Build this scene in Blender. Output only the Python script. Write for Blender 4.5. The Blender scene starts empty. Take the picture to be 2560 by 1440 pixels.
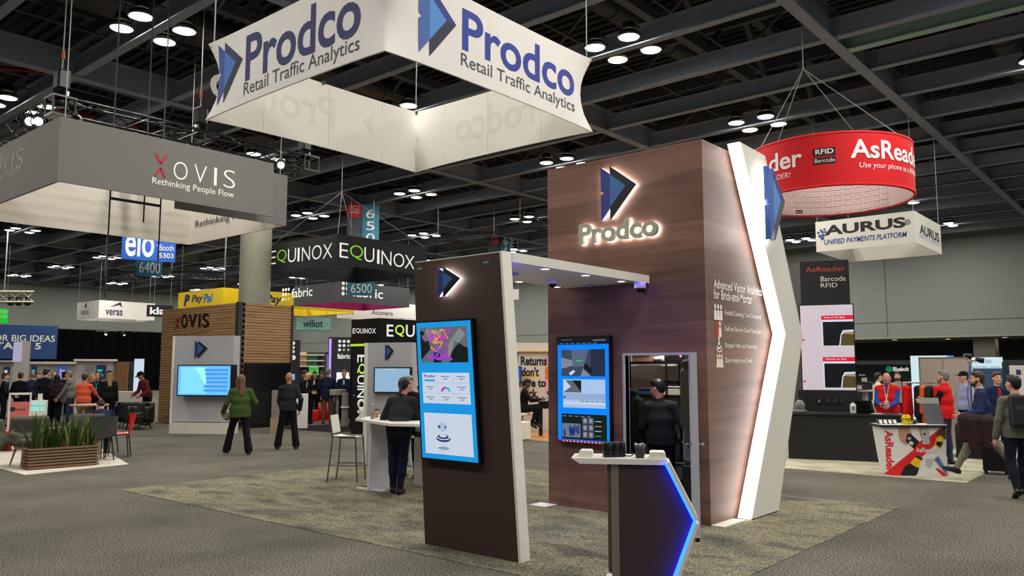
import bpy, math, random
import numpy as np
from mathutils import Vector, Matrix

sc = bpy.context.scene
COL = sc.collection
random.seed(7)
PI = math.pi

# ---------------------------------------------------------------- camera
CAM_H, FPX = 1.75, 2013.0
PITCH, YAW = math.atan(205 / FPX), math.radians(40.4)
FWD = Vector((math.cos(YAW) * math.cos(PITCH), math.sin(YAW) * math.cos(PITCH), math.sin(PITCH)))
RGT = Vector((math.sin(YAW), -math.cos(YAW), 0))
UPV = RGT.cross(FWD)
EYE = Vector((0, 0, CAM_H))
cam = bpy.data.objects.new('camera', bpy.data.cameras.new('camera'))
COL.objects.link(cam)
cam.data.sensor_width = 36.0
cam.data.lens = 36.0 * FPX / 2560.0
cam.data.clip_end = 300
cam.matrix_world = Matrix.Translation(EYE) @ Matrix((RGT, UPV, -FWD)).transposed().to_4x4()
sc.camera = cam

# ---------------------------------------------------------------- world, exposure
w = bpy.data.worlds.new('hall_air')
sc.world = w
w.use_nodes = True
w.node_tree.nodes['Background'].inputs[0].default_value = (0.9, 0.95, 1.0, 1)
w.node_tree.nodes['Background'].inputs[1].default_value = 0.16
sc.view_settings.view_transform = 'Standard'
sc.view_settings.look = 'None'
sc.view_settings.gamma = 1
sc.view_settings.use_curve_mapping = False
sc.view_settings.exposure = 0.0
LAMP_EMIT = 165.0          # radiance of the high bay lamp lenses, the light of the hall
sc.cycles.use_denoising = True
sc.cycles.max_bounces = 6
sc.cycles.diffuse_bounces = 4
sc.cycles.sample_clamp_indirect = 4.0


# ---------------------------------------------------------------- survey helpers (photo pixel -> point of the hall)
def ray(x, y):
    return FWD + RGT * ((x - 1280) / FPX) - UPV * ((y - 720) / FPX)
def at_z(x, y, z=0.0):
    d = ray(x, y); return EYE + d * ((z - CAM_H) / d.z)
def at_x(x, y, X):
    d = ray(x, y); return EYE + d * (X / d.x)
def at_y(x, y, Y):
    d = ray(x, y); return EYE + d * (Y / d.y)
def at_d(x, y, D):
    d = ray(x, y); return EYE + d * (D / math.hypot(d.x, d.y))
def zrot_to_cam(p):
    """angle that turns a thing modelled facing -Y so that it faces the camera"""
    return math.atan2(p[1], p[0]) - PI / 2


# ---------------------------------------------------------------- materials
def lin(c):
    return tuple((v / 255 / 12.92) if v / 255 <= 0.04045 else ((v / 255 + 0.055) / 1.055) ** 2.4 for v in c)
_m = {}
def M(name, rgb=None, rough=0.6, metal=0.0, emit=0.0, var=0.10, scale=9.0, bump=0.0, stretch=None, rgb2=None, alpha=1.0, trans=0.0, spec=0.4):
    if name in _m:
        return _m[name]
    m = bpy.data.materials.new(name); m.use_nodes = True
    nt = m.node_tree; b = nt.nodes['Principled BSDF']
    c = lin(rgb)
    b.inputs['Roughness'].default_value = rough
    b.inputs['Metallic'].default_value = metal
    b.inputs['Specular IOR Level'].default_value = spec
    b.inputs['Alpha'].default_value = alpha
    b.inputs['Transmission Weight'].default_value = trans
    if emit:
        b.inputs['Base Color'].default_value = (*[0.3 * v for v in c], 1)
        b.inputs['Emission Color'].default_value = (*c, 1)
        b.inputs['Emission Strength'].default_value = emit
    elif var:
        tc = nt.nodes.new('ShaderNodeTexCoord'); mp = nt.nodes.new('ShaderNodeMapping'); nz = nt.nodes.new('ShaderNodeTexNoise'); mx = nt.nodes.new('ShaderNodeMix')
        mx.data_type = 'RGBA'
        nt.links.new(tc.outputs['Object'], mp.inputs['Vector']); nt.links.new(mp.outputs['Vector'], nz.inputs['Vector'])
        mp.inputs['Scale'].default_value = stretch or (1, 1, 1)
        nz.inputs['Scale'].default_value = scale; nz.inputs['Detail'].default_value = 4
        nt.links.new(nz.outputs['Fac'], mx.inputs['Factor'])
        c2 = lin(rgb2) if rgb2 else tuple(min(1, v * (1 + var)) for v in c)
        c1 = c if rgb2 else tuple(v * (1 - var) for v in c)
        mx.inputs['A'].default_value = (*c1, 1); mx.inputs['B'].default_value = (*c2, 1)
        nt.links.new(mx.outputs['Result'], b.inputs['Base Color'])
        if bump:
            bp = nt.nodes.new('ShaderNodeBump'); bp.inputs['Strength'].default_value = bump; bp.inputs['Distance'].default_value = 0.02
            nt.links.new(nz.outputs['Fac'], bp.inputs['Height']); nt.links.new(bp.outputs['Normal'], b.inputs['Normal'])
    else:
        b.inputs['Base Color'].default_value = (*c, 1)
    _m[name] = m
    return m
def ramp_noise(m, stops, scale, stretch=(1, 1, 1), detail=6, coord='Object', bump=0.0, distort=0.0):
    """base colour of m from a colour ramp over stretched noise"""
    nt = m.node_tree; b = nt.nodes['Principled BSDF']
    tc = nt.nodes.new('ShaderNodeTexCoord'); mp = nt.nodes.new('ShaderNodeMapping'); nz = nt.nodes.new('ShaderNodeTexNoise'); cr = nt.nodes.new('ShaderNodeValToRGB')
    nt.links.new(tc.outputs[coord], mp.inputs['Vector']); nt.links.new(mp.outputs['Vector'], nz.inputs['Vector']); nt.links.new(nz.outputs['Fac'], cr.inputs['Fac'])
    mp.inputs['Scale'].default_value = stretch
    nz.inputs['Scale'].default_value = scale; nz.inputs['Detail'].default_value = detail; nz.inputs['Distortion'].default_value = distort
    el = cr.color_ramp.elements
    while len(el) < len(stops): el.new(0.5)
    for e, (p, c) in zip(el, stops):
        e.position = p; e.color = (*lin(c), 1)
    nt.links.new(cr.outputs['Color'], b.inputs['Base Color'])
    if bump:
        bp = nt.nodes.new('ShaderNodeBump'); bp.inputs['Strength'].default_value = bump; bp.inputs['Distance'].default_value = 0.01
        nt.links.new(nz.outputs['Fac'], bp.inputs['Height']); nt.links.new(bp.outputs['Normal'], b.inputs['Normal'])
    return m


# ---------------------------------------------------------------- things, parts
def tag(o, label, cat, group=None, kind=None):
    if label: o['label'] = label
    if cat: o['category'] = cat
    if group: o['group'] = group
    if kind: o['kind'] = kind
    return o
def thing(name, label, cat, loc=(0, 0, 0), rz=0.0, group=None):
    o = bpy.data.objects.new(name, None); COL.objects.link(o)
    o.location = loc; o.rotation_euler = (0, 0, rz); o.empty_display_size = 0.2
    return tag(o, label, cat, group)
def children(o):
    return [c for c in list(COL.objects) if c.parent == o] if False else list(o.children)
def dup(root, loc, rz=None, label=None, group=None, scale=None):
    r = root.copy(); COL.objects.link(r); r.location = loc
    if rz is not None: r.rotation_euler = (0, 0, rz)
    if scale: r.scale = scale
    if label: r['label'] = label
    if group: r['group'] = group
    for ch in root.children:
        c = ch.copy(); COL.objects.link(c); c.parent = r
        for g in ch.children:
            d = g.copy(); COL.objects.link(d); d.parent = c
    return r
def world_loc(o):
    v = Vector((0, 0, 0))
    while o is not None:
        v = v + o.location; o = o.parent
    return v

class Face:
    """a flat face in the hall: origin, right and up vectors; n points out of it"""
    def __init__(s, o, u, v=(0, 0, 1)):
        s.o = Vector(o); s.u = Vector(u).normalized(); s.v = Vector(v).normalized(); s.n = s.u.cross(s.v)
    def pix(s, x, y):
        d = ray(x, y); t = (s.o - EYE).dot(s.n) / d.dot(s.n); p = EYE + d * t - s.o
        return p.dot(s.u), p.dot(s.v)
    def pt(s, a, b, d=0.0):
        return s.o + s.u * a + s.v * b + s.n * d
    def box(s, bl, tr):
        a0, b0 = s.pix(*bl); a1, b1 = s.pix(*tr); return a0, b0, a1, b1

_txt = {}
def text_geo(s, bold=0.0, shear=0.0):
    k = (s, bold, shear)
    if k not in _txt:
        cu = bpy.data.curves.new('t', 'FONT'); cu.body = s; cu.offset = bold; cu.shear = shear; cu.resolution_u = 4
        ob = bpy.data.objects.new('t', cu); COL.objects.link(ob)
        dg = bpy.context.evaluated_depsgraph_get()
        me = bpy.data.meshes.new_from_object(ob.evaluated_get(dg))
        vs = [(v.co.x, v.co.y) for v in me.vertices]; fs = [tuple(p.vertices) for p in me.polygons]
        bpy.data.objects.remove(ob); bpy.data.curves.remove(cu); bpy.data.meshes.remove(me)
        x0 = min(v[0] for v in vs); x1 = max(v[0] for v in vs); y0 = min(v[1] for v in vs); y1 = max(v[1] for v in vs)
        _txt[k] = ([((x - x0) / (x1 - x0), (y - y0) / max(1e-6, y1 - y0)) for x, y in vs], fs)
    return _txt[k]

class MB:
    """collects shapes in hall coordinates; build() links them as ONE mesh object"""
    def __init__(s): s.v = []; s.f = []; s.mi = []; s.mats = []; s.cur = 0; s.sm = []; s.fid = 0; s.fi = []
    def mat(s, m):
        if m not in s.mats: s.mats.append(m)
        s.cur = s.mats.index(m); return s
    def add(s, vs, fs, smooth=False):
        n = len(s.v); s.v += [tuple(v) for v in vs]
        for f in fs: s.f.append(tuple(i + n for i in f)); s.mi.append(s.cur); s.sm.append(smooth); s.fi.append(s.fid)
        return s
    def hexa(s, p):   # 4 bottom (ccw from above) + 4 top
        return s.add(p, [(3, 2, 1, 0), (4, 5, 6, 7), (0, 1, 5, 4), (1, 2, 6, 5), (2, 3, 7, 6), (3, 0, 4, 7)])
    def box(s, x0, x1, y0, y1, z0, z1):
        return s.hexa([(x0, y0, z0), (x1, y0, z0), (x1, y1, z0), (x0, y1, z0), (x0, y0, z1), (x1, y0, z1), (x1, y1, z1), (x0, y1, z1)])
    def bev(s, x0, x1, y0, y1, z0, z1, b=0.01):
        """box with chamfered edges"""
        vs = []; c = ((x0 + x1) / 2, (y0 + y1) / 2, (z0 + z1) / 2); h = (abs(x1 - x0) / 2, abs(y1 - y0) / 2, abs(z1 - z0) / 2); b = min(b, min(h) * 0.9)
        import itertools
        idx = {}
        for sg in itertools.product((-1, 1), repeat=3):
            for ax in range(3):
                q = [c[i] + sg[i] * (h[i] if i == ax else h[i] - b) for i in range(3)]
                idx[(sg, ax)] = len(vs); vs.append(q)
        fs = []
        for ax in range(3):
            o1, o2 = [(1, 2), (2, 0), (0, 1)][ax]
            for sg in (-1, 1):
                def k(a, b_):
                    t = [0, 0, 0]; t[ax] = sg; t[o1] = a; t[o2] = b_; return idx[(tuple(t), ax)]
                q = [k(-1, -1), k(1, -1), k(1, 1), k(-1, 1)]
                fs.append(tuple(q if sg > 0 else q[::-1]))
            for a in (-1, 1):
                for b_ in (-1, 1):
                    def k2(sg, which):
                        t = [0, 0, 0]; t[ax] = sg; t[o1] = a; t[o2] = b_; return idx[(tuple(t), which)]
                    q = [k2(-1, o1), k2(1, o1), k2(1, o2), k2(-1, o2)]
                    fs.append(tuple(q if a * b_ > 0 else q[::-1]))
        for sg in itertools.product((-1, 1), repeat=3):
            q = [idx[(sg, 0)], idx[(sg, 1)], idx[(sg, 2)]]
            fs.append(tuple(q if sg[0] * sg[1] * sg[2] > 0 else q[::-1]))
        return s.add(vs, fs)
    def prism(s, pts, d):
        """polygon pts (ccw seen against d) pushed along d"""
        n = len(pts); d = Vector(d); a = [Vector(p) for p in pts]
        vs = a + [p + d for p in a]
        return s.add(vs, [tuple(range(n))[::-1], tuple(range(n, 2 * n))] + [(i, (i + 1) % n, n + (i + 1) % n, n + i) for i in range(n)])
    def plate(s, face, poly, d0, d1):
        """polygon in face coordinates from depth d0 to d1 (d1 outermost)"""
        return s.prism([face.pt(a, b, d0) for a, b in poly], face.n * (d1 - d0))
    def rect(s, face, a0, b0, a1, b1, d0, d1):
        return s.plate(face, [(a0, b0), (a1, b0), (a1, b1), (a0, b1)], d0, d1)
    def cone(s, p0, p1, r0, r1, n=12, caps=True, smooth=True):
        p0, p1 = Vector(p0), Vector(p1); ax = (p1 - p0).normalized()
        t = Vector((1, 0, 0)) if abs(ax.x) < 0.8 else Vector((0, 1, 0))
        e1 = ax.cross(t).normalized(); e2 = ax.cross(e1)
        vs = []
        for p, r in ((p0, r0), (p1, r1)):
            vs += [p + (e1 * math.cos(2 * PI * i / n) + e2 * math.sin(2 * PI * i / n)) * r for i in range(n)]
        s.add(vs, [(i, (i + 1) % n, n + (i + 1) % n, n + i) for i in range(n)], smooth)
        if caps: 
            s.add(vs[:n], [tuple(range(n))[::-1]]); s.add(vs[n:], [tuple(range(n))])
        return s
    def tube(s, pts, r, n=8):
        for a, b in zip(pts[:-1], pts[1:]): s.cone(a, b, r, r, n)
        return s
    def bar(s, p0, p1, w, h):
        """rectangular bar"""
        p0, p1 = Vector(p0), Vector(p1); ax = (p1 - p0).normalized()
        up = Vector((0, 0, 1)) if abs(ax.z) < 0.9 else Vector((1, 0, 0))
        e1 = ax.cross(up).normalized() * (w / 2); e2 = e1.cross(ax).normalized() * (h / 2)
        return s.hexa([p0 - e1 - e2, p0 + e1 - e2, p1 + e1 - e2, p1 - e1 - e2, p0 - e1 + e2, p0 + e1 + e2, p1 + e1 + e2, p1 - e1 + e2])
    def lathe(s, c, prof, n=20, ax=(0, 0, 1), caps=True):
        """profile [(r, h)] about the axis through c"""
        c = Vector(c); ax = Vector(ax).normalized(); t = Vector((1, 0, 0)) if abs(ax.x) < 0.8 else Vector((0, 1, 0))
        e1 = t.cross(ax).normalized(); e2 = ax.cross(e1); m = len(prof); vs = []
        for r, h in prof:
            vs += [c + ax * h + (e1 * math.cos(2 * PI * i / n) + e2 * math.sin(2 * PI * i / n)) * r for i in range(n)]
        fs = [(j * n + i, j * n + (i + 1) % n, (j + 1) * n + (i + 1) % n, (j + 1) * n + i) for j in range(m - 1) for i in range(n)]
        s.add(vs, fs, True)
        if caps:
            s.add(vs[:n], [tuple(range(n))[::-1]]); s.add(vs[-n:], [tuple(range(n))])
        return s
    def ball(s, c, r, n=16, sc=(1, 1, 1)):
        c = Vector(c); m = n // 2; vs = []
        for j in range(m + 1):
            a = PI * j / m
            vs += [c + Vector((r * sc[0] * math.sin(a) * math.cos(2 * PI * i / n), r * sc[1] * math.sin(a) * math.sin(2 * PI * i / n), -r * sc[2] * math.cos(a))) for i in range(n)]
        return s.add(vs, [(j * n + i, j * n + (i + 1) % n, (j + 1) * n + (i + 1) % n, (j + 1) * n + i) for j in range(m) for i in range(n)], True)
    def text(s, face, t, a0, b0, a1, b1, d=0.004, bold=0.0, shear=0.0, thick=0.0, rot=0):
        vs, fs = text_geo(t, bold, shear)
        def put(x, y, dd):
            if rot == -90: x, y = y, 1 - x        # reads downwards
            return face.pt(a0 + (a1 - a0) * x, b0 + (b1 - b0) * y, dd)
        top = [put(x, y, d + thick) for x, y in vs]
        s.add(top, fs)
        if thick:
            from collections import Counter
            cnt = {}
            for f in fs:
                for i in range(len(f)):
                    e = (f[i], f[(i + 1) % len(f)]); k = (min(e), max(e)); cnt.setdefault(k, []).append(e)
            bot = [put(x, y, d) for x, y in vs]; n = len(vs)
            s.add(top + bot, [(e[0][0], n + e[0][0], n + e[0][1], e[0][1]) for k, e in cnt.items() if len(e) == 1])
        return s
    def tpx(s, face, t, bl, tr, **k):
        return s.text(face, t, *face.box(bl, tr), **k)
    def grid(s, P, nu, nv, smooth=True):
        vs = [P(i / nu, j / nv) for j in range(nv + 1) for i in range(nu + 1)]; n = nu + 1
        return s.add(vs, [(j * n + i, j * n + i + 1, (j + 1) * n + i + 1, (j + 1) * n + i) for j in range(nv) for i in range(nu)], smooth)
    def build_faces(s, name, parent):
        """one part for each face or item the print stands on (fid)"""
        ids = list(dict.fromkeys(s.fi)); out = []
        for k in ids:
            q = MB(); q.mats = list(s.mats); keep = [i for i, v in enumerate(s.fi) if v == k]
            used = sorted({j for i in keep for j in s.f[i]}); ix = {j: n for n, j in enumerate(used)}
            q.v = [s.v[j] for j in used]; q.f = [tuple(ix[j] for j in s.f[i]) for i in keep]; q.mi = [s.mi[i] for i in keep]; q.sm = [s.sm[i] for i in keep]
            out.append(q.build(name, None, parent))
        return out
    def build(s, name, m=None, parent=None, label=None, origin=None):
        me = bpy.data.meshes.new(name)
        off = world_loc(parent) if parent is not None else Vector(origin) if origin is not None else None
        if off is None:
            a = np.array(s.v); off = Vector(((a[:, 0].min() + a[:, 0].max()) / 2, (a[:, 1].min() + a[:, 1].max()) / 2, a[:, 2].min()))
        me.from_pydata([(x - off.x, y - off.y, z - off.z) for x, y, z in s.v], [], s.f)
        for k in (s.mats or [m]): me.materials.append(k)
        if s.mats: me.polygons.foreach_set('material_index', s.mi)
        me.polygons.foreach_set('use_smooth', s.sm)
        me.update()
        o = bpy.data.objects.new(name, me); COL.objects.link(o)
        if parent is not None: o.parent = parent
        else: o.location = off
        if label: o['label'] = label
        return o
# ---------------------------------------------------------------- soft shapes: smooth unions of limbs turned into one closed mesh
class SDF:
    def __init__(s, res=0.014): s.res = res; s.pr = []
    def cap(s, a, b, r0, r1=None, k=0.03, sub=False):
        s.pr.append(('c', np.array(a, float), np.array(b, float), r0, r0 if r1 is None else r1, k, None, sub)); return s
    def ell(s, c, r, k=0.03, R=None, sub=False):
        s.pr.append(('e', np.array(c, float), None, np.array(r, float), None, k, R, sub)); return s
    def ecap(s, a, b, r0, r1, R, sx=1.0, sy=1.0, k=0.04):
        """capsule of elliptic section: R rows are the section's axes, stretched sx, sy"""
        s.pr.append(('x', np.array(a, float), np.array(b, float), r0, r1, k, (np.array(R, float), sx, sy), False)); return s
    def rbox(s, c, h, r, k=0.02, R=None, sub=False):
        s.pr.append(('b', np.array(c, float), np.array(h, float), r, None, k, R, sub)); return s
    def bounds(s):
        lo = np.full(3, 1e9); hi = -lo
        for p in s.pr:
            if p[7]: continue
            l, h = s._bb(p); lo = np.minimum(lo, l); hi = np.maximum(hi, h)
        return lo, hi
    def _bb(s, p):
        if p[0] == 'e': e = max(p[3]); return p[1] - e, p[1] + e
        if p[0] == 'b': e = np.linalg.norm(p[2]) + p[3]; return p[1] - e, p[1] + e
        e = max(p[3], p[4]) * (max(p[6][1:]) if p[0] == 'x' else 1); return np.minimum(p[1], p[2]) - e, np.maximum(p[1], p[2]) + e
    def mesh(s):
        res = s.res; lo, hi = s.bounds(); lo = lo - 3 * res; n = np.ceil((hi + 3 * res - lo) / res).astype(int) + 1
        V = np.full(n, 1.0)
        ax = [lo[i] + res * np.arange(n[i]) for i in range(3)]
        for p in s.pr:
            k = p[5]; l, h = s._bb(p); pad = k + 3 * res
            i0 = np.clip(((l - pad - lo) / res).astype(int), 0, n - 1); i1 = np.clip(((h + pad - lo) / res).astype(int) + 2, 1, n)
            if (i1 <= i0).any(): continue
            X, Y, Z = np.meshgrid(*[ax[i][i0[i]:i1[i]] for i in range(3)], indexing='ij')
            P = np.stack([X, Y, Z], -1)
            if p[0] == 'c' or p[0] == 'x':
                a, b = p[1], p[2]
                if p[0] == 'x':
                    R, sx, sy = p[6]; Pl = (P - a) @ R.T; Pl[..., 0] /= sx; Pl[..., 1] /= sy; P = Pl; b = R @ (b - a); a = np.zeros(3)
                ab = b - a; L = ab @ ab + 1e-12; t = np.clip(((P - a) @ ab) / L, 0, 1)
                d = np.linalg.norm(P - a - t[..., None] * ab, axis=-1) - (p[3] + (p[4] - p[3]) * t)
            elif p[0] == 'e':
                Q = P - p[1]
                if p[6] is not None: Q = Q @ np.array(p[6]).T
                q = np.linalg.norm(Q / p[3], axis=-1); d = (q - 1) * min(p[3]) * np.where(q > 1, 1, 1)
            else:
                Q = P - p[1]
                if p[6] is not None: Q = Q @ np.array(p[6]).T
                q = np.abs(Q) - p[2]
                d = np.linalg.norm(np.maximum(q, 0), axis=-1) + np.minimum(q.max(-1), 0) - p[3]
            sl = tuple(slice(i0[i], i1[i]) for i in range(3)); old = V[sl]
            if p[7]: old = -old                       # carve: max(V, -d) = -min(-V, d)
            hh = np.maximum(k - np.abs(old - d), 0) / max(k, 1e-6)
            r = np.minimum(old, d) - hh * hh * k * 0.25
            V[sl] = -r if p[7] else r
        return nets(V, lo, res)
def nets(V, lo, res):
    S = V < 0; nx, ny, nz = V.shape
    acc = np.zeros((nx - 1, ny - 1, nz - 1, 3)); cnt = np.zeros((nx - 1, ny - 1, nz - 1))
    cr = [(0, 0, 0), (1, 0, 0), (0, 1, 0), (1, 1, 0), (0, 0, 1), (1, 0, 1), (0, 1, 1), (1, 1, 1)]
    def sub(A, c): return A[c[0]:nx - 1 + c[0], c[1]:ny - 1 + c[1], c[2]:nz - 1 + c[2]]
    for a in range(8):
        for ax in range(3):
            c = cr[a]
            if c[ax]: continue
            c2 = tuple(c[i] + (1 if i == ax else 0) for i in range(3))
            v0, v1 = sub(V, c), sub(V, c2); m = sub(S, c) != sub(S, c2)
            t = np.where(m, v0 / np.where(m, v0 - v1, 1), 0)
            for i in range(3): acc[..., i] += m * (c[i] + (t if i == ax else 0))
            cnt += m
    act = cnt > 0; idx = -np.ones(act.shape, int); ii = np.argwhere(act); idx[act] = np.arange(len(ii))
    vs = lo + res * (ii + acc[act] / cnt[act][:, None])
    fs = []
    for ax in range(3):
        o1, o2 = (ax + 1) % 3, (ax + 2) % 3
        sl0 = [slice(1, -1)] * 3; sl0[ax] = slice(0, -1); sl1 = list(sl0); sl1[ax] = slice(1, None)
        a, b = S[tuple(sl0)], S[tuple(sl1)]
        for flip, m in ((False, a & ~b), (True, ~a & b)):
            g = np.argwhere(m); 
            if not len(g): continue
            g = g + 1; g[:, ax] -= 1
            q = []
            for d1, d2 in ((0, 0), (-1, 0), (-1, -1), (0, -1)):
                h = g.copy(); h[:, o1] += d1; h[:, o2] += d2; q.append(idx[h[:, 0], h[:, 1], h[:, 2]])
            q = np.stack(q, 1)
            fs.append(q[:, ::-1] if flip else q)
    return vs, np.concatenate(fs) if fs else np.zeros((0, 4), int)
def mesh_from(name, parts, mats):
    """parts: [(verts, quads, material number or per-face array)]"""
    V = np.concatenate([p[0] for p in parts]); F = []; mi = []; off = 0
    for v, f, k in parts:
        F.append(np.asarray(f) + off); off += len(v); mi.append(np.full(len(f), k) if np.isscalar(k) else k)
    F = np.concatenate(F); mi = np.concatenate(mi)
    me = bpy.data.meshes.new(name)
    me.vertices.add(len(V)); me.vertices.foreach_set('co', V.astype(np.float32).ravel())
    me.loops.add(F.size); me.loops.foreach_set('vertex_index', F.astype(np.int32).ravel())
    me.polygons.add(len(F)); me.polygons.foreach_set('loop_start', np.arange(0, F.size, 4, dtype=np.int32))
    me.polygons.foreach_set('material_index', mi.astype(np.int32)); me.polygons.foreach_set('use_smooth', np.ones(len(F), bool))
    for m in mats: me.materials.append(m)
    me.update(calc_edges=True); me.validate()
    return me
def soft(name, sdf, m, parent=None, loc=None, rz=0.0):
    v, f = sdf.mesh(); o = bpy.data.objects.new(name, mesh_from(name, [(v, f, 0)], [m])); COL.objects.link(o)
    if parent is not None: o.parent = parent
    if loc is not None: o.location = loc
    if rz: o.rotation_euler = (0, 0, rz)
    return o
# ================================================================ the hall
def carpet_mat(name, stops, s1, s2, amt, bump=0.5, stretch=(1, 1, 1)):
    """carpet: coarse tone from one noise, speckle of single tufts from another"""
    m = M(name, (100, 100, 100), rough=0.95, var=0, spec=0.1)
    ramp_noise(m, stops, s1, stretch=stretch, detail=5)
    nt = m.node_tree; b = nt.nodes['Principled BSDF']; l = b.inputs['Base Color'].links[0].from_socket
    tc = nt.nodes.new('ShaderNodeTexCoord'); nz = nt.nodes.new('ShaderNodeTexNoise'); cr = nt.nodes.new('ShaderNodeValToRGB'); mx = nt.nodes.new('ShaderNodeMix'); mx.data_type = 'RGBA'; mx.blend_type = 'MULTIPLY'
    nt.links.new(tc.outputs['Object'], nz.inputs['Vector']); nz.inputs['Scale'].default_value = s2; nz.inputs['Detail'].default_value = 2; nz.inputs['Roughness'].default_value = 0.7
    nt.links.new(nz.outputs['Fac'], cr.inputs['Fac'])
    e = cr.color_ramp.elements; e[0].position = 0.36; e[0].color = (1 - amt, 1 - amt, 1 - amt, 1); e[1].position = 0.64; e[1].color = (1 + amt, 1 + amt, 1 + amt, 1)
    mx.inputs['Factor'].default_value = 1
    nt.links.new(l, mx.inputs['A']); nt.links.new(cr.outputs['Color'], mx.inputs['B']); nt.links.new(mx.outputs['Result'], b.inputs['Base Color'])
    bp = nt.nodes.new('ShaderNodeBump'); bp.inputs['Strength'].default_value = bump; bp.inputs['Distance'].default_value = 0.006
    nt.links.new(nz.outputs['Fac'], bp.inputs['Height']); nt.links.new(bp.outputs['Normal'], b.inputs['Normal'])
    return m
aisle = carpet_mat('aisle_carpet', [(0.3, (86, 83, 75)), (0.7, (105, 101, 91))], 0.9, 60, 0.98)
boothc = carpet_mat('booth_carpet', [(0.30, (80, 79, 71)), (0.44, (108, 105, 90)), (0.54, (128, 123, 101)), (0.66, (94, 91, 80))], 1.3, 50, 0.65, stretch=(1.7, 0.75, 1))
palec = carpet_mat('pale_carpet', [(0.35, (150, 147, 128)), (0.6, (184, 180, 156))], 1.8, 60, 0.3, stretch=(1.6, 0.8, 1))
whitec = carpet_mat('white_carpet', [(0.3, (196, 190, 178)), (0.7, (214, 208, 196))], 3, 60, 0.12)
orangec = M('orange_vinyl_planks', (196, 138, 78), rough=0.4, scale=2.5, stretch=(1, 12, 1), var=0.2)
blackc = M('black_carpet', (26, 26, 27), rough=0.95, var=0.3, scale=40, spec=0.1)
redc = M('red_carpet', (214, 34, 34), rough=0.9, var=0.1, spec=0.1)

mb = MB(); mb.box(-25, 60, -25, 80, -0.1, 0.0); tag(mb.build('floor', aisle, origin=(0, 0, 0)), None, None, kind='structure')
def carpet(label, m, pts, h=0.006, z0=0.0005):
    b = MB(); b.prism([(p[0], p[1], z0) for p in pts], (0, 0, h)); return tag(b.build('booth_carpet', m, origin=(0, 0, 0)), label, 'carpet')
carpet('mottled olive brown carpet under the brown tower booth', boothc, [(5.45, 3.05), (11.25, 3.05), (11.25, 12.2), (5.45, 12.2)])
carpet('pale mottled carpet under the black counter and red vests', palec, [(14.3, 2.9), (21.6, 2.9), (21.6, 9.0), (14.3, 9.0)])
carpet('black carpet around the black booth with green Q', blackc, [(14.2, 18.6), (30, 18.6), (30, 30), (18.5, 30), (18.5, 21.5), (14.2, 21.5)])
carpet('orange wood vinyl floor beneath the Returns booth', orangec, [(15.9, 10.4), (24, 10.4), (24, 18), (15.9, 18)])

wallm = M('painted_wall', (128, 132, 126), rough=0.8, var=0.04, scale=1.5)
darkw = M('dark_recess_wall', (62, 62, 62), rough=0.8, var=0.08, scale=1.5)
pale = M('soffit_paint', (150, 148, 138), rough=0.8, var=0.04)
seam = M('panel_joint', (84, 86, 80), rough=0.8, var=0)
deckm = M('roof_deck', (36, 36, 37), rough=0.7, var=0.15, scale=4)
XR, YL = 46.1, 70.0
def struct(name, b, m=None): return tag(b.build(name, m, origin=(0, 0, 0)), None, None, kind='structure')
b = MB(); b.box(XR, XR + 0.4, -12, YL, 3.5, 12); struct('wall_right', b, wallm)
b = MB(); b.box(XR - 0.02, XR, -12, YL, 4.28, 4.31)
for y in (-6, 4.9, 12.7, 24, 35, 46, 57): b.box(XR - 0.02, XR, y - 0.015, y + 0.015, 3.5, 12)
struct('trim_1', b, seam)
b = MB(); b.box(XR, XR + 7, -12, YL, 3.42, 3.5); struct('ceiling_soffit', b, pale)
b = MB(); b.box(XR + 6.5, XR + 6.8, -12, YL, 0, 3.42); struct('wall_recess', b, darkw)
b = MB(); b.box(-25, XR, YL, YL + 0.4, 0, 12); struct('wall_left', b, wallm)
b = MB(); b.box(-25, 60, YL - 0.03, YL, 5.03, 5.1); struct('trim_2', b, seam)
b = MB(); b.box(XR + 1.2, XR + 2.2, 7.9, 8.9, 0, 3.42); struct('column_recess', b, M('column_paint', (128, 126, 112), var=0.05))
# soffit downlights
for i, (x, y) in enumerate(((2237, 849), (2370, 847), (2512, 843), (2180, 852))):
    p = at_z(x, y, 3.42)
    if i == 3: continue
    t = thing('recessed_downlight', ('recessed downlight in the soffit above the green booth', 'recessed downlight in the soffit above the grey curtain panel', 'recessed downlight in the soffit nearest the right end of the wall')[i], 'ceiling light', p, group='soffit downlights')
    q = MB(); q.lathe(p, [(0.16, -0.02), (0.19, -0.02), (0.19, 0), (0.16, 0)], 20, caps=False); q.build('trim_ring', pale, t)
    q = MB(); q.cone(p + Vector((0, 0, -0.012)), p + Vector((0, 0, -0.004)), 0.16, 0.16, 20); q.build('lens', M('downlight_glow', (255, 246, 225), emit=14), t)
# black drape along the far wall
b = MB()
def drape(u, v):
    x = -25 + u * 71; return (x, YL - 0.45 + 0.10 * math.sin(x * 9.0) + 0.04 * math.sin(x * 23), 0.02 + v * 5.0)
b.grid(drape, 900, 1)
tag(b.build('stage_curtain', M('black_drape', (9, 9, 10), rough=0.95, var=0.2, spec=0.05), origin=(0, 0, 0)), 'long black drape hanging in folds along the far grey wall', 'curtain')

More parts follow.
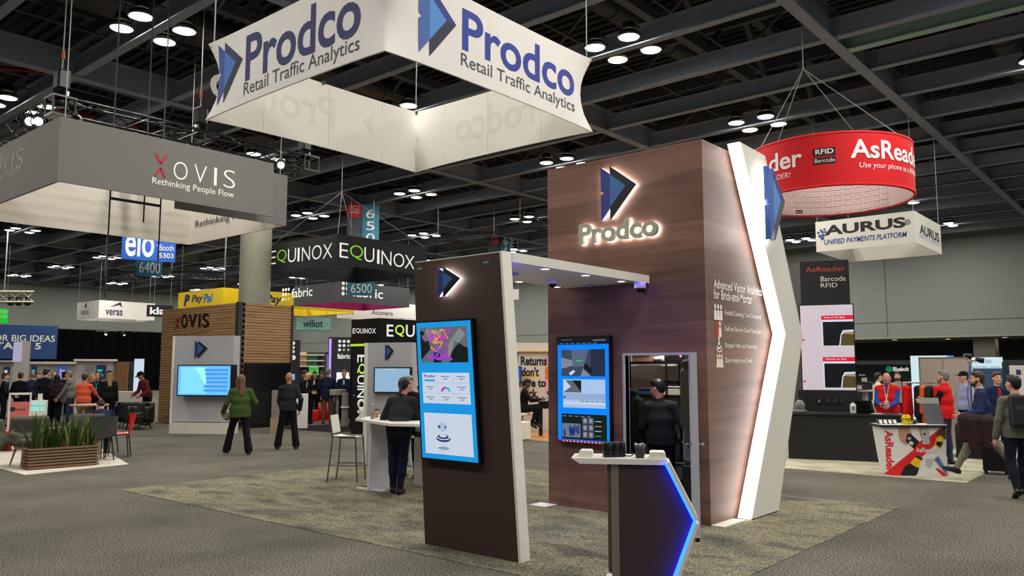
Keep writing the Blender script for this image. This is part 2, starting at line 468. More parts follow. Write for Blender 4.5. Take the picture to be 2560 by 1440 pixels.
# ---- roof: deck, joists, ducts, the painted steel grid
ZB = 8.5
b = MB(); b.box(-25, 60, -25, 80, 12.0, 12.2); tag(b.build('ceiling_deck', deckm, origin=(0, 0, 0)), None, None, kind='structure')
b = MB()
for i in range(170):
    x = -10 + i * 0.36; b.box(x, x + 0.16, -12, 70, 11.9, 12.0)
tag(b.build('ceiling_ribs', M('deck_ribs', (44, 44, 45), rough=0.6, var=0.1), origin=(0, 0, 0)), None, None, kind='structure')
steel = M('grey_painted_steel', (130, 138, 150), rough=0.55, var=0.10, scale=2)
steel2 = M('dark_painted_steel', (72, 77, 84), rough=0.6, var=0.12, scale=2)
green = M('green_primer_steel', (150, 186, 172), rough=0.55, var=0.10, scale=2)
def ibeam(name, p, q, h, wd, m, tk=0.025):
    p, q = Vector(p), Vector(q); b = MB(); up = Vector((0, 0, 1))
    b.bar(p + up * tk / 2, q + up * tk / 2, wd, tk)
    b.bar(p + up * (h - tk / 2), q + up * (h - tk / 2), wd, tk)
    b.bar(p + up * h / 2, q + up * h / 2, tk, h - 2 * tk)
    return tag(b.build(name, m, origin=p), None, None, kind='structure')
BX = [0.3 + 2.3 * i for i in range(20)]
GY = [-8.7, -1.68, 5.35, 12.42, 19.42, 26.5, 33.5, 40.5, 47.5, 54.5, 61.5, 68.5]
for x in BX: ibeam('ceiling_beam', (x, -12, ZB), (x, 70, ZB), 0.42, 0.20, steel)
for y in GY: ibeam('ceiling_girder', (-8, y, ZB - 0.04), (46, y, ZB - 0.04), 0.62, 0.24, steel)
ibeam('ceiling_beam', (17.2, 5.4, ZB - 0.02), (17.2, -10, ZB - 0.02), 0.45, 0.22, green)
# upper trusses with diagonals
rnd = random.Random(3)
for i, y in enumerate([-5, 1.8, 8.9, 15.9, 22.9, 30, 37, 44, 51, 58, 65]):
    b = MB()
    b.bar((-8, y, 9.7), (46, y, 9.7), 0.22, 0.25); b.bar((-8, y, 11.6), (46, y, 11.6), 0.25, 0.25)
    x = -8.0; k = 0
    while x < 45:
        b.bar((x, y, 9.7 if k % 2 else 11.6), (x + 2.0, y, 11.6 if k % 2 else 9.7), 0.14, 0.14); x += 2.0; k += 1
    tag(b.build('ceiling_truss', steel2, origin=(0, y, 9.7)), None, None, kind='structure')
for i in range(14):
    x = -2 + i * 3.45
    b = MB(); b.bar((x, -12, 10.6), (x, 70, 10.6), 0.16, 0.3)
    yy = -12
    while yy < 68: b.bar((x, yy, 10.5), (x, yy + 1.6, 9.3), 0.07, 0.07); yy += 3.2
    tag(b.build('ceiling_joist', steel2, origin=(x, 0, 10.6)), None, None, kind='structure')
ductm = M('duct_sheet_metal', (70, 71, 72), rough=0.45, metal=0.3, var=0.15, scale=2)
for i, (x0, x1, y, z, r) in enumerate(((-6, 30, 18.0, 10.0, 0.42), (-6, 44, 3.2, 10.1, 0.38), (-6, 40, 30.5, 10.1, 0.4), (-6, 45, 10.8, 10.9, 0.3))):
    b = MB(); b.cone((x0, y, z), (x1, y, z), r, r, 20)
    x = x0
    while x < x1: b.cone((x, y, z), (x + 0.06, y, z), r + 0.03, r + 0.03, 20); x += 1.5
    tag(b.build('ventilation_duct', ductm), ('round duct above the truss at the upper left', 'round duct above the red cylinder sign', 'round duct high over the black box sign', 'thinner round duct high over the brown tower')[i], 'duct')
pipem = M('red_sprinkler_pipe', (140, 22, 26), rough=0.5, var=0.1)
for i, (p, q) in enumerate((((4.5, 23.5, 9.15), (8.5, 20.5, 9.15)), ((7.5, 12.5, 9.3), (10.2, 12.5, 9.3)), ((6.6, 24.5, 9.2), (11, 24.5, 9.2)))):
    b = MB(); b.cone(p, q, 0.06, 0.06, 10); tag(b.build('sprinkler_pipe', pipem), ('red pipe between beams left of the hoist chains', 'red pipe above the white square sign', 'red pipe beyond the black lighting truss')[i], 'pipe')
# thin conduits and hanger rods under the deck
for i in range(26):
    y = -3 + i * 2.75; b = MB(); z = 9.0 + 0.25 * (i % 3)
    b.tube([(-6, y, z), (46, y, z)], 0.03, 6)
    tag(b.build('ceiling_conduit', steel2, origin=(0, y, z)), None, None, kind='structure')

# ---- high bay lamps, four to a bay
lampg = M('lamp_glow', (255, 250, 241), emit=1)
lampg.node_tree.nodes['Principled BSDF'].inputs['Emission Strength'].default_value = LAMP_EMIT
lamph = M('lamp_housing', (72, 70, 64), rough=0.4, metal=0.6, var=0.05)
def make_lamp():
    t = thing('high_bay_lamp', '', 'ceiling lamp', (0, 0, 0))
    b = MB(); b.lathe((0, 0, 0), [(0.215, -0.05), (0.235, -0.05), (0.24, 0.02), (0.19, 0.07), (0.15, 0.09)], 20, caps=False); b.lathe((0, 0, 0), [(0.0, 0.09), (0.15, 0.09), (0.13, 0.14), (0.13, 0.26), (0, 0.26)], 16, caps=False)
    b.build('housing', lamph, t)
    b = MB(); b.lathe((0, 0, 0), [(0.0, -0.075), (0.12, -0.07), (0.2, -0.05), (0.212, -0.03)], 20, caps=False); b.build('lens', lampg, t)
    b = MB(); b.tube([(0, 0, 0.26), (0, 0, 0.30), (0.47, 0, 0.30)], 0.02, 6); b.cone((0, 0, 0.22), (0, 0, 0.27), 0.05, 0.05, 8); b.build('hanger', lamph, t)
    return t
LX = [0.25, 7.17, 14.1, 20.95, 27.85, 34.8, 41.7]; LY = [-12.0, -5.0, 2.0, 8.9, 15.55, 22.75, 29.55, 36.6, 43.4, 50.1, 57.1, 64.6]
NAMED = {(7.17, 15.55): 'in the cluster left of the white square sign', (14.1, 8.9): 'in the cluster between the white square sign and brown tower', (20.95, 8.9): 'in the cluster above the white chevron wing',
         (7.17, 22.75): 'in the cluster at the left edge over the truss', (20.95, 22.75): 'in the cluster above the black box sign',
         (20.95, 29.55): 'in the cluster above the black sign\'s left end', (20.95, 15.55): 'in the cluster just left of the brown tower top', (14.1, 15.55): 'seen through the white square sign',
         (41.7, 8.9): 'in the small far cluster right of the payments sign', (27.85, 22.75): 'in the cluster near the tall banner numbered 6', (20.95, 50.1): 'in the far cluster left of the blue banner', (20.95, 57.1): 'in the far cluster above the silver truss'}
POS = {(-1, -1): 'lowest', (-1, 1): 'leftmost', (1, -1): 'rightmost', (1, 1): 'uppermost'}
POS = {(-0.44, 0.42): 'leftmost', (-0.44, -0.42): 'uppermost', (0.44, 0.42): 'lowest', (0.44, -0.42): 'rightmost'}
lamp0 = None
for lx in LX:
    for ly in LY:
        c = Vector((lx, ly, ZB + 0.08)) - EYE; z = c.dot(FWD)
        u, v = (1280 + FPX * c.dot(RGT) / z, 720 - FPX * c.dot(UPV) / z) if z > 0 else (9e9, 9e9)
        vis = z > 0 and -60 < u < 2620 and -60 < v < 800
        if not vis and (lx > (29 if ly < 3 else 15) or ly > 24): continue
        for (dx, dy), w_ in POS.items():
            if (lx, ly) in NAMED:
                lab = ('%s high bay lamp ' % w_) + NAMED[(lx, ly)]; g = 'high bay lamps ' + NAMED[(lx, ly)]
                if (lx, ly) == (14.1, 15.55): lab = ('%s high bay lamp of the cluster ' % w_) + NAMED[(lx, ly)]
            else:
                far = math.hypot(lx, ly) > 40
                lab = 'small distant round lamp glowing white under the dark roof beams' if far else 'round white high bay lamp of the even rows between the roof beams'
                g = 'distant high bay lamps' if far else 'high bay lamps of the even rows'
            if lamp0 is None:
                lamp0 = make_lamp(); lamp0.location = (lx + dx, ly + dy, ZB + 0.08); lamp0.rotation_euler.z = 0 if dx < 0 else PI; lamp0['label'] = lab; lamp0['group'] = g
            else: dup(lamp0, (lx + dx, ly + dy, ZB + 0.08), 0 if dx < 0 else PI, lab, g)
# concrete column
cp = at_d(631, 900, 27.6)
b = MB(); b.cone((cp.x, cp.y, 0), (cp.x, cp.y, 9.4), 0.50, 0.50, 28); b.cone((cp.x, cp.y, 7.2), (cp.x, cp.y, 7.25), 0.51, 0.51, 28)
tag(b.build('concrete_column', M('concrete', (150, 148, 132), rough=0.9, var=0.12, scale=3, bump=0.15), origin=(cp.x, cp.y, 0)), None, None, kind='structure')
# ================================================================ the brown tower booth
WH = M('white_laminate', (222, 220, 210), rough=0.45, var=0.02)
WHM = M('matt_white', (214, 212, 202), rough=0.7, var=0.02)
BLK = M('black_plastic', (14, 14, 15), rough=0.35, var=0.1)
SILV = M('brushed_silver', (190, 192, 197), rough=0.35, metal=0.25, var=0.05)
CHR = M('chrome', (200, 200, 202), rough=0.15, metal=1.0, var=0)
DARKG = M('dark_grey', (52, 52, 54), rough=0.6, var=0.1)
GLOWW = M('halo_light', (255, 252, 245), emit=16)
wood = M('brown_wood_print', (90, 60, 52), rough=0.5, var=0, spec=0.3)
ramp_noise(wood, [(0.28, (96, 66, 58)), (0.42, (116, 84, 74)), (0.55, (128, 94, 82)), (0.72, (104, 74, 65))], 1.1, stretch=(0.35, 0.35, 5.0), detail=9)
def plank_bands(m):
    """broad planks of the print: each about half a metre high with a tone of its own"""
    nt = m.node_tree; bs = nt.nodes['Principled BSDF']; src = bs.inputs['Base Color'].links[0].from_socket
    tc = nt.nodes.new('ShaderNodeTexCoord'); mp = nt.nodes.new('ShaderNodeMapping'); nz = nt.nodes.new('ShaderNodeTexNoise'); cr = nt.nodes.new('ShaderNodeValToRGB'); mx = nt.nodes.new('ShaderNodeMix'); mx.data_type = 'RGBA'; mx.blend_type = 'MULTIPLY'
    mp.inputs['Scale'].default_value = (0.02, 0.05, 1.0); mp.inputs['Location'].default_value = (0.3, 0.1, 0.37); nz.inputs['Scale'].default_value = 1.5; nz.inputs['Detail'].default_value = 1
    nt.links.new(tc.outputs['Object'], mp.inputs['Vector']); nt.links.new(mp.outputs['Vector'], nz.inputs['Vector']); nt.links.new(nz.outputs['Fac'], cr.inputs['Fac'])
    cr.color_ramp.interpolation = 'CONSTANT'; el = cr.color_ramp.elements
    while len(el) < 4: el.new(.5)
    for e, (p, c) in zip(el, ((0, .62), (.42, .85), (.52, 1.0), (.62, .74))): e.position = p; e.color = (c, c * .98, c * .97, 1)
    mx.inputs['Factor'].default_value = 1; nt.links.new(src, mx.inputs['A']); nt.links.new(cr.outputs['Color'], mx.inputs['B']); nt.links.new(mx.outputs['Result'], bs.inputs['Base Color'])
plank_bands(wood)
wood2 = M('dark_brown_print', (66, 49, 44), rough=0.55, var=0.10, scale=1.2, stretch=(0.3, 0.3, 4), spec=0.25)
LOGO_DARK = [M('logo_navy', (34, 48, 118), var=0), M('logo_blue', (48, 92, 150), var=0), M('logo_black', (8, 10, 26), var=0), M('logo_ink', (5, 6, 9), var=0)]
LOGO_SIGN = [M('sign_steel_blue', (62, 96, 168), var=0), M('sign_sky_blue', (74, 136, 208), var=0), M('sign_royal', (34, 48, 128), var=0), M('sign_ink', (28, 32, 60), var=0)]
LG = [[(0, 1), (0, .547), (.09, .505), (0, .467), (0, 0), (.274, .221), (.274, .842)], [(.274, .842), (.274, .221), (.726, .585)],
      [(.274, .99), (.274, .842), (.726, .585), (1, .585)], [(.274, .221), (.274, 0), (1, .585), (.726, .585)]]
def logo(b, face, a0, b0, a1, b1, cols, d=0.003, th=0.003, back=None):
    for i, pl in enumerate(LG):
        P = [(a0 + (a1 - a0) * x, b0 + (b1 - b0) * y) for x, y in pl]
        if i == 0:     # notch: two convex halves
            h = [(a0 + (a1 - a0) * x, b0 + (b1 - b0) * y) for x, y in ((0, 1), (0, .547), (.09, .505), (.274, .505), (.274, .842))]
            g = [(a0 + (a1 - a0) * x, b0 + (b1 - b0) * y) for x, y in ((.09, .505), (0, .467), (0, 0), (.274, .221), (.274, .505))]
            b.mat(cols[0]).plate(face, h, d, d + th).plate(face, g, d, d + th)
        else: b.mat(cols[i]).plate(face, P, d, d + th)
        if back is not None: b.mat(back).plate(face, P if i else h, d - 0.03, d - 0.008); 
        if back is not None and i == 0: b.plate(face, g, d - 0.03, d - 0.008)
    return b

TX, TY0, TY1, TH = 8.5, 4.30, 6.60, 4.46
tower = thing('booth_tower', 'tall brown wood-look exhibition tower with doorway and white chevron wing', 'exhibition stand', (TX, TY0, 0))
FT = Face((TX, TY1, 0), (0, -1, 0))         # front, seen with the door
FS = Face((TX, TY0, 0), (1, 0, 0))          # side with the chevron
b = MB()
DY0, DY1, DH = 4.47, 5.40, 1.925
b.box(TX, TX + 0.08, DY1, TY1 - 0.08, 0, TH); b.box(TX, TX + 0.08, TY0 + 0.08, DY0, 0, TH); b.box(TX, TX + 0.08, DY0, DY1, DH, TH)
side = [(0.0, 0), (0.85, 0), (2.0, 2.22), (0.95, TH), (0.0, TH)]
b.plate(FS, side, -0.08, 0.0)
b.box(TX, TX + 1.25, TY1 - 0.08, TY1, 0, TH)
b.build('wall_panel', wood, tower)
b = MB(); b.box(TX + 1.3, TX + 1.36, TY0 + 0.08, TY1 - 0.08, 0, TH); b.box(TX + 0.9, TX + 1.3, TY0 + 0.081, TY0 + 0.14, 0, TH); b.build('inner_back_panel', WHM, tower)
b = MB(); b.box(TX - 0.012, TX + 0.09, DY0 - 0.035, DY0, 0, DH + 0.03); b.box(TX - 0.012, TX + 0.09, DY1, DY1 + 0.035, 0, DH + 0.03); b.box(TX - 0.012, TX + 0.09, DY0, DY1, DH, DH + 0.03)
b.build('door_frame', SILV, tower)
b = MB(); b.box(TX - 0.25, TX - 0.002, TY1 - 0.14, TY1 + 0.14, 0.007, 0.018); b.box(TX + 0.0, TX + 0.55, TY0 - 0.16, TY0 - 0.002, 0.007, 0.018); b.build('foot_plate', WHM, tower)
# chevron wing: white slab whose near edge glows
CHV = [(9.10, 0.02), (10.30, 2.22), (9.10, 4.52)]; CHR_ = [(9.93, 0.02), (10.93, 2.20), (9.86, 4.50)]
def chev(b, L, R, y0, y1):
    for i in range(2):
        p = [L[i], R[i], R[i + 1], L[i + 1]]
        b.prism([(x, y0, z) for x, z in p], (0, y1 - y0, 0))
b = MB(); 
for i in range(2):
    L, R = [(x + 0.03, z) for x, z in CHV], CHR_
    p = [L[i], R[i], R[i + 1], L[i + 1]]; b.prism([(x, 4.262, z) for x, z in p], (0, -0.162, 0))
wing = b.build('chevron_wing', WHM, tower)
b = MB()
for i in range(2):
    (x0, z0), (x1, z1) = CHV[i], CHV[i + 1]
    b.prism([(x0, 4.262, z0), (x0 + 0.03, 4.262, z0), (x1 + 0.03, 4.262, z1), (x1, 4.262, z1)], (0, -0.158, 0))
b.build('light_strip', M('strip_glow', (255, 252, 246), emit=7.5), tower)
b = MB()
for i in range(2):
    (x0, z0), (x1, z1) = CHR_[i], CHR_[i + 1]
    b.prism([(x0 - 0.03, 4.30, z0), (x0, 4.30, z0), (x1, 4.30, z1), (x1 - 0.03, 4.30, z1)], (0, -0.20, 0))
b.build('wing_edge', WH, wing)
# lit logo and letters on the front
a0, b0 = FT.pix(1512, 553); a1, _ = FT.pix(1597, 482); _, b1 = FT.pix(1512, 422)
b = MB(); logo(b, FT, a0, b0, a1, b1, LOGO_DARK, d=0.05, th=0.035, back=GLOWW); b.build('lit_logo', None, tower)
a0, b0 = FT.pix(1457, 615); a1, b1 = FT.pix(1652, 545); b1 = FT.pix(1590, 545)[1]; b0 = FT.pix(1460, 614)[1]
letm = M('letter_face', (150, 148, 132), rough=0.5, var=0.02)
b = MB(); b.mat(letm).text(FT, 'Prodco', a0, b0, a1, b1, d=0.045, bold=0.03, thick=0.045); b.mat(GLOWW).text(FT, 'Prodco', a0, b0, a1, b1, d=0.012, bold=0.03, thick=0.02); b.build('lit_lettering', None, tower)
# print on the side
FSl = Face((TX, TY0, 0), (1, 0, 0))
b = MB(); txm = M('print_white', (232, 226, 216), var=0); b.mat(txm)
def sp(x, y): return FSl.pix(x, y)
def side_text(s, x0, y0, x1, y1, h, **k):
    b.mat(txm); b.fid += 1; a0, b0 = sp(x0, y0); a1, _ = sp(x1, y1); b.text(FSl, s, a0, b0 - h / 2, a1, b0 + h / 2, d=0.002, **k)
side_text('Advanced Visitor Analytics', 1784, 712, 1904, 723, 0.145, bold=0.012)
side_text('for Brick-and-Mortar', 1784, 734, 1880, 745, 0.12, bold=0.012)
for s, y, x1 in (('Footfall Counting / Live Occupancy', 783, 1902), ('Staff and Security Guard Detection', 823, 1902), ('Shopper Paths and Heatmaps', 864, 1892), ('Zone Analytics and Dwell', 902, 1880)):
    side_text(s, 1812, y, x1, y + 2, 0.075, bold=0.006)
ic = M('icon_red', (196, 30, 40), var=0)
def icon_people(x, y, n, col=None, sc=1.0):
    a, c = sp(x, y); b.fid += 1
    for i in range(n):
        ai = a + (i - (n - 1) / 2) * 0.075 * sc
        b.mat(col[i] if col else txm).plate(FSl, [(ai - .035 * sc, c - .1 * sc), (ai + .035 * sc, c - .1 * sc), (ai + .028 * sc, c + .015 * sc), (ai - .028 * sc, c + .015 * sc)], 0.001, 0.003)
        b.plate(FSl, [(ai + 0.024 * sc * math.cos(t * PI / 5), c + .055 * sc + .033 * sc * math.sin(t * PI / 5)) for t in range(10)], 0.001, 0.003)
icon_people(1795, 779, 3); icon_people(1796, 821, 2, [ic, txm]); icon_people(1797, 856, 1, None, 0.8)
a, c = sp(1798, 872)
b.mat(txm)
for t in range(16):
    t0, t1 = t * PI / 8, (t + 1) * PI / 8
    b.plate(FSl, [(a + .05 * math.cos(t0), c + .028 * math.sin(t0)), (a + .07 * math.cos(t0), c + .044 * math.sin(t0)), (a + .07 * math.cos(t1), c + .044 * math.sin(t1)), (a + .05 * math.cos(t1), c + .028 * math.sin(t1))][::-1], 0.001, 0.003)
icon_people(1799, 899, 3, None, 0.75); a, c = sp(1799, 912); b.plate(FSl, [(a - .1, c - .03), (a + .1, c - .03), (a + .1, c - .015), (a - .1, c - .015)], 0.001, 0.003)
b.build_faces('side_print', tower)
# big lit logo box standing out of the wing
FW = Face((9.1, 4.10, 0), (1, 0, 0))
FW = Face((9.1, 3.95, 0), (1, 0, 0)); b = MB(); a0, b0 = FW.pix(1926, 597); a1, b1 = FW.pix(1960, 432)
logo(b, FW, a0 + 0.02, b0, a1, b1, LOGO_SIGN[:3] + [M('logo_grey', (70, 74, 80), var=0)], d=-0.07, th=0.07, back=None)
b.mat(GLOWW)
for pl in (LG[1], LG[2], LG[3]): b.plate(FW, [(a0 + 0.02 + (a1 - a0 - 0.02) * x, b0 + (b1 - b0) * y) for x, y in pl], -0.12, -0.09)
b.plate(FW, [(a0 + 0.02, b0 + 0.02), (a0 + 0.15, b0 + 0.14), (a0 + 0.15, b1 - .12), (a0 + 0.02, b1 - 0.02)], -0.12, -0.08)
b.build('lit_logo_box', None, wing)

# door leaf, standing open
hd = Vector((TX - 0.03, DY0, 0)); dd = Vector((-0.82, -0.47, 0)).normalized(); dn = Vector((dd.y, -dd.x, 0))
door = thing('closet_door', 'narrow silver-white door standing open at the tower doorway', 'door', hd)
b = MB(); b.hexa([tuple(hd + dd * s + dn * t + Vector((0, 0, z))) for z in (0.05, 1.915) for s, t in ((0, -0.0), (0.0, 0.045), (0.93, 0.045), (0.93, 0))])
b.build('door_leaf', M('door_white', (214, 216, 224), rough=0.4, var=0.02), door)
b = MB(); e = hd + dd * 0.935
b.hexa([tuple(e + dd * s + dn * t + Vector((0, 0, z))) for z in (0.05, 1.92) for s, t in ((0, -0.012), (0.0, 0.057), (0.03, 0.057), (0.03, -0.012))]); b.build('edge_profile', SILV, door)
b = MB(); b.cone(e + dd * 0.0 + dn * 0.02 + Vector((0, 0, 0.0085)), e + dn * 0.02 + Vector((0, 0, 0.05)), 0.022, 0.022, 10); b.build('floor_stop', BLK, door)
b = MB(); c = hd + dd * 0.86 + Vector((0, 0, 0.98))
for sg in (-1, 1):
    o = c + dn * (0.0225 + sg * 0.0225)
    b.cone(o, o + dn * sg * 0.012, 0.028, 0.028, 14); b.cone(o, o + dn * sg * 0.06, 0.010, 0.010, 10); b.tube([o + dn * sg * 0.06, o + dn * sg * 0.06 - dd * 0.12], 0.011, 10); b.ball(o + dn * sg * 0.06, 0.013, 10)
b.build('handle', CHR, door)

# canopy and pillar: white-edged frame between pillar and tower
px0 = 5.78
canopy = thing('booth_canopy', 'flat white canopy with spotlights from the pillar to the tower', 'canopy', (px0, 5.04, 2.78))
b = MB(); b.bev(px0 + 0.13, TX - 0.002, 5.04, 6.27, 2.82, 2.89, 0.004); b.build('slab', WH, canopy)
b = MB(); b.box(px0 + 0.14, TX - 0.01, 5.032, 5.04, 2.797, 2.893); b.build('front_edge', WHM, canopy)
pillar = thing('booth_pillar', 'leaning dark brown pillar panel carrying the portrait screen', 'exhibition stand', (px0, 5.4, 0))
PB, PT = (4.81, 6.07), (5.045, 6.29)
b = MB(); b.hexa([(px0, PB[0] + .03, 0.008), (px0 + 0.02, PB[0] + .03, 0.008), (px0 + 0.02, PB[1], 0.008), (px0, PB[1], 0.008), (px0, PT[0] + .03, 2.88), (px0 + 0.02, PT[0] + .03, 2.88), (px0 + 0.02, PT[1], 2.88), (px0, PT[1], 2.88)])
b.build('front_panel', wood2, pillar)
b = MB(); b.hexa([(px0 + 0.02, PB[0], 0.008), (px0 + 0.13, PB[0], 0.008), (px0 + 0.13, PB[1], 0.008), (px0 + 0.02, PB[1], 0.008), (px0 + 0.02, PT[0], 2.893), (px0 + 0.13, PT[0], 2.893), (px0 + 0.13, PT[1], 2.893), (px0 + 0.02, PT[1], 2.893)])
b.hexa([(px0 - 0.002, PB[0], 0.008), (px0 + 0.02, PB[0], 0.008), (px0 + 0.02, PB[0] + .03, 0.008), (px0 - 0.002, PB[0] + .03, 0.008), (px0 - 0.002, PT[0], 2.893), (px0 + 0.02, PT[0], 2.893), (px0 + 0.02, PT[0] + .03, 2.893), (px0 - 0.002, PT[0] + .03, 2.893)])
b.build('white_core', WH, pillar)
FP = Face((px0, PT[1], 0), (0, -1, 0))
b = MB(); b.mat(M('teal_clip', (96, 128, 130), var=0)); 
for x, y in ((1050, 672), (1216, 656)): a, c = FP.pix(x, y); b.rect(FP, a - .035, c - .012, a + .035, c + .012, 0, 0.006)
b.build('clip', None, pillar)
a0, b0 = FP.pix(1107, 742); a1, b1 = FP.pix(1160, 672)
b0 = FP.pix(1110, 742)[1]; b1 = FP.pix(1110, 672)[1]
b = MB(); logo(b, FP, a0, b0, a1, b1, LOGO_DARK, d=0.05, th=0.03, back=GLOWW); b.build('lit_logo', None, pillar)
# canopy fittings
for i, (x, y) in enumerate(((1363, 672), (1464, 688), (1553, 703), (1298, 704), (1392, 717))):
    p = at_z(x, y, 2.82); p.z = 2.82
    t = thing('spotlight', ('front-edge canopy spotlight nearest the dark pillar', 'middle one of three spotlights along the canopy front edge', 'front-edge canopy spotlight nearest the tower', 'rear canopy spotlight nearest the dark pillar', 'rear canopy spotlight behind the dome camera')[i], 'spotlight', p, group='recessed spotlights in the white canopy')
    q = MB(); q.lathe(p, [(0.047, -0.006), (0.060, -0.006), (0.060, 0), (0.047, 0)], 18, caps=False); q.build('trim_ring', WH, t)
    q = MB(); q.cone(p + Vector((0, 0, -0.004)), p + Vector((0, 0, -0.001)), 0.047, 0.047, 18); q.build('lens', M('spot_glow', (255, 250, 240), emit=22), t)
def dome_camera(label, p, r=0.07, wall=False):
    t = thing('dome_camera', label, 'security camera', p)
    q = MB(); q.lathe(p, [(0, 0), (r, 0), (r, -r * 0.55), (r * 0.86, -r * 0.75), (0, -r * 0.75)] if not wall else [(0, 0), (r, 0), (r, -r * 1.1), (r * .9, -r * 1.2), (0, -r * 1.2)], 20, caps=False); q.build('housing', WH, t)
    z = -r * (0.75 if not wall else 1.2)
    q = MB(); q.lathe(p, [(r * 0.72 * math.cos(k * PI / 12), z - r * 0.72 * math.sin(k * PI / 12)) for k in range(7)], 20, caps=False); q.build('dome', M('smoked_dome', (10, 10, 12), rough=0.08, var=0), t)
p = at_z(1381, 700, 2.82); p.z = 2.82; dome_camera('small flat white dome camera in the middle of the canopy underside', p, 0.065)
p = at_z(1635, 712, 2.82); p.z = 2.82; p.x = TX - 0.085; p.y = 5.12; dome_camera('larger white dome camera at the canopy end beside the tower', p, 0.072, True)
p = at_z(1475, 712, 2.82); p.z = 2.82
b = MB(); b.bev(p.x - .05, p.x + .05, p.y - .03, p.y + .03, 2.797, 2.82, .008); tag(b.build('people_counter', M('counter_shell', (150, 152, 200), rough=.4, var=0.03)), 'small flat people counting sensor under the canopy near the tower', 'sensor')
p = at_z(1283, 682, 2.82); p.z = 2.82
b = MB(); b.bev(p.x - .07, p.x + .07, p.y - .03, p.y + .03, 2.795, 2.82, .008); tag(b.build('people_counter', _m['counter_shell']), 'flat people counting sensor under the canopy beside the pillar', 'sensor')
# blue LED line at the pillar; added unseen strip behind front edge tints underside
b = MB(); b.box(px0 + 0.131, px0 + 0.15, 5.06, 6.24, 2.75, 2.78); b.build('pillar_led_line', M('blue_led', (60, 50, 255), emit=45), canopy)
b = MB(); b.box(px0 + 0.2, TX - 0.05, 5.043, 5.055, 2.806, 2.812); b.build('edge_tint_strip', M('violet_tint_glow', (84, 70, 255), emit=26), canopy)

# ---------------------------------------------------------------- screens
def S(name, rgb, e=1.0): return M('screen_' + name, rgb, emit=e, rough=0.3)
def display(name, label, cat, face, a0, b0, a1, b1, d0, d1, bez, content, parent=None):
    """flat display: case, screen with its picture; content(b, R) draws in 0..1 units through R"""
    p = face.pt((a0 + a1) / 2, b0, d0)
    t = thing(name, label, cat, p)
    b = MB(); b.rect(face, a0, b0, a1, b1, d0, d1); b.build('case', BLK, t)
    A0, B0, A1, B1 = a0 + bez, b0 + bez, a1 - bez, b1 - bez
    b = MB()
    def R(m, x0, y0, x1, y1, lv=1): b.mat(m).rect(face, A0 + (A1 - A0) * x0, B0 + (B1 - B0) * y0, A0 + (A1 - A0) * x1, B0 + (B1 - B0) * y1, d1, d1 + 0.0012 * lv)
    def P(m, pts, lv=1): b.mat(m).plate(face, [(A0 + (A1 - A0) * x, B0 + (B1 - B0) * y) for x, y in pts], d1, d1 + 0.0012 * lv)
    def T(m, s, x0, y0, x1, y1, lv=2, **k): b.mat(m).text(face, s, A0 + (A1 - A0) * x0, B0 + (B1 - B0) * y0, A0 + (A1 - A0) * x1, B0 + (B1 - B0) * y1, d=d1 + 0.0012 * lv + 0.0004, **k)
    content(R, P, T); b.build('screen', None, t)
    return t
sblue, sazure, swhite, spale, sgrey, sdark = S('blue', (20, 150, 225), .85), S('azure', (0, 130, 245), .95), S('white', (205, 218, 236), .8), S('pale', (176, 200, 232), .8), S('grey', (112, 118, 124), .6), S('dark', (24, 30, 34), .5)
snavy, sink, smag, sorg, sgrn = S('navy', (30, 52, 130), .7), S('ink', (70, 80, 100), .6), S('magenta', (190, 60, 190), .8), S('orange', (230, 170, 50), .8), S('green', (40, 210, 70), .8)
def wig(pts, w):
    """thin ribbon polygons along a path"""
    out = []
    for (x0, y0), (x1, y1) in zip(pts[:-1], pts[1:]):
        L = math.hypot(x1 - x0, y1 - y0); nx, ny = -(y1 - y0) / L * w, (x1 - x0) / L * w
        out.append([(x0 - nx, y0 - ny), (x1 - nx, y1 - ny), (x1 + nx, y1 + ny), (x0 + nx, y0 + ny)])
    return out
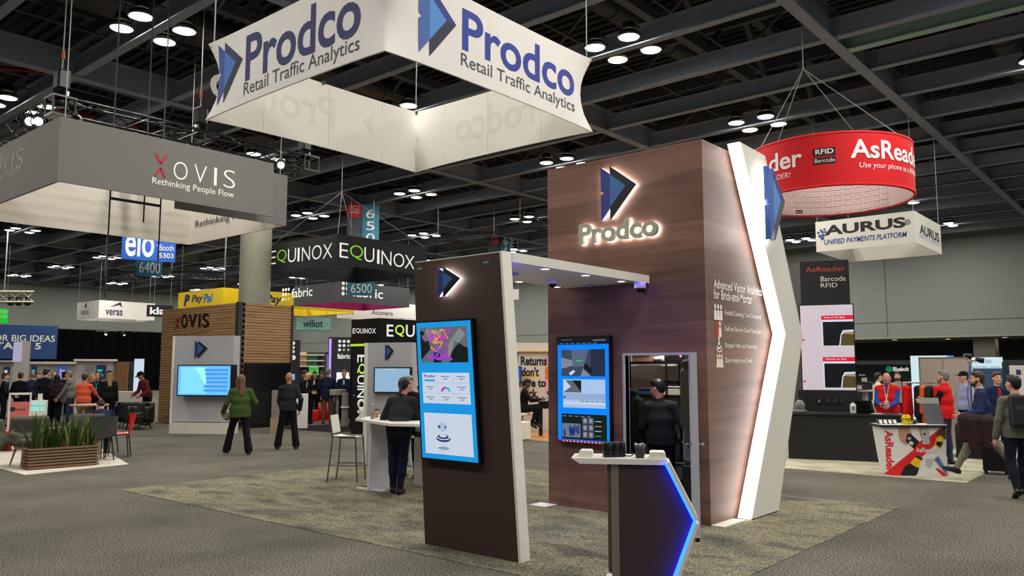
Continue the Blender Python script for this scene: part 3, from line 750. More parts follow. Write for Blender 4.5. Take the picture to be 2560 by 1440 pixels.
def pillar_screen(R, P, T):
    R(sblue, 0, 0, 1, 1)
    R(sgrey, .07, .70, .93, .96, 2)
    for q in ([(.07, .72), (.25, .80), (.2, .92), (.07, .94)], [(.6, .7), (.93, .7), (.93, .8), (.7, .86)], [(.3, .7), (.45, .7), (.42, .78), (.33, .8)]): P(sdark, q, 3)
    for q in ([(.55, .72), (.65, .78), (.9, .9), (.8, .95), (.6, .84)], [(.1, .88), (.35, .84), (.5, .93), (.2, .955)]): P(S('ash', (150, 156, 160), .6), q, 3)
    r = random.Random(5)
    for k in range(16):
        x, y = .25 + .35 * r.random(), .74 + .15 * r.random(); pts = [(x, y)]
        for j in range(4): x, y = min(.9, max(.1, x + r.uniform(-.16, .16))), min(.94, max(.72, y + r.uniform(-.05, .05))); pts.append((x, y))
        for q in wig(pts, .006): P([smag, S('violet', (140, 70, 220), .8), smag, sorg][k % 4], q, 4)
    R(swhite, .07, .40, .93, .625, 2)
    for i in range(1, 3): R(spale, .07 + .287 * i - .004, .40, .07 + .287 * i + .004, .625, 3)
    for j in (.475, .55): R(spale, .07, j - .002, .93, j + .002, 3)
    T(snavy, 'Prodco', .11, .59, .31, .612, 3, bold=.02); R(sblue, .11, .562, .31, .575, 3)
    for i in range(3):
        for j in range(3):
            if (i, j) != (0, 2) and (i, j) != (1, 1): R(sink, .13 + .287 * i, .445 + .075 * j, .29 + .287 * i, .449 + .075 * j, 3); R(S('mist', (150, 170, 205), .7), .18 + .287 * i, .425 + .075 * j, .25 + .287 * i, .436 + .075 * j, 3)
    for t in range(8):
        a, c = t * PI / 8, (t + 1) * PI / 8
        P([smag, S('teal', (60, 190, 200), .8)][t < 4], [(.5 + .05 * math.cos(a), .488 + .02 * math.sin(a)), (.5 + .09 * math.cos(a), .488 + .036 * math.sin(a)), (.5 + .09 * math.cos(c), .488 + .036 * math.sin(c)), (.5 + .05 * math.cos(c), .488 + .02 * math.sin(c))][::-1], 3)
    R(swhite, .07, .035, .93, .33, 2)
    def el(m, x, y, rx, ry, lv): P(m, [(x + rx * math.cos(k * PI / 12), y + ry * math.sin(k * PI / 12)) for k in range(24)], lv)
    el(snavy, .41, .15, .13, .026, 3); el(swhite, .41, .158, .12, .020, 4); el(snavy, .41, .163, .10, .017, 5); el(swhite, .41, .168, .07, .011, 6)
    el(spale, .40, .232, .085, .034, 3); el(sink, .345, .232, .02, .010, 4); el(sink, .46, .232, .014, .010, 4); el(S('mist', (150, 170, 205), .7), .41, .08, .10, .012, 3)
a0, b0 = Face((5.70, 6.1, 0), (0, -1, 0)).pix(1066, 1142)
FPs = Face((5.70, 6.2, 0), (0, -1, 0))
# the display follows the lean of its pillar
FPl = Face((5.72, 6.2, 0), (0, -1, 0), Vector((0, 0.085, 1)))
q0 = FPl.pix(1066, 1142); q1 = FPl.pix(1206, 792)
display('portrait_display', 'portrait touch display with blue dashboard on the leaning pillar', 'screen', FPl, q0[0] + 0.0, FPl.pix(1060, 1143)[1], FPl.pix(1214, 1150)[0], FPl.pix(1052, 797)[1], -0.055, 0.0, 0.018, pillar_screen)
def tower_screen(R, P, T):
    R(sdark, 0, .93, 1, 1); R(sazure, 0, 0, 1, .935); R(S('tab', (90, 100, 110), .5), .08, .975, .3, .985, 2)
    for k in range(7): R(S('tabtext', (150, 160, 175), .5), .05 + .11 * k, .942, .12 + .11 * k, .948, 2)
    R(S('tabtext', (150, 160, 175), .5), .7, .965, .95, .975, 2)
    R(S('street', (70, 82, 104), .6), .08, .63, .93, .885, 2)
    P(S('shop', (150, 158, 175), .6), [(.08, .70), (.3, .73), (.32, .78), (.08, .81)], 3); P(S('steel', (105, 118, 150), .6), [(.3, .72), (.52, .72), (.62, .885), (.28, .885)], 3); R(S('deep', (44, 54, 78), .6), .66, .63, .93, .885, 3)
    P(S('shop', (150, 158, 175), .6), [(.46, .63), (.65, .63), (.52, .715)], 4); P(sdark, [(.52, .70), (.55, .76), (.68, .70), (.66, .65)], 5); R(sgrn, .37, .77, .5, .782, 5); P(swhite, [(.23, .66), (.32, .69), (.36, .675), (.27, .635)], 5)
    R(S('lilac', (176, 206, 240), .8), .11, .33, .93, .60, 2); R(sgrey, .13, .475, .47, .59, 3); P(swhite, [(.13, .48), (.13, .59), (.16, .59), (.27, .53)], 4); P(sdark, [(.3, .59), (.47, .48), (.47, .59)], 4)
    R(swhite, .11, .36, .93, .385, 3); R(spale, .11, .34, .93, .358, 3); R(snavy, .125, .42, .16, .436, 3); R(S('mist', (150, 170, 205), .7), .11, .405, .93, .465, 2)
    for k in range(5): R(sink, .45 + .1 * k, .39, .52 + .1 * k, .396, 4)
    R(S('forest', (16, 38, 32), .5), .08, .03, .95, .27, 2)
    for k in range(5): R(S('tabtext', (150, 160, 175), .5), .1 + .12 * k, .245, .17 + .12 * k, .253, 3)
    R(S('dusk', (120, 140, 160), .6), .09, .05, .45, .18, 3)
    r = random.Random(2)
    for k in range(14): x, y = .11 + .3 * r.random(), .09 + .05 * r.random(); P(S('crowd', (40, 60, 140), .6), [(x, y - .035), (x + .03, y - .035), (x + .025, y + .03), (x + .005, y + .03)], 4)
    fc = S('facepic', (190, 160, 160), .6)
    for i in range(2):
        for j in range(3):
            x, y = .49 + .115 * i, .05 + .065 * j; R(S('facebg', (90, 110, 150), .6), x, y, x + .1, y + .058, 3); P(fc, [(x + .05 + .03 * math.cos(k * PI / 6), y + .032 + .022 * math.sin(k * PI / 6)) for k in range(12)], 4)
    for k, m in enumerate((sgrn, swhite, sorg, swhite)): R(m, .73, .07 + .045 * k, .85, .076 + .045 * k, 3)
    R(S('taskbar', (150, 30, 80), .6), 0, 0, 1, .022, 2)
    for k in range(12): R(swhite, .1 + .07 * k, .006, .13 + .07 * k, .016, 3)
FTs = Face((TX - 0.075, TY1, 0), (0, -1, 0))
display('portrait_display', 'portrait display with blue page beside the tower doorway', 'screen', FTs, FTs.pix(1393, 1105)[0], FTs.pix(1393, 1106)[1], FTs.pix(1527, 1110)[0], FTs.pix(1390, 843)[1], -0.07, 0.0, 0.014, tower_screen)

# ---------------------------------------------------------------- the reception counter
vd = (at_d(1600, 1200, 6.7) - EYE); vd.z = 0; vd.normalize(); hu = Vector((vd.y, -vd.x, 0))
cc = at_d(1548, 1440, 6.7); cc.z = 0
FC = Face(cc, hu)
def cp_(x, y): return FC.pix(x, y)
pod = thing('reception_counter', 'narrow brown arrow-shaped reception counter with white top and blue edge light', 'counter', cc)
xl, zt = cp_(1546, 1160); xr, _ = cp_(1661, 1158); xt, zm = cp_(1733, 1302)
xb = cp_(1682, 1440)[0]; zb = cp_(1682, 1440)[1]
sl = (xt - xb) / max(0.01, zm - zb); xb0 = xt - sl * (zm - 0.03)
poly = [(xl, 0.03), (xb0, 0.03), (xt, zm), (xr, zt), (xl, zt)]
b = MB(); b.plate(FC, poly, -0.05, 0.0); b.build('front_panel', wood2, pod)
# white frame and glowing blue edge running round the point
def strip(b, pts, w0, w1, d0, d1):
    for (x0, z0), (x1, z1) in zip(pts[:-1], pts[1:]):
        L = math.hypot(x1 - x0, z1 - z0); nx, nz = (z1 - z0) / L, -(x1 - x0) / L
        q = [(x0 + nx * w0, z0 + nz * w0), (x0 + nx * w1, z0 + nz * w1), (x1 + nx * w1, z1 + nz * w1), (x1 + nx * w0, z1 + nz * w0)]
        b.plate(FC, q, d0, d1)
edge = [(xb0, 0.0), (xt, zm), (xr, zt + 0.01)]
b = MB(); strip(b, edge, 0.018, 0.045, -0.25, 0.05); b.build('white_rim', WH, pod)
b = MB(); strip(b, edge, 0.0, 0.016, -0.03, 0.045); b.build('led_strip', M('blue_edge_led', (8, 36, 255), emit=30), pod)
b = MB(); a0 = cp_(1450, 1150)[0]; a1 = xr + 0.02
zt2 = zt + 0.045
b.plate(FC, [(a0, zt), (a1, zt), (a1, zt2), (a0 - 0.07, zt2)], -0.36, 0.03); b.build('top', WH, pod)
b = MB(); x0 = cp_(1527, 1160)[0]; b.plate(FC, [(x0, 0.03), (xl, 0.03), (xl, zt), (x0, zt)], -0.06, 0.0); b.build('post', M('post_bronze', (140, 124, 110), rough=0.4, metal=0.4, var=0.05), pod)
b = MB(); x1 = cp_(1518, 1160)[0]; b.plate(FC, [(x1, 0.14), (x0, 0.12), (x0, zt), (x1, zt)], -0.08, -0.02); b.build('back_post', M('post_dark', (92, 84, 80), rough=0.45, metal=0.3, var=0.05), pod)
b = MB(); b.plate(FC, [(x1 - 0.03, 0.007), (xb0, 0.007), (xb0, 0.03), (x1 - 0.03, 0.03)], -0.40, 0.03); b.build('base_plate', WH, pod)
b = MB(); q = FC.pt(x1 - 0.004, zt - 0.06, -0.05); b.ball(q, 0.014, 10); b.cone(q, q + Vector((0, 0, 0.05)), 0.005, 0.005, 6); b.build('lock_knob', CHR, pod)
# on the counter top
def on_top(x, dp): return FC.pt(cp_(x, 1150)[0], zt2, dp)
def ctbox(label, x0, x1, h, d0, d1):
    b = MB(); A, B = cp_(x0, 1150)[0], cp_(x1, 1150)[0]; fr = Face(FC.pt(0, zt2 + 0.001), FC.u)
    b.plate(fr, [(A, 0), (B, 0), (B, h - .012), (B - .012, h), (A + .012, h), (A, h - .012)], d0, d1)
    return tag(b.build('card_box', WH), label, 'box')
ctbox('low white box at the pointed left end of the counter top', 1446, 1480, 0.052, -0.22, -0.04)
ctbox('low white box at the right end of the counter top', 1624, 1664, 0.052, -0.2, 0.0)
for i, (x, r) in enumerate(((1519, .042), (1537, .040), (1553, .036))):
    c = on_top(x, -0.08 - 0.03 * i); c.z += 0.001
    t = thing('black_canister', ('black canister next to the white box on the counter', 'middle one of the three black canisters on the counter', 'black canister beside the coiled cable on the counter')[i], 'canister', c, group='black canisters on the counter top')
    b = MB(); b.lathe(c, [(0, 0), (r * .95, 0), (r, .01), (r, .105), (r * .9, .112)], 24, caps=False); b.build('body', M('canister_black', (16, 16, 17), rough=0.3, var=0.1), t)
    b = MB(); b.lathe(c, [(r * .94, .113), (r * .94, .122), (0, .122)], 24, caps=False); b.cone(c + Vector((0, 0, .04)), c + Vector((0, 0, .048)), r + .001, r + .001, 24, caps=False); b.build('lid', M('canister_lid', (36, 37, 40), rough=0.4, var=0.1), t)
c = on_top(1572, -0.08); b = MB(); pts = [c + Vector((0, 0, 0.008)) + hu * (0.025 * math.cos(k * PI / 8) * 1.6) + Vector((0, 0, 0.02 + 0.02 * math.sin(k * PI / 8))) + vd * 0.003 * (k % 16) for k in range(36)]
b.tube(pts, 0.004, 6); tag(b.build('coiled_cable', BLK), 'small loop of black cable beside the canisters', 'cable')
c = on_top(1600, -0.06); c.z += 0.001
t = thing('mesh_pouch', 'dark mesh pouch filled with small silver items on the counter', 'pouch', c)
b = MB(); b.lathe(c, [(0, 0), (.034, 0), (.038, .02), (.040, .07), (.044, .10), (.038, .10)], 18, caps=False); b.build('bag', M('dark_mesh', (48, 48, 50), rough=0.6, var=0.4, scale=120), t)
b = MB(); r = random.Random(1)
for k in range(14): b.ball(c + Vector((r.uniform(-.03, .03), r.uniform(-.03, .03), .1 + r.uniform(-.005, .012))), .012, 8)
b.build('contents', M('foil_wrap', (150, 148, 140), rough=0.3, metal=0.6, var=0.3, scale=50), t)

# ---------------------------------------------------------------- inside the closet
sx = TX + 0.86
rack = thing('wire_shelving', 'black wire shelving unit full of supplies inside the closet', 'shelving', (sx + .2, 5.0, 0))
b = MB()
for x in (sx, sx + 0.36):
    for y in (4.62, 5.32, 6.1): b.cone((x, y, 0.008), (x, y, 2.0), 0.014, 0.014, 8)
b.build('uprights', BLK, rack)
SH = (0.35, 0.85, 1.42, 1.86)
for z in SH:
    b = MB(); b.box(sx - .01, sx + .37, 4.6, 6.12, z - .03, z); b.build('shelf', BLK, rack)
box_b = M('cardboard', (120, 92, 66), var=0.1); plast = M('clear_plastic', (176, 172, 160), rough=0.25, var=0.3, scale=14)
def carton(label, y0, y1, z, h, m, d=0.28, name='storage_box', cat='box'):
    t = thing(name, label, cat, (sx + .15, (y0 + y1) / 2, z))
    b = MB(); b.bev(sx + .02, sx + d, y0, y1, z + .001, z + h, .008); b.build('box', m, t)
    b = MB(); b.bev(sx + .012, sx + d + .008, y0 - .008, y1 + .008, z + h, z + h + .02, .005); b.build('lid', m, t); return t
t = thing('open_carton', 'open brown cardboard carton on the closet top shelf', 'box', (sx + .15, 5.70, 1.86))
b = MB(); b.bev(sx + .02, sx + .28, 5.54, 5.85, 1.861, 1.95, .004); b.build('box', box_b, t)
b = MB(); b.hexa([(sx + .02, 5.54, 1.95), (sx + .03, 5.54, 1.95), (sx + .03, 5.85, 1.95), (sx + .02, 5.85, 1.95), (sx - .05, 5.54, 2.0), (sx - .04, 5.54, 2.0), (sx - .04, 5.85, 2.0), (sx - .05, 5.85, 2.0)]); b.build('flap', box_b, t)
def crumple(label, y, z, ry, rz, m, name='plastic_bag', cat='bag', seed=0):
    s = SDF(0.012); r = random.Random(seed)
    for k in range(7): s.ell((sx + .14 + r.uniform(-.05, .05), y + r.uniform(-ry, ry), z + rz * .5 + r.uniform(0, rz * .3)), (.07, ry * .5, rz * .5), k=0.02)
    s.rbox((sx + .15, y, z + .012), (.08, ry, .004), .008)
    v, f = s.mesh(); c = np.array([sx + .15, y, z]); o = bpy.data.objects.new(name, mesh_from(name, [(v - c, f, 0)], [m])); COL.objects.link(o); o.location = c; return tag(o, label, cat)
crumple('crumpled clear plastic bag beside the carton on the top shelf', 5.42, 1.862, .1, .06, plast, seed=3)
carton('black case with red cat-eye marks on the top shelf', 5.06, 5.36, 1.86, .09, BLK)
b = MB(); fr = Face((sx + .011, 5.36, 1.86), (0, -1, 0)); b.mat(M('pink_mark', (220, 110, 120), var=0))
for a in (.03, .24): b.plate(fr, [(a, .05), (a + .02, .05), (a + .03, .085), (a - .01, .085)], 0, .002)
tag(b.build('case_sticker', None), 'pink marks stuck on the black case', 'sticker')
crumple('pale crumpled wrapping on the middle closet shelf', 5.20, 1.422, .13, .05, plast, seed=5)
carton('dark blue storage box on the middle shelf at the closet left', 5.56, 5.76, 1.42, .07, M('box_blue', (40, 60, 84), var=0.1))
carton('flat black printer-like case behind the person in the closet', 5.18, 5.42, 1.55, .05, BLK, d=.33)
t = carton('clear storage tote under the black case in the closet', 5.14, 5.46, 1.421, .1, plast, d=.35, name='storage_tote', cat='box')
carton('black equipment box on the lower closet shelf', 5.45, 5.70, .85, .22, DARKG)
carton('grey box on the lowest closet shelf', 5.10, 5.40, .35, .2, M('box_grey', (100, 100, 108), var=0.1))
# garments on hooks inside the jamb
def hung_coat(label, p, m, w=.16, L=.95, name='hanging_jacket'):
    s = SDF(0.014); x, y, z = 0, 0, 0
    s.ecap((0, 0, -.1), (0, 0.0, -L), .05, .075, np.eye(3), sx=1.0, sy=w / .07, k=.03)
    s.cap((0, w * .9, -.14), (0, w * 1.1, -.75), .05, .045, k=.02); s.cap((0, -w * .9, -.14), (0, -w * 1.1, -.7), .05, .045, k=.02); s.cap((0, -.05, -.03), (0, .05, -.03), .045, k=.04)
    o = soft(name, s, m, loc=p); return tag(o, label, 'jacket')
hung_coat('olive green jacket hanging inside the closet beside the door', Vector((TX + .24, 4.66, 1.86)), M('olive_cloth', (72, 70, 50), rough=.9, var=.15), w=.07)
hung_coat('black coat hanging inside the left of the closet doorway', Vector((TX + .5, 5.62, 1.5)), M('black_cloth', (16, 16, 18), rough=.9, var=.2), w=.12)
b = MB(); b.bev(TX + .30, TX + .6, 4.60, 4.82, 0.012, 0.62, .02); tag(b.build('waste_bin', BLK), 'black bin just behind the open closet door', 'bin')
s = SDF(.014); s.rbox((0, 0, .32), (.05, .1, .28), .02, k=.05); s.ell((.02, .02, .5), (.09, .12, .12)); s.ell((0, -.03, .2), (.08, .11, .15))
tag(soft('dust_cover', s, M('grey_plastic_sheet', (120, 120, 124), rough=.35, var=.25, scale=12), loc=(TX + .42, 4.71, .63)), 'grey plastic bag standing on the black bin', 'bag')
pl = bpy.data.lights.new('closet_fill', 'AREA'); pl.energy = 22.0; pl.size = 0.25; pl.color = (1, .95, .9)  # unseen fill light added to brighten the closet
lo = bpy.data.objects.new('closet_fill', pl); lo.location = (TX + .5, 5.2, 2.4); COL.objects.link(lo)
# ================================================================ signs and trusses hung from the roof
CAB = M('steel_cable', (150, 150, 146), rough=0.4, metal=0.5, var=0)
def cable(b, p, top, r=0.008):
    p, top = Vector(p), Vector(top)
    if top.z > 8: top.z = 12.0
    b.tube([p, top], r, 5)
def fabric(name, rgb, var=0.03, rough=0.8): return M(name, rgb, rough=rough, var=var, scale=1.2)
def ring_sign(label, X0, X1, Y0, Y1, z0, z1, m_out, m_in, flare=0.0, corner=0.0, hang=True, name='hanging_sign', th=0.02, faces=None, hub=None):
    """open four sided fabric ring; returns (thing, face at Y0, face at X0)"""
    t = thing(name, label, 'hanging sign', ((X0 + X1) / 2, (Y0 + Y1) / 2, z0))
    path = []; n = 14
    C = [(X0, Y0), (X1, Y0), (X1, Y1), (X0, Y1)]
    for i in range(4):
        (xa, ya), (xb, yb) = C[i], C[(i + 1) % 4]; L = math.hypot(xb - xa, yb - ya)
        us = [0.5 - 0.5 * math.cos(PI * k / n) for k in range(n)] if flare else [0.0, 1 - 1e-3]
        if corner and flare: us = us[1:]
        for u in us:
            path.append((xa + (xb - xa) * u, ya + (yb - ya) * u, min(u, 1 - u) * L, (1 if u < .5 else -1, (xb - xa) / L, (yb - ya) / L)))
    cx, cy = (X0 + X1) / 2, (Y0 + Y1) / 2
    nv = 8 if flare else 1
    def P(i, v, off):
        x, y, dc, (sg, ux, uy) = path[i % len(path)]
        pull = flare * math.sin(PI * v) * math.exp(-dc / 0.18)
        x += sg * ux * pull; y += sg * uy * pull
        # inward normal
        nx, ny = -uy, ux
        x += nx * (off + (pull if dc < .001 else flare * math.sin(PI * v) * math.exp(-dc / 0.18)))
        y += ny * (off + (flare * math.sin(PI * v) * math.exp(-dc / 0.18)))
        return (x, y, z0 + (z1 - z0) * v + (flare * 0.25 * (1 if v > .5 else -1) * math.exp(-dc / .5) * abs(2 * v - 1)))
    N = len(path)
    for nm, off, m in (('outer_fabric', 0.0, m_out), ('inner_fabric', th, m_in)):
        b = MB(); vs = [P(i, v / nv, off) for v in range(nv + 1) for i in range(N)]
        b.add(vs, [(v * N + i, v * N + (i + 1) % N, (v + 1) * N + (i + 1) % N, (v + 1) * N + i) for v in range(nv) for i in range(N)], bool(flare)); b.build(nm, m, t)
    b = MB()
    for v in (0, 1):
        r = [P(i, v, 0) for i in range(N)] + [P(i, v, th) for i in range(N)]
        b.add(r, [(i, (i + 1) % N, N + (i + 1) % N, N + i) for i in range(N)])
    b.build('hem', m_in, t)
    if hang:
        b = MB()
        if hub is None:
            for x, y in C: cable(b, (x * .97 + cx * .03, y * .97 + cy * .03, z1), (x * .97 + cx * .03, y * .97 + cy * .03, ZB + .1))
        else:
            for x, y in C: cable(b, (x * .97 + cx * .03, y * .97 + cy * .03, z1), hub, 0.010)
            cable(b, hub, (hub[0], hub[1], ZB + 0.4), 0.012)
        b.build('hanging_cables', CAB, t)
    return t, Face((X0, Y0, 0), (1, 0, 0)), Face((X0, Y1, 0), (0, -1, 0))

def lettering(t, items, label=None):
    """items: (face, text, bottom-left pixel, top-right pixel, material, kwargs)"""
    b = MB()
    for fc, s, bl, tr, m, kw in items: b.mat(m).tpx(fc, s, bl, tr, **kw)
    return b.build_faces('lettering', t)

# ---- the large white square sign
wf = fabric('white_stretch_fabric', (232, 228, 224)); wi = fabric('white_inner_fabric', (240, 237, 228))
t, fr, fl = ring_sign('large white square ring sign with blue double arrow hanging overhead', 4.52, 7.75, 5.33, 8.42, 4.60, 5.44, wf, wi, flare=0.11)
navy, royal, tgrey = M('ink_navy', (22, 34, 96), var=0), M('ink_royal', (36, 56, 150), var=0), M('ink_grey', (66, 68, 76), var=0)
def conform(b):
    """lays print on the bowed corners of the large white sign"""
    out = []
    for x, y, z in b.v:
        v = min(1, max(0, (z - 4.60) / .84)); pl = .11 * math.sin(PI * v)
        if y < 5.36: y += pl * math.exp(-min(x - 4.52, 7.75 - x) / .18)
        else: x += pl * math.exp(-min(y - 5.33, 8.42 - y) / .18)
        out.append((x, y, z))
    b.v = out
b = MB()
def face_text(fc, s, x0, yb0, x1, yb1, h0, m, **k):
    b.fid = id(fc)
    _face_text(fc, s, x0, yb0, x1, yb1, h0, m, **k)
def _face_text(fc, s, x0, yb0, x1, yb1, h0, m, **k):
    """text whose base line runs between two pixels and whose height is h0 pixels at its left end"""
    a0, c0 = fc.pix(x0, yb0); a1, c1 = fc.pix(x1, yb1); _, ct = fc.pix(x0, yb0 - h0)
    cb = (c0 + c1) / 2; b.mat(m).text(fc, s, a0, cb, a1, cb + (ct - c0), d=0.003, **k)
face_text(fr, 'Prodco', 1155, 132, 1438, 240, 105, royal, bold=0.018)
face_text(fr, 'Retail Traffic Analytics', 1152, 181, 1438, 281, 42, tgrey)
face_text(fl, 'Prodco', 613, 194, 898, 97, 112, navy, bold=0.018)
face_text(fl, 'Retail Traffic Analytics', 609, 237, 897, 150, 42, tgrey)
conform(b); b.build_faces('lettering', t)
b = MB(); a0, c0 = fr.pix(1047, 130); a1, _ = fr.pix(1140, 95); c1 = fr.pix(1047, -40)[1]
b.fid = 1; logo(b, fr, a0, c0, a1, c0 + 0.72, LOGO_SIGN, d=0.003, th=.001)
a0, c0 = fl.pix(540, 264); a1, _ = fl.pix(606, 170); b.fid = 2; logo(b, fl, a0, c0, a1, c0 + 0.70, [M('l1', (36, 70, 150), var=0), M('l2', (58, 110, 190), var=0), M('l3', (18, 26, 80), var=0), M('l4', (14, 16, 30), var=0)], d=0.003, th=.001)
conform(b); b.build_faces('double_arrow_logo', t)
# print showing faintly through the far sides
gh = M('print_showing_through', (229, 226, 218), rough=.8, var=0.02)
b = MB(); fb = Face((7.75, 8.40, 0), (-1, 0, 0)); fm = Face((4.52, 8.395, 0), (1, 0, 0)); fm.n = -fm.n
fm = Face((4.52, 8.40, 0), (1, 0, 0)); b.mat(gh)
vs, fs = text_geo('Prodco', 0.018); 
b.add([(6.3 - 1.75 * x, 8.3985, 4.86 + .42 * y) for x, y in vs], fs)
b.fid = 2
b.add([(7.2 - .45 * x, 8.3985, 4.70 + .68 * y) for x, y in ((.0, 1), (0, 0), (1, .585))], [(0, 1, 2)])
b.fid = 3; vs, fs = text_geo('Prodco', 0.018); b.add([(7.7285, 5.9 + 1.7 * x, 4.86 + .42 * y) for x, y in vs], fs)
b.build_faces('show_through_print', t)
b = MB(); b.mat(M('fabric_seam', (196, 192, 184), var=0))
for x in (5.25, 6.2, 7.1): b.box(x, x + .004, 8.3975, 8.3995, 4.62, 5.42)
for y in (6.1, 7.0, 7.8): b.box(7.7275, 7.7295, y, y + .004, 4.62, 5.42)
b.build('seam', None, t)
b = MB(); 
for x, y in ((4.55, 8.38), (7.72, 8.38), (7.72, 5.36), (6.1, 8.38)): b.cone((x, y, 5.42), (x, y, 5.46), .02, .02, 8)
b.build('hanging_eye', BLK, t)

# ---- the grey square sign with red X
gf = fabric('grey_banner_fabric', (118, 116, 112)); gf2 = fabric('wrinkled_grey_fabric', (120, 118, 116), var=.12); gi = fabric('beige_inner_fabric', (196, 190, 178))
zb = 4.5
t = thing('hanging_sign', 'large grey square banner sign with a red X word mark', 'hanging sign', (6.7, 14.7, zb))
N_ = at_z(142, 453, zb); X0, Y0 = N_.x, N_.y; X1, Y1 = 8.80, 16.85
GF = Face((X0, Y0, 0), (1, 0, 0)); GL = Face((X0, Y1, 0), (0, -1, 0))
zt_ = zb + 0.98; a1 = GF.pix(680, 546)[0]
b = MB(); b.rect(GF, 0, zb, a1, zt_, -0.03, 0); b.build('front_banner', gf, t)
b = MB(); b.box(X0, X0 + .03, Y0 + 0.03, Y1, zb, zt_); b.build('side_banner', gf, t)
b = MB(); b.box(X0 + 2.1, X1, Y0 + 0.60, Y0 + 0.63, zb, zt_); b.build('second_banner', gf2, t)
b = MB(); b.box(X0, X1, Y1 - .03, Y1, zb, zt_); b.build('back_banner', gi, t)
b = MB(); b.box(X1 - .03, X1, Y0 + .63, Y1 - .03, zb, zt_); b.build('far_side_banner', gi, t)
b = MB(); b.box(X0 + .03, X0 + .036, Y0 + .03, Y1 - .03, zb, zt_); b.build('side_lining', gi, t)
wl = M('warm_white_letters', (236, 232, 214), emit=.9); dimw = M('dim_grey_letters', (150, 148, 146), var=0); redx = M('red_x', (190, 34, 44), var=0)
b = MB()
def xmark(b, fc, x0, y0, x1, y1, m, d=.006):
    """an X whose upper and lower V do not touch"""
    a0, c0 = fc.pix(x0, y0); a1_, c1 = fc.pix(x1, y1); b.mat(m); w_ = (a1_ - a0) * .09; am, h = (a0 + a1_) / 2, c1 - c0
    for (p, q) in (((a0 + w_, c1), (am, c0 + .60 * h)), ((a1_ - w_, c1), (am, c0 + .60 * h)), ((a0 + w_, c0), (am, c0 + .41 * h)), ((a1_ - w_, c0), (am, c0 + .41 * h))):
        L = math.hypot(q[0] - p[0], q[1] - p[1]); nx, nz = -(q[1] - p[1]) / L * w_ * .8, (q[0] - p[0]) / L * w_ * .8
        pl = [(p[0] - nx, p[1] - nz), (q[0] - nx, q[1] - nz), (q[0] + nx, q[1] + nz), (p[0] + nx, p[1] + nz)]
        b.plate(fc, pl if (pl[1][0] - pl[0][0]) * (pl[2][1] - pl[1][1]) - (pl[1][1] - pl[0][1]) * (pl[2][0] - pl[1][0]) > 0 else pl[::-1], d, d + .004)
xmark(b, GF, 384, 440, 419, 390, redx)
for ch, x0, x1 in (('O', 433, 468), ('V', 484, 516), ('I', 534, 541), ('S', 558, 587)):
    a0, c0 = GF.pix(x0, 459); a1_, c1 = GF.pix(x1, 400); yb = 446 + (x0 - 433) * .17; a0, c0 = GF.pix(x0, yb); a1_, _ = GF.pix(x1, yb); c1 = GF.pix(x0, yb - 45)[1]
    b.mat(wl).text(GF, ch, a0, c0, a1_, c1, d=.004, bold=-.017 if ch != 'I' else -.01)
face_text(GF, 'Rethinking People Flow', 380, 463, 584, 499, 21, wl)
for ch, x0, x1 in (('O', -22, 4), ('V', 5, 22), ('I', 30, 33), ('S', 40, 57)):
    yb = 422 - (x0 - 40) * .29 + 2; a0, c0 = GL.pix(x0, yb); a1_, _ = GL.pix(x1, yb); c1 = GL.pix(x0, yb - 46)[1]; b.mat(dimw).text(GL, ch, a0, c0, a1_, c1, d=.004, bold=-.015)
face_text(GL, 'Rethinking People Flow', -110, 490, 50, 448, 18, dimw)
FI = Face((X1 - .04, Y1, 0), (0, -1, 0)); b.mat(M('ink_dark', (58, 58, 60), var=0)); 
a0, c0 = FI.pix(488, 574); a1_, c1 = FI.pix(640, 545); b.text(FI, 'Rethinking People', a0, c0, a1_, c0 + .19, d=.004)
b.build_faces('lettering', t)
b = MB(); pm = M('dark_pole', (40, 38, 50), rough=.5, var=0)
for x in (276, 362, 403):
    p = at_y(x, 480, Y0 + .7); b.tube([(p.x, p.y, zb - .1 - {276: 1.5, 362: .2, 403: 1.0}[x]), (p.x, p.y, 12.0)], .012, 6)
b.build('hanging_pole', pm, t)
b = MB(); p = at_y(276, 480, Y0 + .7); q = at_y(403, 500, Y0 + .7); b.bar((p.x, p.y, zb + .02), (q.x, q.y, zb + .02), .03, .04); b.build('cross_bar', pm, t)
b = MB()
for x, y in ((X0 + .1, Y0 + .1), (X1 - .1, Y0 + .7), (X1 - .1, Y1 - .1)): cable(b, (x, y, zt_), (x, y, ZB))
b.build('hanging_cables', CAB, t)

# ---- black lighting truss above it
def truss(b, p, q, w=.30, r=.024, step=.45, brace=None):
    p, q = Vector(p), Vector(q); ax = (q - p).normalized(); sd = ax.cross(Vector((0, 0, 1))).normalized() * (w / 2); up = Vector((0, 0, w / 2))
    cs = [sd + up, -sd + up, -sd - up, sd - up]; L = (q - p).length; n = max(1, int(L / step))
    for c in cs: b.cone(p + c, q + c, r, r, 8)
    bb = brace or b
    for i in range(n):
        s0, s1 = p + ax * (L * i / n), p + ax * (L * (i + 1) / n)
        for k in range(4):
            a, c = cs[k], cs[(k + 1) % 4]
            if i % 2: a, c = c, a
            bb.cone(s0 + a, s1 + c, r * .5, r * .5, 6, caps=False)
tb = M('black_truss', (9, 9, 9), rough=.3, var=0, spec=.5)
t = thing('lighting_truss', 'black square lighting truss hung above the grey banner sign', 'truss', (7.5, 15.5, 6.0))
zt = 6.1; tx0, tx1, ty0, ty1 = 5.06, 9.95, 14.2, 17.9
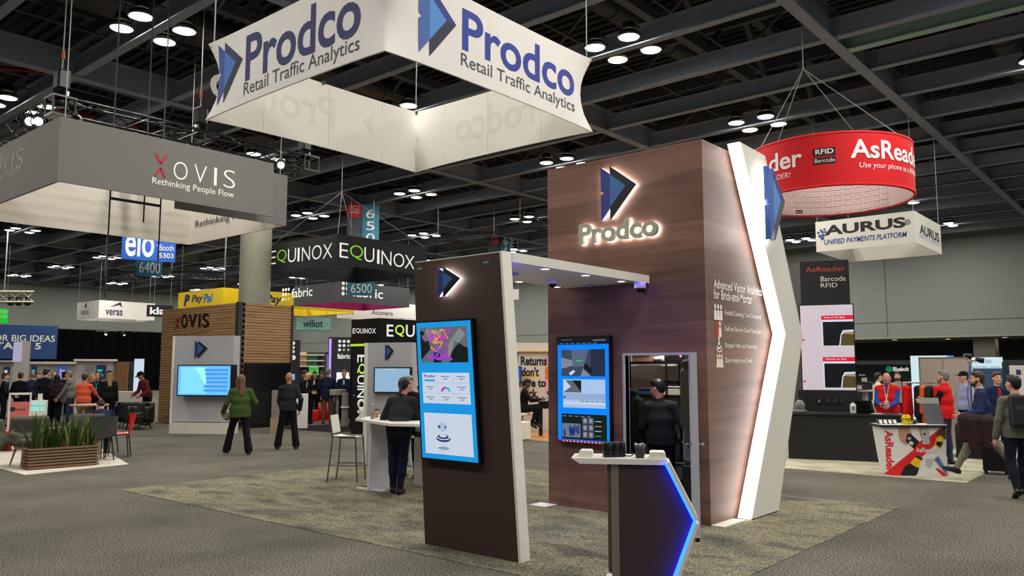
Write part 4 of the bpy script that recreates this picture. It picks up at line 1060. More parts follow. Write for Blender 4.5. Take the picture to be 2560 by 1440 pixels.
for i, (p, q) in enumerate((((tx0, ty0, zt), (tx1, ty0, zt)), ((tx0, ty0 + .15, zt), (tx0, ty1, zt)), ((tx1, ty0 + .15, zt), (tx1, ty1, zt)), ((tx0, ty1, zt), (tx1, ty1, zt)), ((7.3, ty0 + .15, zt), (7.3, ty1, zt)))):
    b = MB(); br = MB(); truss(b, p, q, brace=br); o = b.build('chord_tubes', tb, t); br.build('bracing', tb, o)
for x, y in ((tx0, ty0), (tx1, ty0), (tx1, ty1), (tx0, ty1)):
    b = MB(); b.box(x - .19, x + .19, y - .19, y + .19, zt - .17, zt - .14); b.box(x - .19, x + .19, y - .19, y + .19, zt + .14, zt + .17)
    for sx_ in (-.17, .17):
        for sy in (-.17, .17): b.cone((x + sx_, y + sy, zt - .17), (x + sx_, y + sy, zt + .17), .02, .02, 6)
    b.build('corner_block', tb, t)
def hoist(label, x, y, zlow):
    h = thing('chain_hoist', label, 'hoist', (x, y, zlow))
    b = MB(); b.bev(x - .10, x + .10, y - .12, y + .12, zlow, zlow + .34, .03); b.lathe((x, y, zlow - .28), [(0, 0), (.10, 0), (.11, .05), (.13, .26), (0, .26)], 12, caps=False); b.build('motor', BLK, h)
    b = MB(); cable(b, (x, y, zlow + .34), (x, y, ZB + .1), .012); b.build('chain', CAB, h)
    b = MB(); b.cone((x, y, zlow + .55), (x, y, zlow + .68), .03, .02, 8); b.build('hook', M('hook_orange', (190, 90, 30), var=0), h)
hoist('black chain hoist on the near corner of the black truss', tx0, ty0, zt + .3); hoist('black chain hoist at the right end of the black truss', tx1, ty0 + .1, zt + .3)
hoist('black chain hoist where the cross truss joins', 7.55, ty0 + .05, zt + .3)
def spot(label, p, aim, lit=True):
    p = Vector(p); t = thing('stage_light', label, 'stage light', p); d = (Vector(aim) - p).normalized(); c = p - Vector((0, 0, .2))
    b = MB(); b.lathe(c - d * .12, [(0, 0), (.07, 0), (.09, .04), (.10, .2), (.115, .24), (.10, .24)], 16, ax=d, caps=False); b.build('can', BLK, t)
    b = MB(); b.tube([p, p - Vector((0, 0, .06)), c + Vector((.11, 0, .0)), c + Vector((.11, 0, -.02))], .012, 6); b.tube([p - Vector((0, 0, .06)), c + Vector((-.11, 0, 0))], .012, 6); b.build('yoke', BLK, t)
    b = MB(); b.cone(c + d * .085, c + d * .105, .065, .065, 16); b.build('lens', M('stage_lens', (255, 250, 235), emit=25) if lit else M('stage_lens_off', (90, 92, 94), rough=.1, var=0), t)
for i, (x, y, lit) in enumerate(((76, 283, True), (98, 283, True), (598, 394, True), (703, 398, True), (193, 292, False))):
    p = at_z(x, y - 12, zt - .17); p.z = zt - .16; q = EYE.lerp(p, .3); q.z = 0
    spot(('lit spotlight at the left on the black truss over the grey sign', 'second lit spotlight beside it on the black truss', 'lit spotlight on the truss before the concrete column', 'lit spotlight near the right end of the black truss', 'unlit silver spotlight below the truss near corner')[i], p, (q.x, q.y, 0) if lit else (p.x, p.y - 1, 2), lit)

# ---- black box sign with the green Q
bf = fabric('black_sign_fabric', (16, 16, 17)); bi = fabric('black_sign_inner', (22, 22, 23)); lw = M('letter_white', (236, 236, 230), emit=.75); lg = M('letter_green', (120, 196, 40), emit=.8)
t, fr, fl = ring_sign('black square ring sign with white letters and a green Q', 15.35, 19.2, 20.2, 23.95, 5.0, 5.98, bf, bi, hub=(15.6, 20.35, 7.35))
def letters(b, fc, word, xs, ybase, slope, h, hslope=0.0, bold=0.0, mats=None, xref=None):
    """single letters; xs = left/right pixel pairs, base line ybase + slope*(x - first), height h px"""
    x00 = xs[0][0]; b.fid = id(fc)
    for ch, (x0, x1) in zip(word, xs):
        yb = ybase + slope * (x0 - x00); hh = h + hslope * (x0 - x00)
        a0, c0 = fc.pix(x0, yb); a1_, _ = fc.pix(x1, yb); c1 = fc.pix(x0, yb - hh)[1]
        b.mat((mats or {}).get(ch, lw)).text(fc, ch, a0, c0, a1_, c1, d=.01, bold=bold)
b = MB()
letters(b, fr, 'EQUINOX', [(848, 870), (874, 907), (910, 935), (942, 948), (953, 978), (983, 1010), (1011, 1036)], 643, .17, 37, -.02, -.008, {'Q': lg})
letters(b, fl, 'EQUINOX', [(674, 690), (693, 716), (720, 740), (744, 749), (755, 775), (780, 804), (807, 831)], 662, -.11, 33, .02, -.008, {'Q': lg})
b.build_faces('lettering', t)

# ---- dark ring sign with magenta lining
ff = fabric('charcoal_sign_fabric', (64, 64, 66)); fmag = fabric('magenta_inner', (150, 26, 92))
t, fr, fl = ring_sign('charcoal square ring sign with magenta lining below the black sign', 23.95, 28.4, 31.2, 35.0, 5.0, 5.99, ff, fmag)
b = MB(); 
def dots(b, fc, x, y, s, m):
    b.fid = id(fc)
    a, c = fc.pix(x, y); u = abs(fc.pix(x + s, y)[0] - a)
    for i in range(3):
        for j in range(3):
            r = u * (.42 if i + j < 3 else .26); b.mat(m).plate(fc, [(a + (i - 1) * u * 1.15 + r * math.cos(k * PI / 6), c - (j - 1) * u * 1.15 + r * math.sin(k * PI / 6)) for k in range(12)], .008, .012)
dots(b, fl, 715, 736, 6, lw); b.mat(lw)
a0, c0 = fl.pix(729, 745); a1_, _ = fl.pix(781, 744); c1 = fl.pix(729, 722)[1]; b.fid = id(fl); b.text(fl, 'fabric', a0, c0, a1_, c1, d=.01, bold=.01)
dots(b, fr, 868, 722, 9, lw); b.mat(lw); a0, c0 = fr.pix(880, 741); a1_, _ = fr.pix(957, 748); c1 = fr.pix(880, 716)[1]; b.text(fr, 'fabric', a0, c0, a1_, c1, d=.01, bold=.01)
b.build_faces('lettering', t)

# ---- yellow ring sign
yf = fabric('yellow_sign_fabric', (242, 204, 26)); 
t, fr, fl = ring_sign('yellow square ring sign with dark blue letters behind the column', 21.1, 29.3, 36.9, 41.4, 5.02, 5.85, yf, yf)
b = MB(); pn, pb = M('letter_navy', (18, 34, 100), var=0), M('letter_azure', (20, 110, 200), var=0)
face_text(fl, 'P', 459, 766, 474, 764, 28, pn, bold=.06, shear=.2); face_text(fl, 'Pay', 479, 762, 507, 758, 23, pn, bold=.03, shear=.2); face_text(fl, 'Pal', 508, 758, 532, 754, 22, pb, bold=.03, shear=.2)
face_text(fr, 'Pay', 664, 762, 704, 764, 26, pn, bold=.03, shear=.2)
b.build_faces('lettering', t)

# ---- white ring behind, teal box sign, small far signs
wf2 = fabric('plain_white_sign', (222, 218, 212))
t, fr, fl = ring_sign('white ring sign with grey lettering partly behind the charcoal sign', 31.4, 36.6, 38.0, 41.2, 5.0, 5.9, wf2, wf2)
b = MB(); face_text(fr, 'Acumera', 929, 789, 982, 787, 12, tgrey, bold=.01); face_text(fl, 'Acumera', 838, 789, 884, 786, 12, tgrey, bold=.01); b.build_faces('lettering', t)
t, fr, fl = ring_sign('small white ring sign with dark bird mark far left', 21.45, 25.0, 52.1, 55.4, 4.98, 6.1, wf2, wf2)
b = MB(); face_text(fr, 'veras', 263, 789, 306, 788, 14, M('ink_blue', (40, 46, 84), var=0), bold=.02); face_text(fl, 'veras', 202, 787, 222, 786, 10, _m['ink_blue']); 
a, c = fr.pix(290, 766); b.mat(_m['ink_blue']).plate(fr, [(a - .35, c - .05), (a + .28, c + .3), (a + .4, c - .05), (a + .2, c + .1)], .006, .01)
a, c = fl.pix(214, 766); b.plate(fl, [(a - .2, c - .1), (a + .1, c + .3), (a + .2, c - .1), (a, c)], .006, .01); b.build_faces('lettering', t)
b = MB(); 
for x in (22.0, 23.2, 24.4): b.tube([(x, 53.6, 4.98), (x, 53.6, 4.2)], .015, 5)
b.tube([(22.0, 53.6, 4.2), (24.4, 53.6, 4.35)], .02, 5); b.build('light_bar', CAB, t)
for i, x in enumerate((22.6, 23.7)): spot(('left', 'right')[i] + ' one of two spotlights on the bar below the small white ring sign', (x, 53.6, 4.3), (x + (2 if i else -2), 51, 0))

def plate_sign(name, label, d, quad, m, th=.05, cat='hanging sign', hang=1):
    """flat sign through four pixels (bl, br, tr, tl) at distance d, hung upright"""
    a, c = at_d(*quad[0], d), at_d(*quad[1], d); ft = at_d(*quad[3], d)
    z0, z1 = min(a.z, c.z), max(ft.z, at_d(*quad[2], d).z)
    u = Vector((c.x - a.x, c.y - a.y, 0)); fc = Face((a.x, a.y, 0), u); L = u.length
    t = thing(name, label, cat, (a.x + u.x / 2, a.y + u.y / 2, z0))
    b = MB(); b.rect(fc, 0, z0, L, z1, -th, 0); b.build('panel', m, t)
    if hang:
        b = MB()
        for s in (.1, .9): p = fc.pt(L * s, z1, -th / 2); cable(b, p, (p.x, p.y, ZB + .2))
        b.build('hanging_cables', CAB, t)
    return t, fc, L, z0, z1
def plate_text(t, fc, items):
    b = MB()
    for m, s, a0, c0, a1_, c1, k in items: b.mat(m).text(fc, s, a0, c0, a1_, c1, d=.008, **k)
    return b.build_faces('lettering', t)
elo = M('royal_blue_sign', (16, 82, 178), var=.05); tealm = M('teal_sign', (40, 108, 132), var=.06); wt = M('sign_white', (226, 224, 214), var=0)
t, fc, L, z0, z1 = plate_sign('hanging_sign', 'blue banner with big white letters below the grey sign', 35, ((303, 640), (391, 652), (391, 575), (306, 575)), elo)
plate_text(t, fc, [(wt, 'elo', L * .1, z0 + .12, L * .92, z0 + 1.35, dict(bold=.015))])
t, fc, L, z0, z1 = plate_sign('hanging_sign', 'second blue panel with booth number beside the blue banner', 35.2, ((391, 654), (438, 652), (438, 600), (391, 598)), elo)
plate_text(t, fc, [(wt, 'Booth', L * .12, z0 + .46, L * .9, z0 + .7, {}), (wt, '5303', L * .12, z0 + .16, L * .9, z0 + .36, dict(bold=.01))])
t, fc, L, z0, z1 = plate_sign('aisle_sign', 'teal aisle sign numbered 6400', 37, ((339, 689), (405, 687), (405, 648), (340, 655)), tealm)
plate_text(t, fc, [(wt, '6400', L * .12, z0 + .14, L * .92, z1 - .16, {})])
t, fc, L, z0, z1 = plate_sign('aisle_sign', 'small teal aisle sign numbered 6500 before the charcoal ring sign', 31.8, ((867, 738), (938, 733), (938, 704), (868, 708)), tealm)
plate_text(t, fc, [(wt, '6500', L * .14, z0 + .1, L * .88, z1 - .1, {})])
rdm = M('red_disc', (176, 40, 38), var=.05)
def number_banner(label, d, xl, xm, xr, yt, yb, disc, word, digits):
    t, fc, L, z0, z1 = plate_sign('aisle_banner', label, d, ((xl, yb), (xr, yb), (xr, yt), (xl, yt)), M('banner_slate', (62, 70, 76), var=.05))
    b = MB(); a0 = fc.pix(xm, yt)[0]; b.rect(fc, a0, z0, L, z1, .002, .03); b.build('teal_panel', tealm, t)
    a, c = fc.pix(disc[0], disc[1]); r = abs(fc.pix(disc[0] + disc[2], disc[1])[0] - a)
    b = MB(); b.plate(fc, [(a + r * math.cos(k * PI / 16), c + r * math.sin(k * PI / 16)) for k in range(32)], .032, .05); b.build('red_disc', rdm, t)
    b = MB(); b.mat(wt)
    for k, w_ in enumerate(('NEW IN', 'RETAIL', '& GROCERY')): b.text(fc, w_, a - r * .62, c + r * (.3 - .36 * k), a + r * .62, c + r * (.54 - .36 * k), d=.054)
    dx = (L - a0)
    for k, dg_ in enumerate(digits):
        y0 = yt + (yb - yt) * 0; aa, c1 = fc.pix((xm + xr) / 2, word[0] + k * word[1]); c0 = fc.pix((xm + xr) / 2, word[0] + k * word[1] + word[1] * .72)[1]
        b.text(fc, dg_, aa - dx * .25, c0, aa + dx * .25, c1, d=.034)
    b.build_faces('lettering', t)
number_banner('tall teal aisle banner with 6500 and a red disc above the black sign', 33, 865, 906, 946, 512, 668, (886, 525, 21), (524, 30), '6500')
number_banner('smaller teal aisle banner with red disc beyond the dark pillar', 41.5, 1221, 1252, 1276, 583, 690, (1236, 600, 14), (592, 27), '6600')
# small panels glimpsed through the pillar frame
t, *_ = plate_sign('hanging_sign', 'narrow orange hanging panel seen through the booth frame', 40, ((1262, 743), (1278, 743), (1278, 706), (1262, 706)), M('orange_sign', (222, 120, 50), var=.05))
t, *_ = plate_sign('hanging_sign', 'small white hanging panel seen through the booth frame', 40.3, ((1277, 749), (1297, 749), (1297, 726), (1277, 723)), wf2)
t, *_ = plate_sign('hanging_sign', 'small teal hanging panel below the orange one in the booth frame', 40.1, ((1264, 767), (1284, 767), (1284, 745), (1264, 745)), tealm)
t, fc, L, z0, z1 = plate_sign('hanging_sign', 'black hanging sign with white k partly behind the wood tower', 50, ((366, 791), (432, 786), (432, 764), (366, 764)), bf)
plate_text(t, fc, [(lw, 'klarna', L * .12, z0 + .12, L * 1.4, z1 - .12, dict(bold=.03))])
t, fc, L, z0, z1 = plate_sign('hanging_sign', 'bright green hanging box sign at the left edge', 50, ((-30, 806), (19, 806), (22, 772), (-30, 776)), M('bright_green', (0, 190, 40), emit=.8), th=.5)
plate_text(t, fc, [(wt, 'EXHIBITOR', L * .1, z0 + .5, L * .95, z0 + .66, {}), (wt, 'SERVICES', L * .1, z0 + .25, L * .95, z0 + .41, {})])
tg = M('teal_gradient_box', (140, 186, 184), var=.3, scale=.4, rgb2=(126, 182, 160))
t, fc, L, z0, z1 = plate_sign('hanging_sign', 'pale teal box sign with dark wavy lettering', 44, ((740, 824), (826, 826), (826, 795), (741, 795)), tg, th=.8)
plate_text(t, fc, [(M('ink_black', (20, 26, 30), var=0), 'wiliot', L * .2, z0 + .16, L * .78, z1 - .1, dict(bold=.01))])

# ---- round red sign
rf = fabric('red_sign_fabric', (206, 18, 26)); pinkw = fabric('pinkish_inner_fabric', (222, 196, 192))
ac, ar = at_z(2080, 535, 5.0), 1.5; z0, z1 = 5.0, 5.95
n = at_z(2258, 525, 5.0); hd_ = math.hypot(n.x, n.y); dcen = 16.55; ac = at_d(2075, 530, dcen)
t = thing('hanging_sign', 'round red cylinder sign with white lettering hanging on cables', 'hanging sign', (ac.x, ac.y, z0))
for nm, r, m in (('outer_fabric', ar, rf), ('inner_fabric', ar - .03, pinkw)):
    b = MB(); b.lathe((ac.x, ac.y, 0), [(r, z0), (r, z1)], 72, caps=False); b.build(nm, m, t)
b = MB(); b.lathe((ac.x, ac.y, 0), [(ar, z0 - .02), (ar + .012, z0 - .01), (ar + .012, z0 + .02), (ar, z0 + .02), (ar - .03, z0 + .02), (ar - .03, z0 - .02), (ar, z0 - .02)], 72, caps=False); b.lathe((ac.x, ac.y, 0), [(ar + .008, z1 - .02), (ar + .008, z1 + .012), (ar - .03, z1 + .012), (ar - .03, z1 - .02)], 72, caps=False); b.build('hem', rf, t)
vb = math.atan2(-ac.y, -ac.x)                     # bearing of the viewer from the sign
def bend(b, s, ang0, ang1, c0, c1, m, inside=False, bold=0, shear=0):
    vs, fs = text_geo(s, bold, shear); r = (ar + .006) if not inside else ar - .038
    b.mat(m).add([(ac.x + r * math.cos(ang0 + (ang1 - ang0) * x), ac.y + r * math.sin(ang0 + (ang1 - ang0) * x), c0 + (c1 - c0) * y) for x, y in vs], fs)
def bend_box(b, ang0, ang1, c0, c1, m, inside=False, lift=0.0):
    r = (ar + .004 + lift) if not inside else ar - .035 - lift; k = 6
    vs = [(ac.x + r * math.cos(ang0 + (ang1 - ang0) * i / k), ac.y + r * math.sin(ang0 + (ang1 - ang0) * i / k), c) for c in (c0, c1) for i in range(k + 1)]
    b.mat(m).add(vs, [(i, i + 1, k + 2 + i, k + 1 + i) for i in range(k)])
def ang_px(x):
    """angle on the drum seen at pixel column x (near side); grows to the right"""
    off = (x - 2075) / FPX * dcen / 1.0; return vb + math.asin(max(-.999, min(.999, off / ar * .985)))
b = MB(); wq = M('sign_letter_white', (236, 230, 230), var=0)
bend(b, 'AsReader', ang_px(2121), ang_px(2121) + 1.32, z0 + .46, z0 + .80, wq, bold=.02); bend(b, 'Use your phone as a READER!', ang_px(2138), ang_px(2138) + 1.15, z0 + .26, z0 + .39, wq, shear=.2)
e = ang_px(2022); bend(b, 'AsReader', e - 1.32, e, z0 + .40, z0 + .74, wq, bold=.02); bend(b, 'Use your phone as a READER!', ang_px(1996) - 1.15, ang_px(1996), z0 + .2, z0 + .33, wq, shear=.2)
bend_box(b, ang_px(2045), ang_px(2091), z0 + .54, z0 + .68, M('badge_black', (24, 14, 16), var=0)); bend_box(b, ang_px(2045), ang_px(2091), z0 + .39, z0 + .51, _m['badge_black'])
bend(b, 'RFID', ang_px(2050), ang_px(2087), z0 + .57, z0 + .66, wq, bold=.02); bend(b, 'Barcode', ang_px(2048), ang_px(2089), z0 + .42, z0 + .49, wq)
b.build_faces('lettering', t)
b = MB(); lp = M('faint_badge', (188, 160, 160), var=0); opp = vb + PI; r_ = random.Random(4)
for i in range(12):
    for j in range(8):
        a = opp + .75 - i * .135; dark = (i, j) in ((2, 0), (5, 5), (6, 6), (6, 5), (5, 6))
        z = z0 + .05 + j * .115
        bend_box(b, a, a - .105, z, z + .075, _m['badge_black'] if dark else lp, True)
        if not dark: bend_box(b, a - .006, a - .099, z + .01, z + .065, pinkw, True, .003)
        bend(b, 'RFID' if (i + j) % 2 else 'Barcode', a - .012, a - .093, z + .018, z + .055, wq if dark else lp, True) if True else 0
b.build('badge_print', None, t)
hubp = at_d(2008, 172, dcen)
b = MB()
for a in (vb - .9, vb + .9, vb + PI - .7, vb + PI + .9): cable(b, (ac.x + ar * math.cos(a), ac.y + ar * math.sin(a), z1), hubp, .009)
cable(b, hubp, (hubp.x, hubp.y, ZB + .1), .012); b.build('hanging_cables', CAB, t)

# ---- white payments sign
t, fr, fl = ring_sign('white square ring sign with black letters behind the round red sign', 22.3, 25.05, 5.36, 7.9, 5.0, 5.84, fabric('payment_sign_fabric', (206, 204, 194)), fabric('payment_inner', (196, 194, 184)))
b = MB(); ib = M('letters_black', (20, 22, 28), var=0); iu = M('letters_blue', (30, 62, 130), var=0)
face_text(fl, 'AURUS', 2062, 595, 2264, 562, 25, ib, bold=.035); face_text(fl, 'UNIFIED PAYMENTS PLATFORM', 2061, 611, 2268, 594, 13, iu, bold=.015, shear=.2)
for i, (x, y, r) in enumerate(((2056, 594, .05), (2050, 588, .045), (2058, 586, .045), (2046, 580, .035), (2056, 578, .04), (2064, 578, .035), (2052, 572 + 2, .03), (2061, 571, .03))):
    a, c = fl.pix(x, y + 2); b.mat(iu).plate(fl, [(a + r * math.cos(k * PI / 6), c + r * .8 * math.sin(k * PI / 6)) for k in range(12)], .006, .01)
a, c = fl.pix(2269, 555)
for k in range(14):
    p, q = k * PI / 7, (k + 1) * PI / 7; b.mat(ib).plate(fl, [(a + .05 * math.cos(p), c + .05 * math.sin(p)), (a + .065 * math.cos(p), c + .065 * math.sin(p)), (a + .065 * math.cos(q), c + .065 * math.sin(q)), (a + .05 * math.cos(q), c + .05 * math.sin(q))][::-1], .006, .01)
b.text(fl, 'R', a - .02, c - .03, a + .02, c + .03, d=.006)
face_text(fr, 'AURUS', 2300, 588, 2348, 602, 24, ib, bold=.03); face_text(fr, 'UNIFIED PAYMENTS', 2298, 598, 2350, 612, 9, M('letters_pale_blue', (140, 156, 196), var=0))
b.build_faces('lettering', t)

# ---- silver truss with lamps at the left edge
t = thing('silver_truss', 'silver box truss at the left edge with round lamps below', 'truss', at_d(30, 745, 46))
p, q = at_d(-40, 743, 46), at_d(84, 743, 46); b = MB(); br = MB(); truss(b, p, q, w=.5, r=.05, step=.5, brace=br); o = b.build('chord_tubes', M('aluminium', (190, 188, 150), rough=.3, metal=.6, var=.1), t); br.build('bracing', _m['aluminium'], o)
b = MB(); p = at_d(10, 730, 46); b.tube([p, (p.x, p.y, 12.0)], .03, 6); b.build('hanging_pole', CAB, t)
for i, x in enumerate((27, 47, 69)):
    p = at_d(x, 756, 46); l = thing('moving_head_lamp', ('black lamp under the silver truss next to the green sign', 'middle black ball lamp under the silver truss', 'black ball lamp at the right end of the silver truss')[i], 'stage light', p)
    b = MB(); b.ball(p, .17, 14); b.build('head', BLK, l); b = MB(); b.box(p.x - .1, p.x + .1, p.y - .08, p.y + .08, p.z + .14, p.z + .26); b.build('base', BLK, l)
# far dark trusses above the middle stands
for i, (x0, y0, x1, y1, d) in enumerate(((425, 690, 560, 700, 36), (1095, 592, 1235, 628, 33), (1300, 560, 1378, 625, 30), (262, 690, 350, 700, 44))):
    t = thing('lighting_truss', ('thin black truss above the wood tower', 'black truss sloping behind the dark pillar top', 'black truss with lamps left of the brown tower', 'small black truss above the small white ring sign')[i], 'truss', at_d(x0, y0, d))
    p, q = at_d(x0, y0, d), at_d(x1, y0, d + .5); b = MB(); br = MB(); truss(b, p, q, w=.35, r=.03, step=.5, brace=br); o = b.build('chord_tubes', tb, t); br.build('bracing', tb, o)
    b = MB(); cable(b, p, (p.x, p.y, ZB)); cable(b, q, (q.x, q.y, ZB)); b.build('hanging_cables', CAB, t)
# ================================================================ people
SKIN = M('skin_light', (206, 152, 128), rough=.55, var=.06, scale=20); SKIN2 = M('skin_tan', (176, 124, 98), rough=.55, var=.06, scale=20); SKIN3 = M('skin_brown', (112, 74, 56), rough=.55, var=.06, scale=20)
EYEM = M('eye_dark', (28, 22, 20), rough=.2, var=0); LIP = M('lip', (150, 84, 76), rough=.5, var=0)
def cloth(name, rgb, var=.14): return M('cloth_' + name, rgb, rough=.85, var=var, scale=14, spec=.15, bump=.25)
CB, CN, CK, CG = cloth('black', (20, 20, 22)), cloth('navy', (28, 36, 64)), cloth('charcoal', (40, 40, 43)), cloth('grey', (110, 110, 106))
TRN, TRK, TRB = cloth('dark_trousers', (18, 19, 26)), cloth('khaki', (104, 92, 74)), cloth('jeans', (44, 54, 78))
SHB = M('shoe_black', (14, 14, 15), rough=.35, var=.1); SHW = M('shoe_white', (206, 204, 198), rough=.5, var=.05)
HAIRM = {'black': M('hair_black', (18, 16, 16), rough=.5, var=.3, scale=60, stretch=(1, 1, .15)), 'brown': M('hair_brown', (58, 40, 28), rough=.5, var=.35, scale=60, stretch=(1, 1, .15)), 'grey': M('hair_grey', (118, 112, 106), rough=.5, var=.3, scale=60, stretch=(1, 1, .15)),
         'blond': M('hair_blond', (150, 116, 72), rough=.5, var=.3, scale=60, stretch=(1, 1, .15)), 'auburn': M('hair_auburn', (100, 70, 40), rough=.5, var=.3, scale=60, stretch=(1, 1, .15))}
def unit(v): v = np.array(v, float); return v / (np.linalg.norm(v) + 1e-9)
def ik(a, c, l1, l2, pole):
    """middle joint between a and c; returns (joint, reached end)"""
    a, c = np.array(a, float), np.array(c, float); d = c - a; L = np.linalg.norm(d); mx = (l1 + l2) * .998
    if L > mx: c = a + d / L * mx; d = c - a; L = mx
    x = (l1 * l1 - l2 * l2 + L * L) / (2 * L); h = math.sqrt(max(l1 * l1 - x * x, 1e-6)); u = d / L
    pole = np.array(pole, float); pp = pole - u * (pole @ u); pp = unit(pp)
    return a + u * x + pp * h, c
_hand = {}
def hand_geo(side, curl):
    """hand in its own frame: +x along the fingers, +z out of the back of the hand, thumb on +y (times side); metres"""
    k = (side, curl)
    if k in _hand: return _hand[k]
    s = SDF(.0048)
    s.rbox((.045, 0, 0), (.034, .026, .004), .010, k=.012); s.cap((-.03, 0, 0), (.02, 0, 0), .024, .024, k=.02)
    for i, (y, L, x0) in enumerate(((.031, .070, .085), (.0105, .078, .090), (-.0105, .072, .087), (-.031, .056, .078))):
        p = np.array([x0, y * side, 0]); a = 0.0; seg = (L * .45, L * .31, L * .24)
        for j, l in enumerate(seg):
            a += curl * (.9 if j == 0 else 1.05) + .04 * i
            q = p + np.array([math.cos(a) * l, (y * side) * .06, -math.sin(a) * l]); s.cap(p, q, .0088 - .0009 * j, .0080 - .0009 * j, k=.006 if j == 0 else .002); p = q
    p = np.array([.015, .028 * side, -.004]); 
    for j, (l, a) in enumerate(((.042, .75), (.032, .45), (.026, .25))):
        q = p + np.array([math.cos(a) * l, math.sin(a) * l * side, -curl * .25 * l - .002]); s.cap(p, q, .0115 - .0012 * j, .0105 - .0012 * j, k=.008 if j == 0 else .002); p = q
    _hand[k] = s.mesh(); return _hand[k]

def person(label, loc, facing, h=1.72, top=CB, legs=TRN, shoes=SHB, skin=SKIN, hair=('short', 'brown'), lean=0.0, side=0.0, head=(0, 0), hands=((.25, .05, .82), (-.25, .05, .82)), feet=((.11, 0), (-.11, 0)),
           pelvis=None, hem=.0, sleeve=1.0, bulk=1.0, flare=1.0, res=.016, curl=.35, beard=None, vest=None, collar=None, seat=None, palms=None, foot_z=(0, 0), foot_pitch=(0, 0), knee_out=.12, twist=0.0, name_top='jacket', group=None, hand_on=True, inner=None, twoface=None):
    """a person facing +Y in the local frame, turned to `facing` (a direction in the hall); all heights for 1.75 m"""
    k = h / 1.75; fz = math.atan2(facing[1], facing[0]) - PI / 2
    P = np.array(pelvis if pelvis is not None else (0, 0, .93), float)
    sp = np.array([math.sin(side) * math.cos(lean), math.sin(lean), math.cos(lean) * math.cos(side)]); sp = unit(sp)
    rt = unit(np.array([math.cos(twist), math.sin(twist), 0]) - sp * (np.array([math.cos(twist), math.sin(twist), 0]) @ sp)); fw = np.cross(sp, rt)
    chest, neck = P + sp * .36, P + sp * .54
    hy, hp = head; hd = rt * math.sin(hy) * -1 + fw * math.cos(hy)       # head yaw: + turns to the person's left
    hup = unit(np.array([0, 0, 1.0]) * .75 + sp * .45); hfw = unit(hd - hup * (hd @ hup)); c_, s_ = math.cos(hp), math.sin(hp)
    hf = hfw * c_ - hup * s_; hu_ = hup * c_ + hfw * s_; hr = np.cross(hf, hu_); HR = np.array([hr, hf, hu_])
    hc = neck + hup * .05 + hu_ * .105 + hf * .025
    def hl(x, y, z): return hc + hr * x + hf * y + hu_ * z
    S_ = [P + sp * .447 + rt * s * .160 * bulk - fw * .005 for s in (1, -1)]
    H_ = [P + rt * s * .088 for s in (1, -1)]
    E_, W_ = [], []
    for i, s in enumerate((1, -1)):
        e, w = ik(S_[i], np.array(hands[i]), .285, .255, -fw * .8 + rt * s * .5 - sp * .5); E_.append(e); W_.append(w)
    K_, A_ = [], []
    for i, s in enumerate((1, -1)):
        tgt = np.array([feet[i][0], feet[i][1], .085 + foot_z[i]]); kn, an = ik(H_[i], tgt, .425, .42, np.array([0, 1, 0]) + rt * s * knee_out); K_.append(kn); A_.append(an)
    R3 = np.array([rt, fw, sp]); b_ = bulk
    def torso(s, g, lo=.0):
        s.ecap(P + sp * .02, P + sp * .05, .098 + g, .098 + g, R3, sx=1.55 * b_, sy=1.08, k=.05)
        s.ecap(P + sp * .1, P + sp * .24, .094 + g, .098 + g, R3, sx=1.42 * b_, sy=1.05 * b_, k=.06)
        s.ecap(P + sp * .28, P + sp * .42, .102 + g, .088 + g, R3, sx=1.52 * b_, sy=1.02, k=.06)
        for i in (0, 1): s.cap(P + sp * .49 + rt * (.03 if i == 0 else -.03), S_[i], .044 + g * .6, .048 + g, k=.05)
    def arm(s, i, g, f=1.0, cuff=0.0):
        s.cap(S_[i], E_[i], .052 + g, .042 + g, k=.03)
        if f > .5: e = E_[i] + (W_[i] - E_[i]) * (f - .5) * 2; s.cap(E_[i], e, .042 + g, .033 + g + cuff, k=.02)
    def leg(s, i, g, f=1.0, fl=1.0):
        s.cap(H_[i], K_[i], .084 + g, .056 + g, k=.04); e = K_[i] + (A_[i] - K_[i]) * f; m_ = (K_[i] + e) / 2 - fw * .012
        s.cap(K_[i], e, .054 + g, (.036 + g) * fl, k=.03); s.cap(K_[i] - fw * .01, m_, .05 + g, .05 + g, k=.03)
    # ---- body: one closed surface, head to ankles
    s = SDF(res); torso(s, -.012)
    s.cap(neck - sp * .06, hc - hu_ * .06 - hf * .01, .058, .050, k=.03)
    for i in (0, 1): arm(s, i, -.010); leg(s, i, -.010); s.cap(A_[i], A_[i] - np.array([0, 0, .03]), .034, .034, k=.02)
    body = s.mesh()
    s = SDF(min(res, .0085)); s.cap(neck - sp * .02, hc - hu_ * .06 - hf * .01, .053, .050, k=.03)
    s.ell(hl(0, -.008, .022), (.074, .094, .098), R=HR, k=.03); s.ell(hl(0, .030, -.045), (.056, .062, .068), R=HR, k=.035); s.ell(hl(0, .070, -.088), (.024, .022, .020), R=HR, k=.03)
    s.cap(hl(0, .086, .012), hl(0, .107, -.022), .010, .0145, k=.012); s.cap(hl(-.03, .083, .024), hl(.03, .083, .024), .011, .011, k=.015)
    for sg in (-1, 1):
        s.ell(hl(sg * .040, .070, -.025), (.022, .018, .020), R=HR, k=.02); s.ell(hl(sg * .077, -.008, -.008), (.012, .020, .033), R=HR, k=.006)
    s.cap(hl(-.018, .087, -.053), hl(.018, .087, -.053), .007, .007, k=.008)
    hv, hf_ = s.mesh()
    cen = hv[hf_].mean(1); lc = (cen - hc) @ HR.T; hm = np.zeros(len(hf_), int)
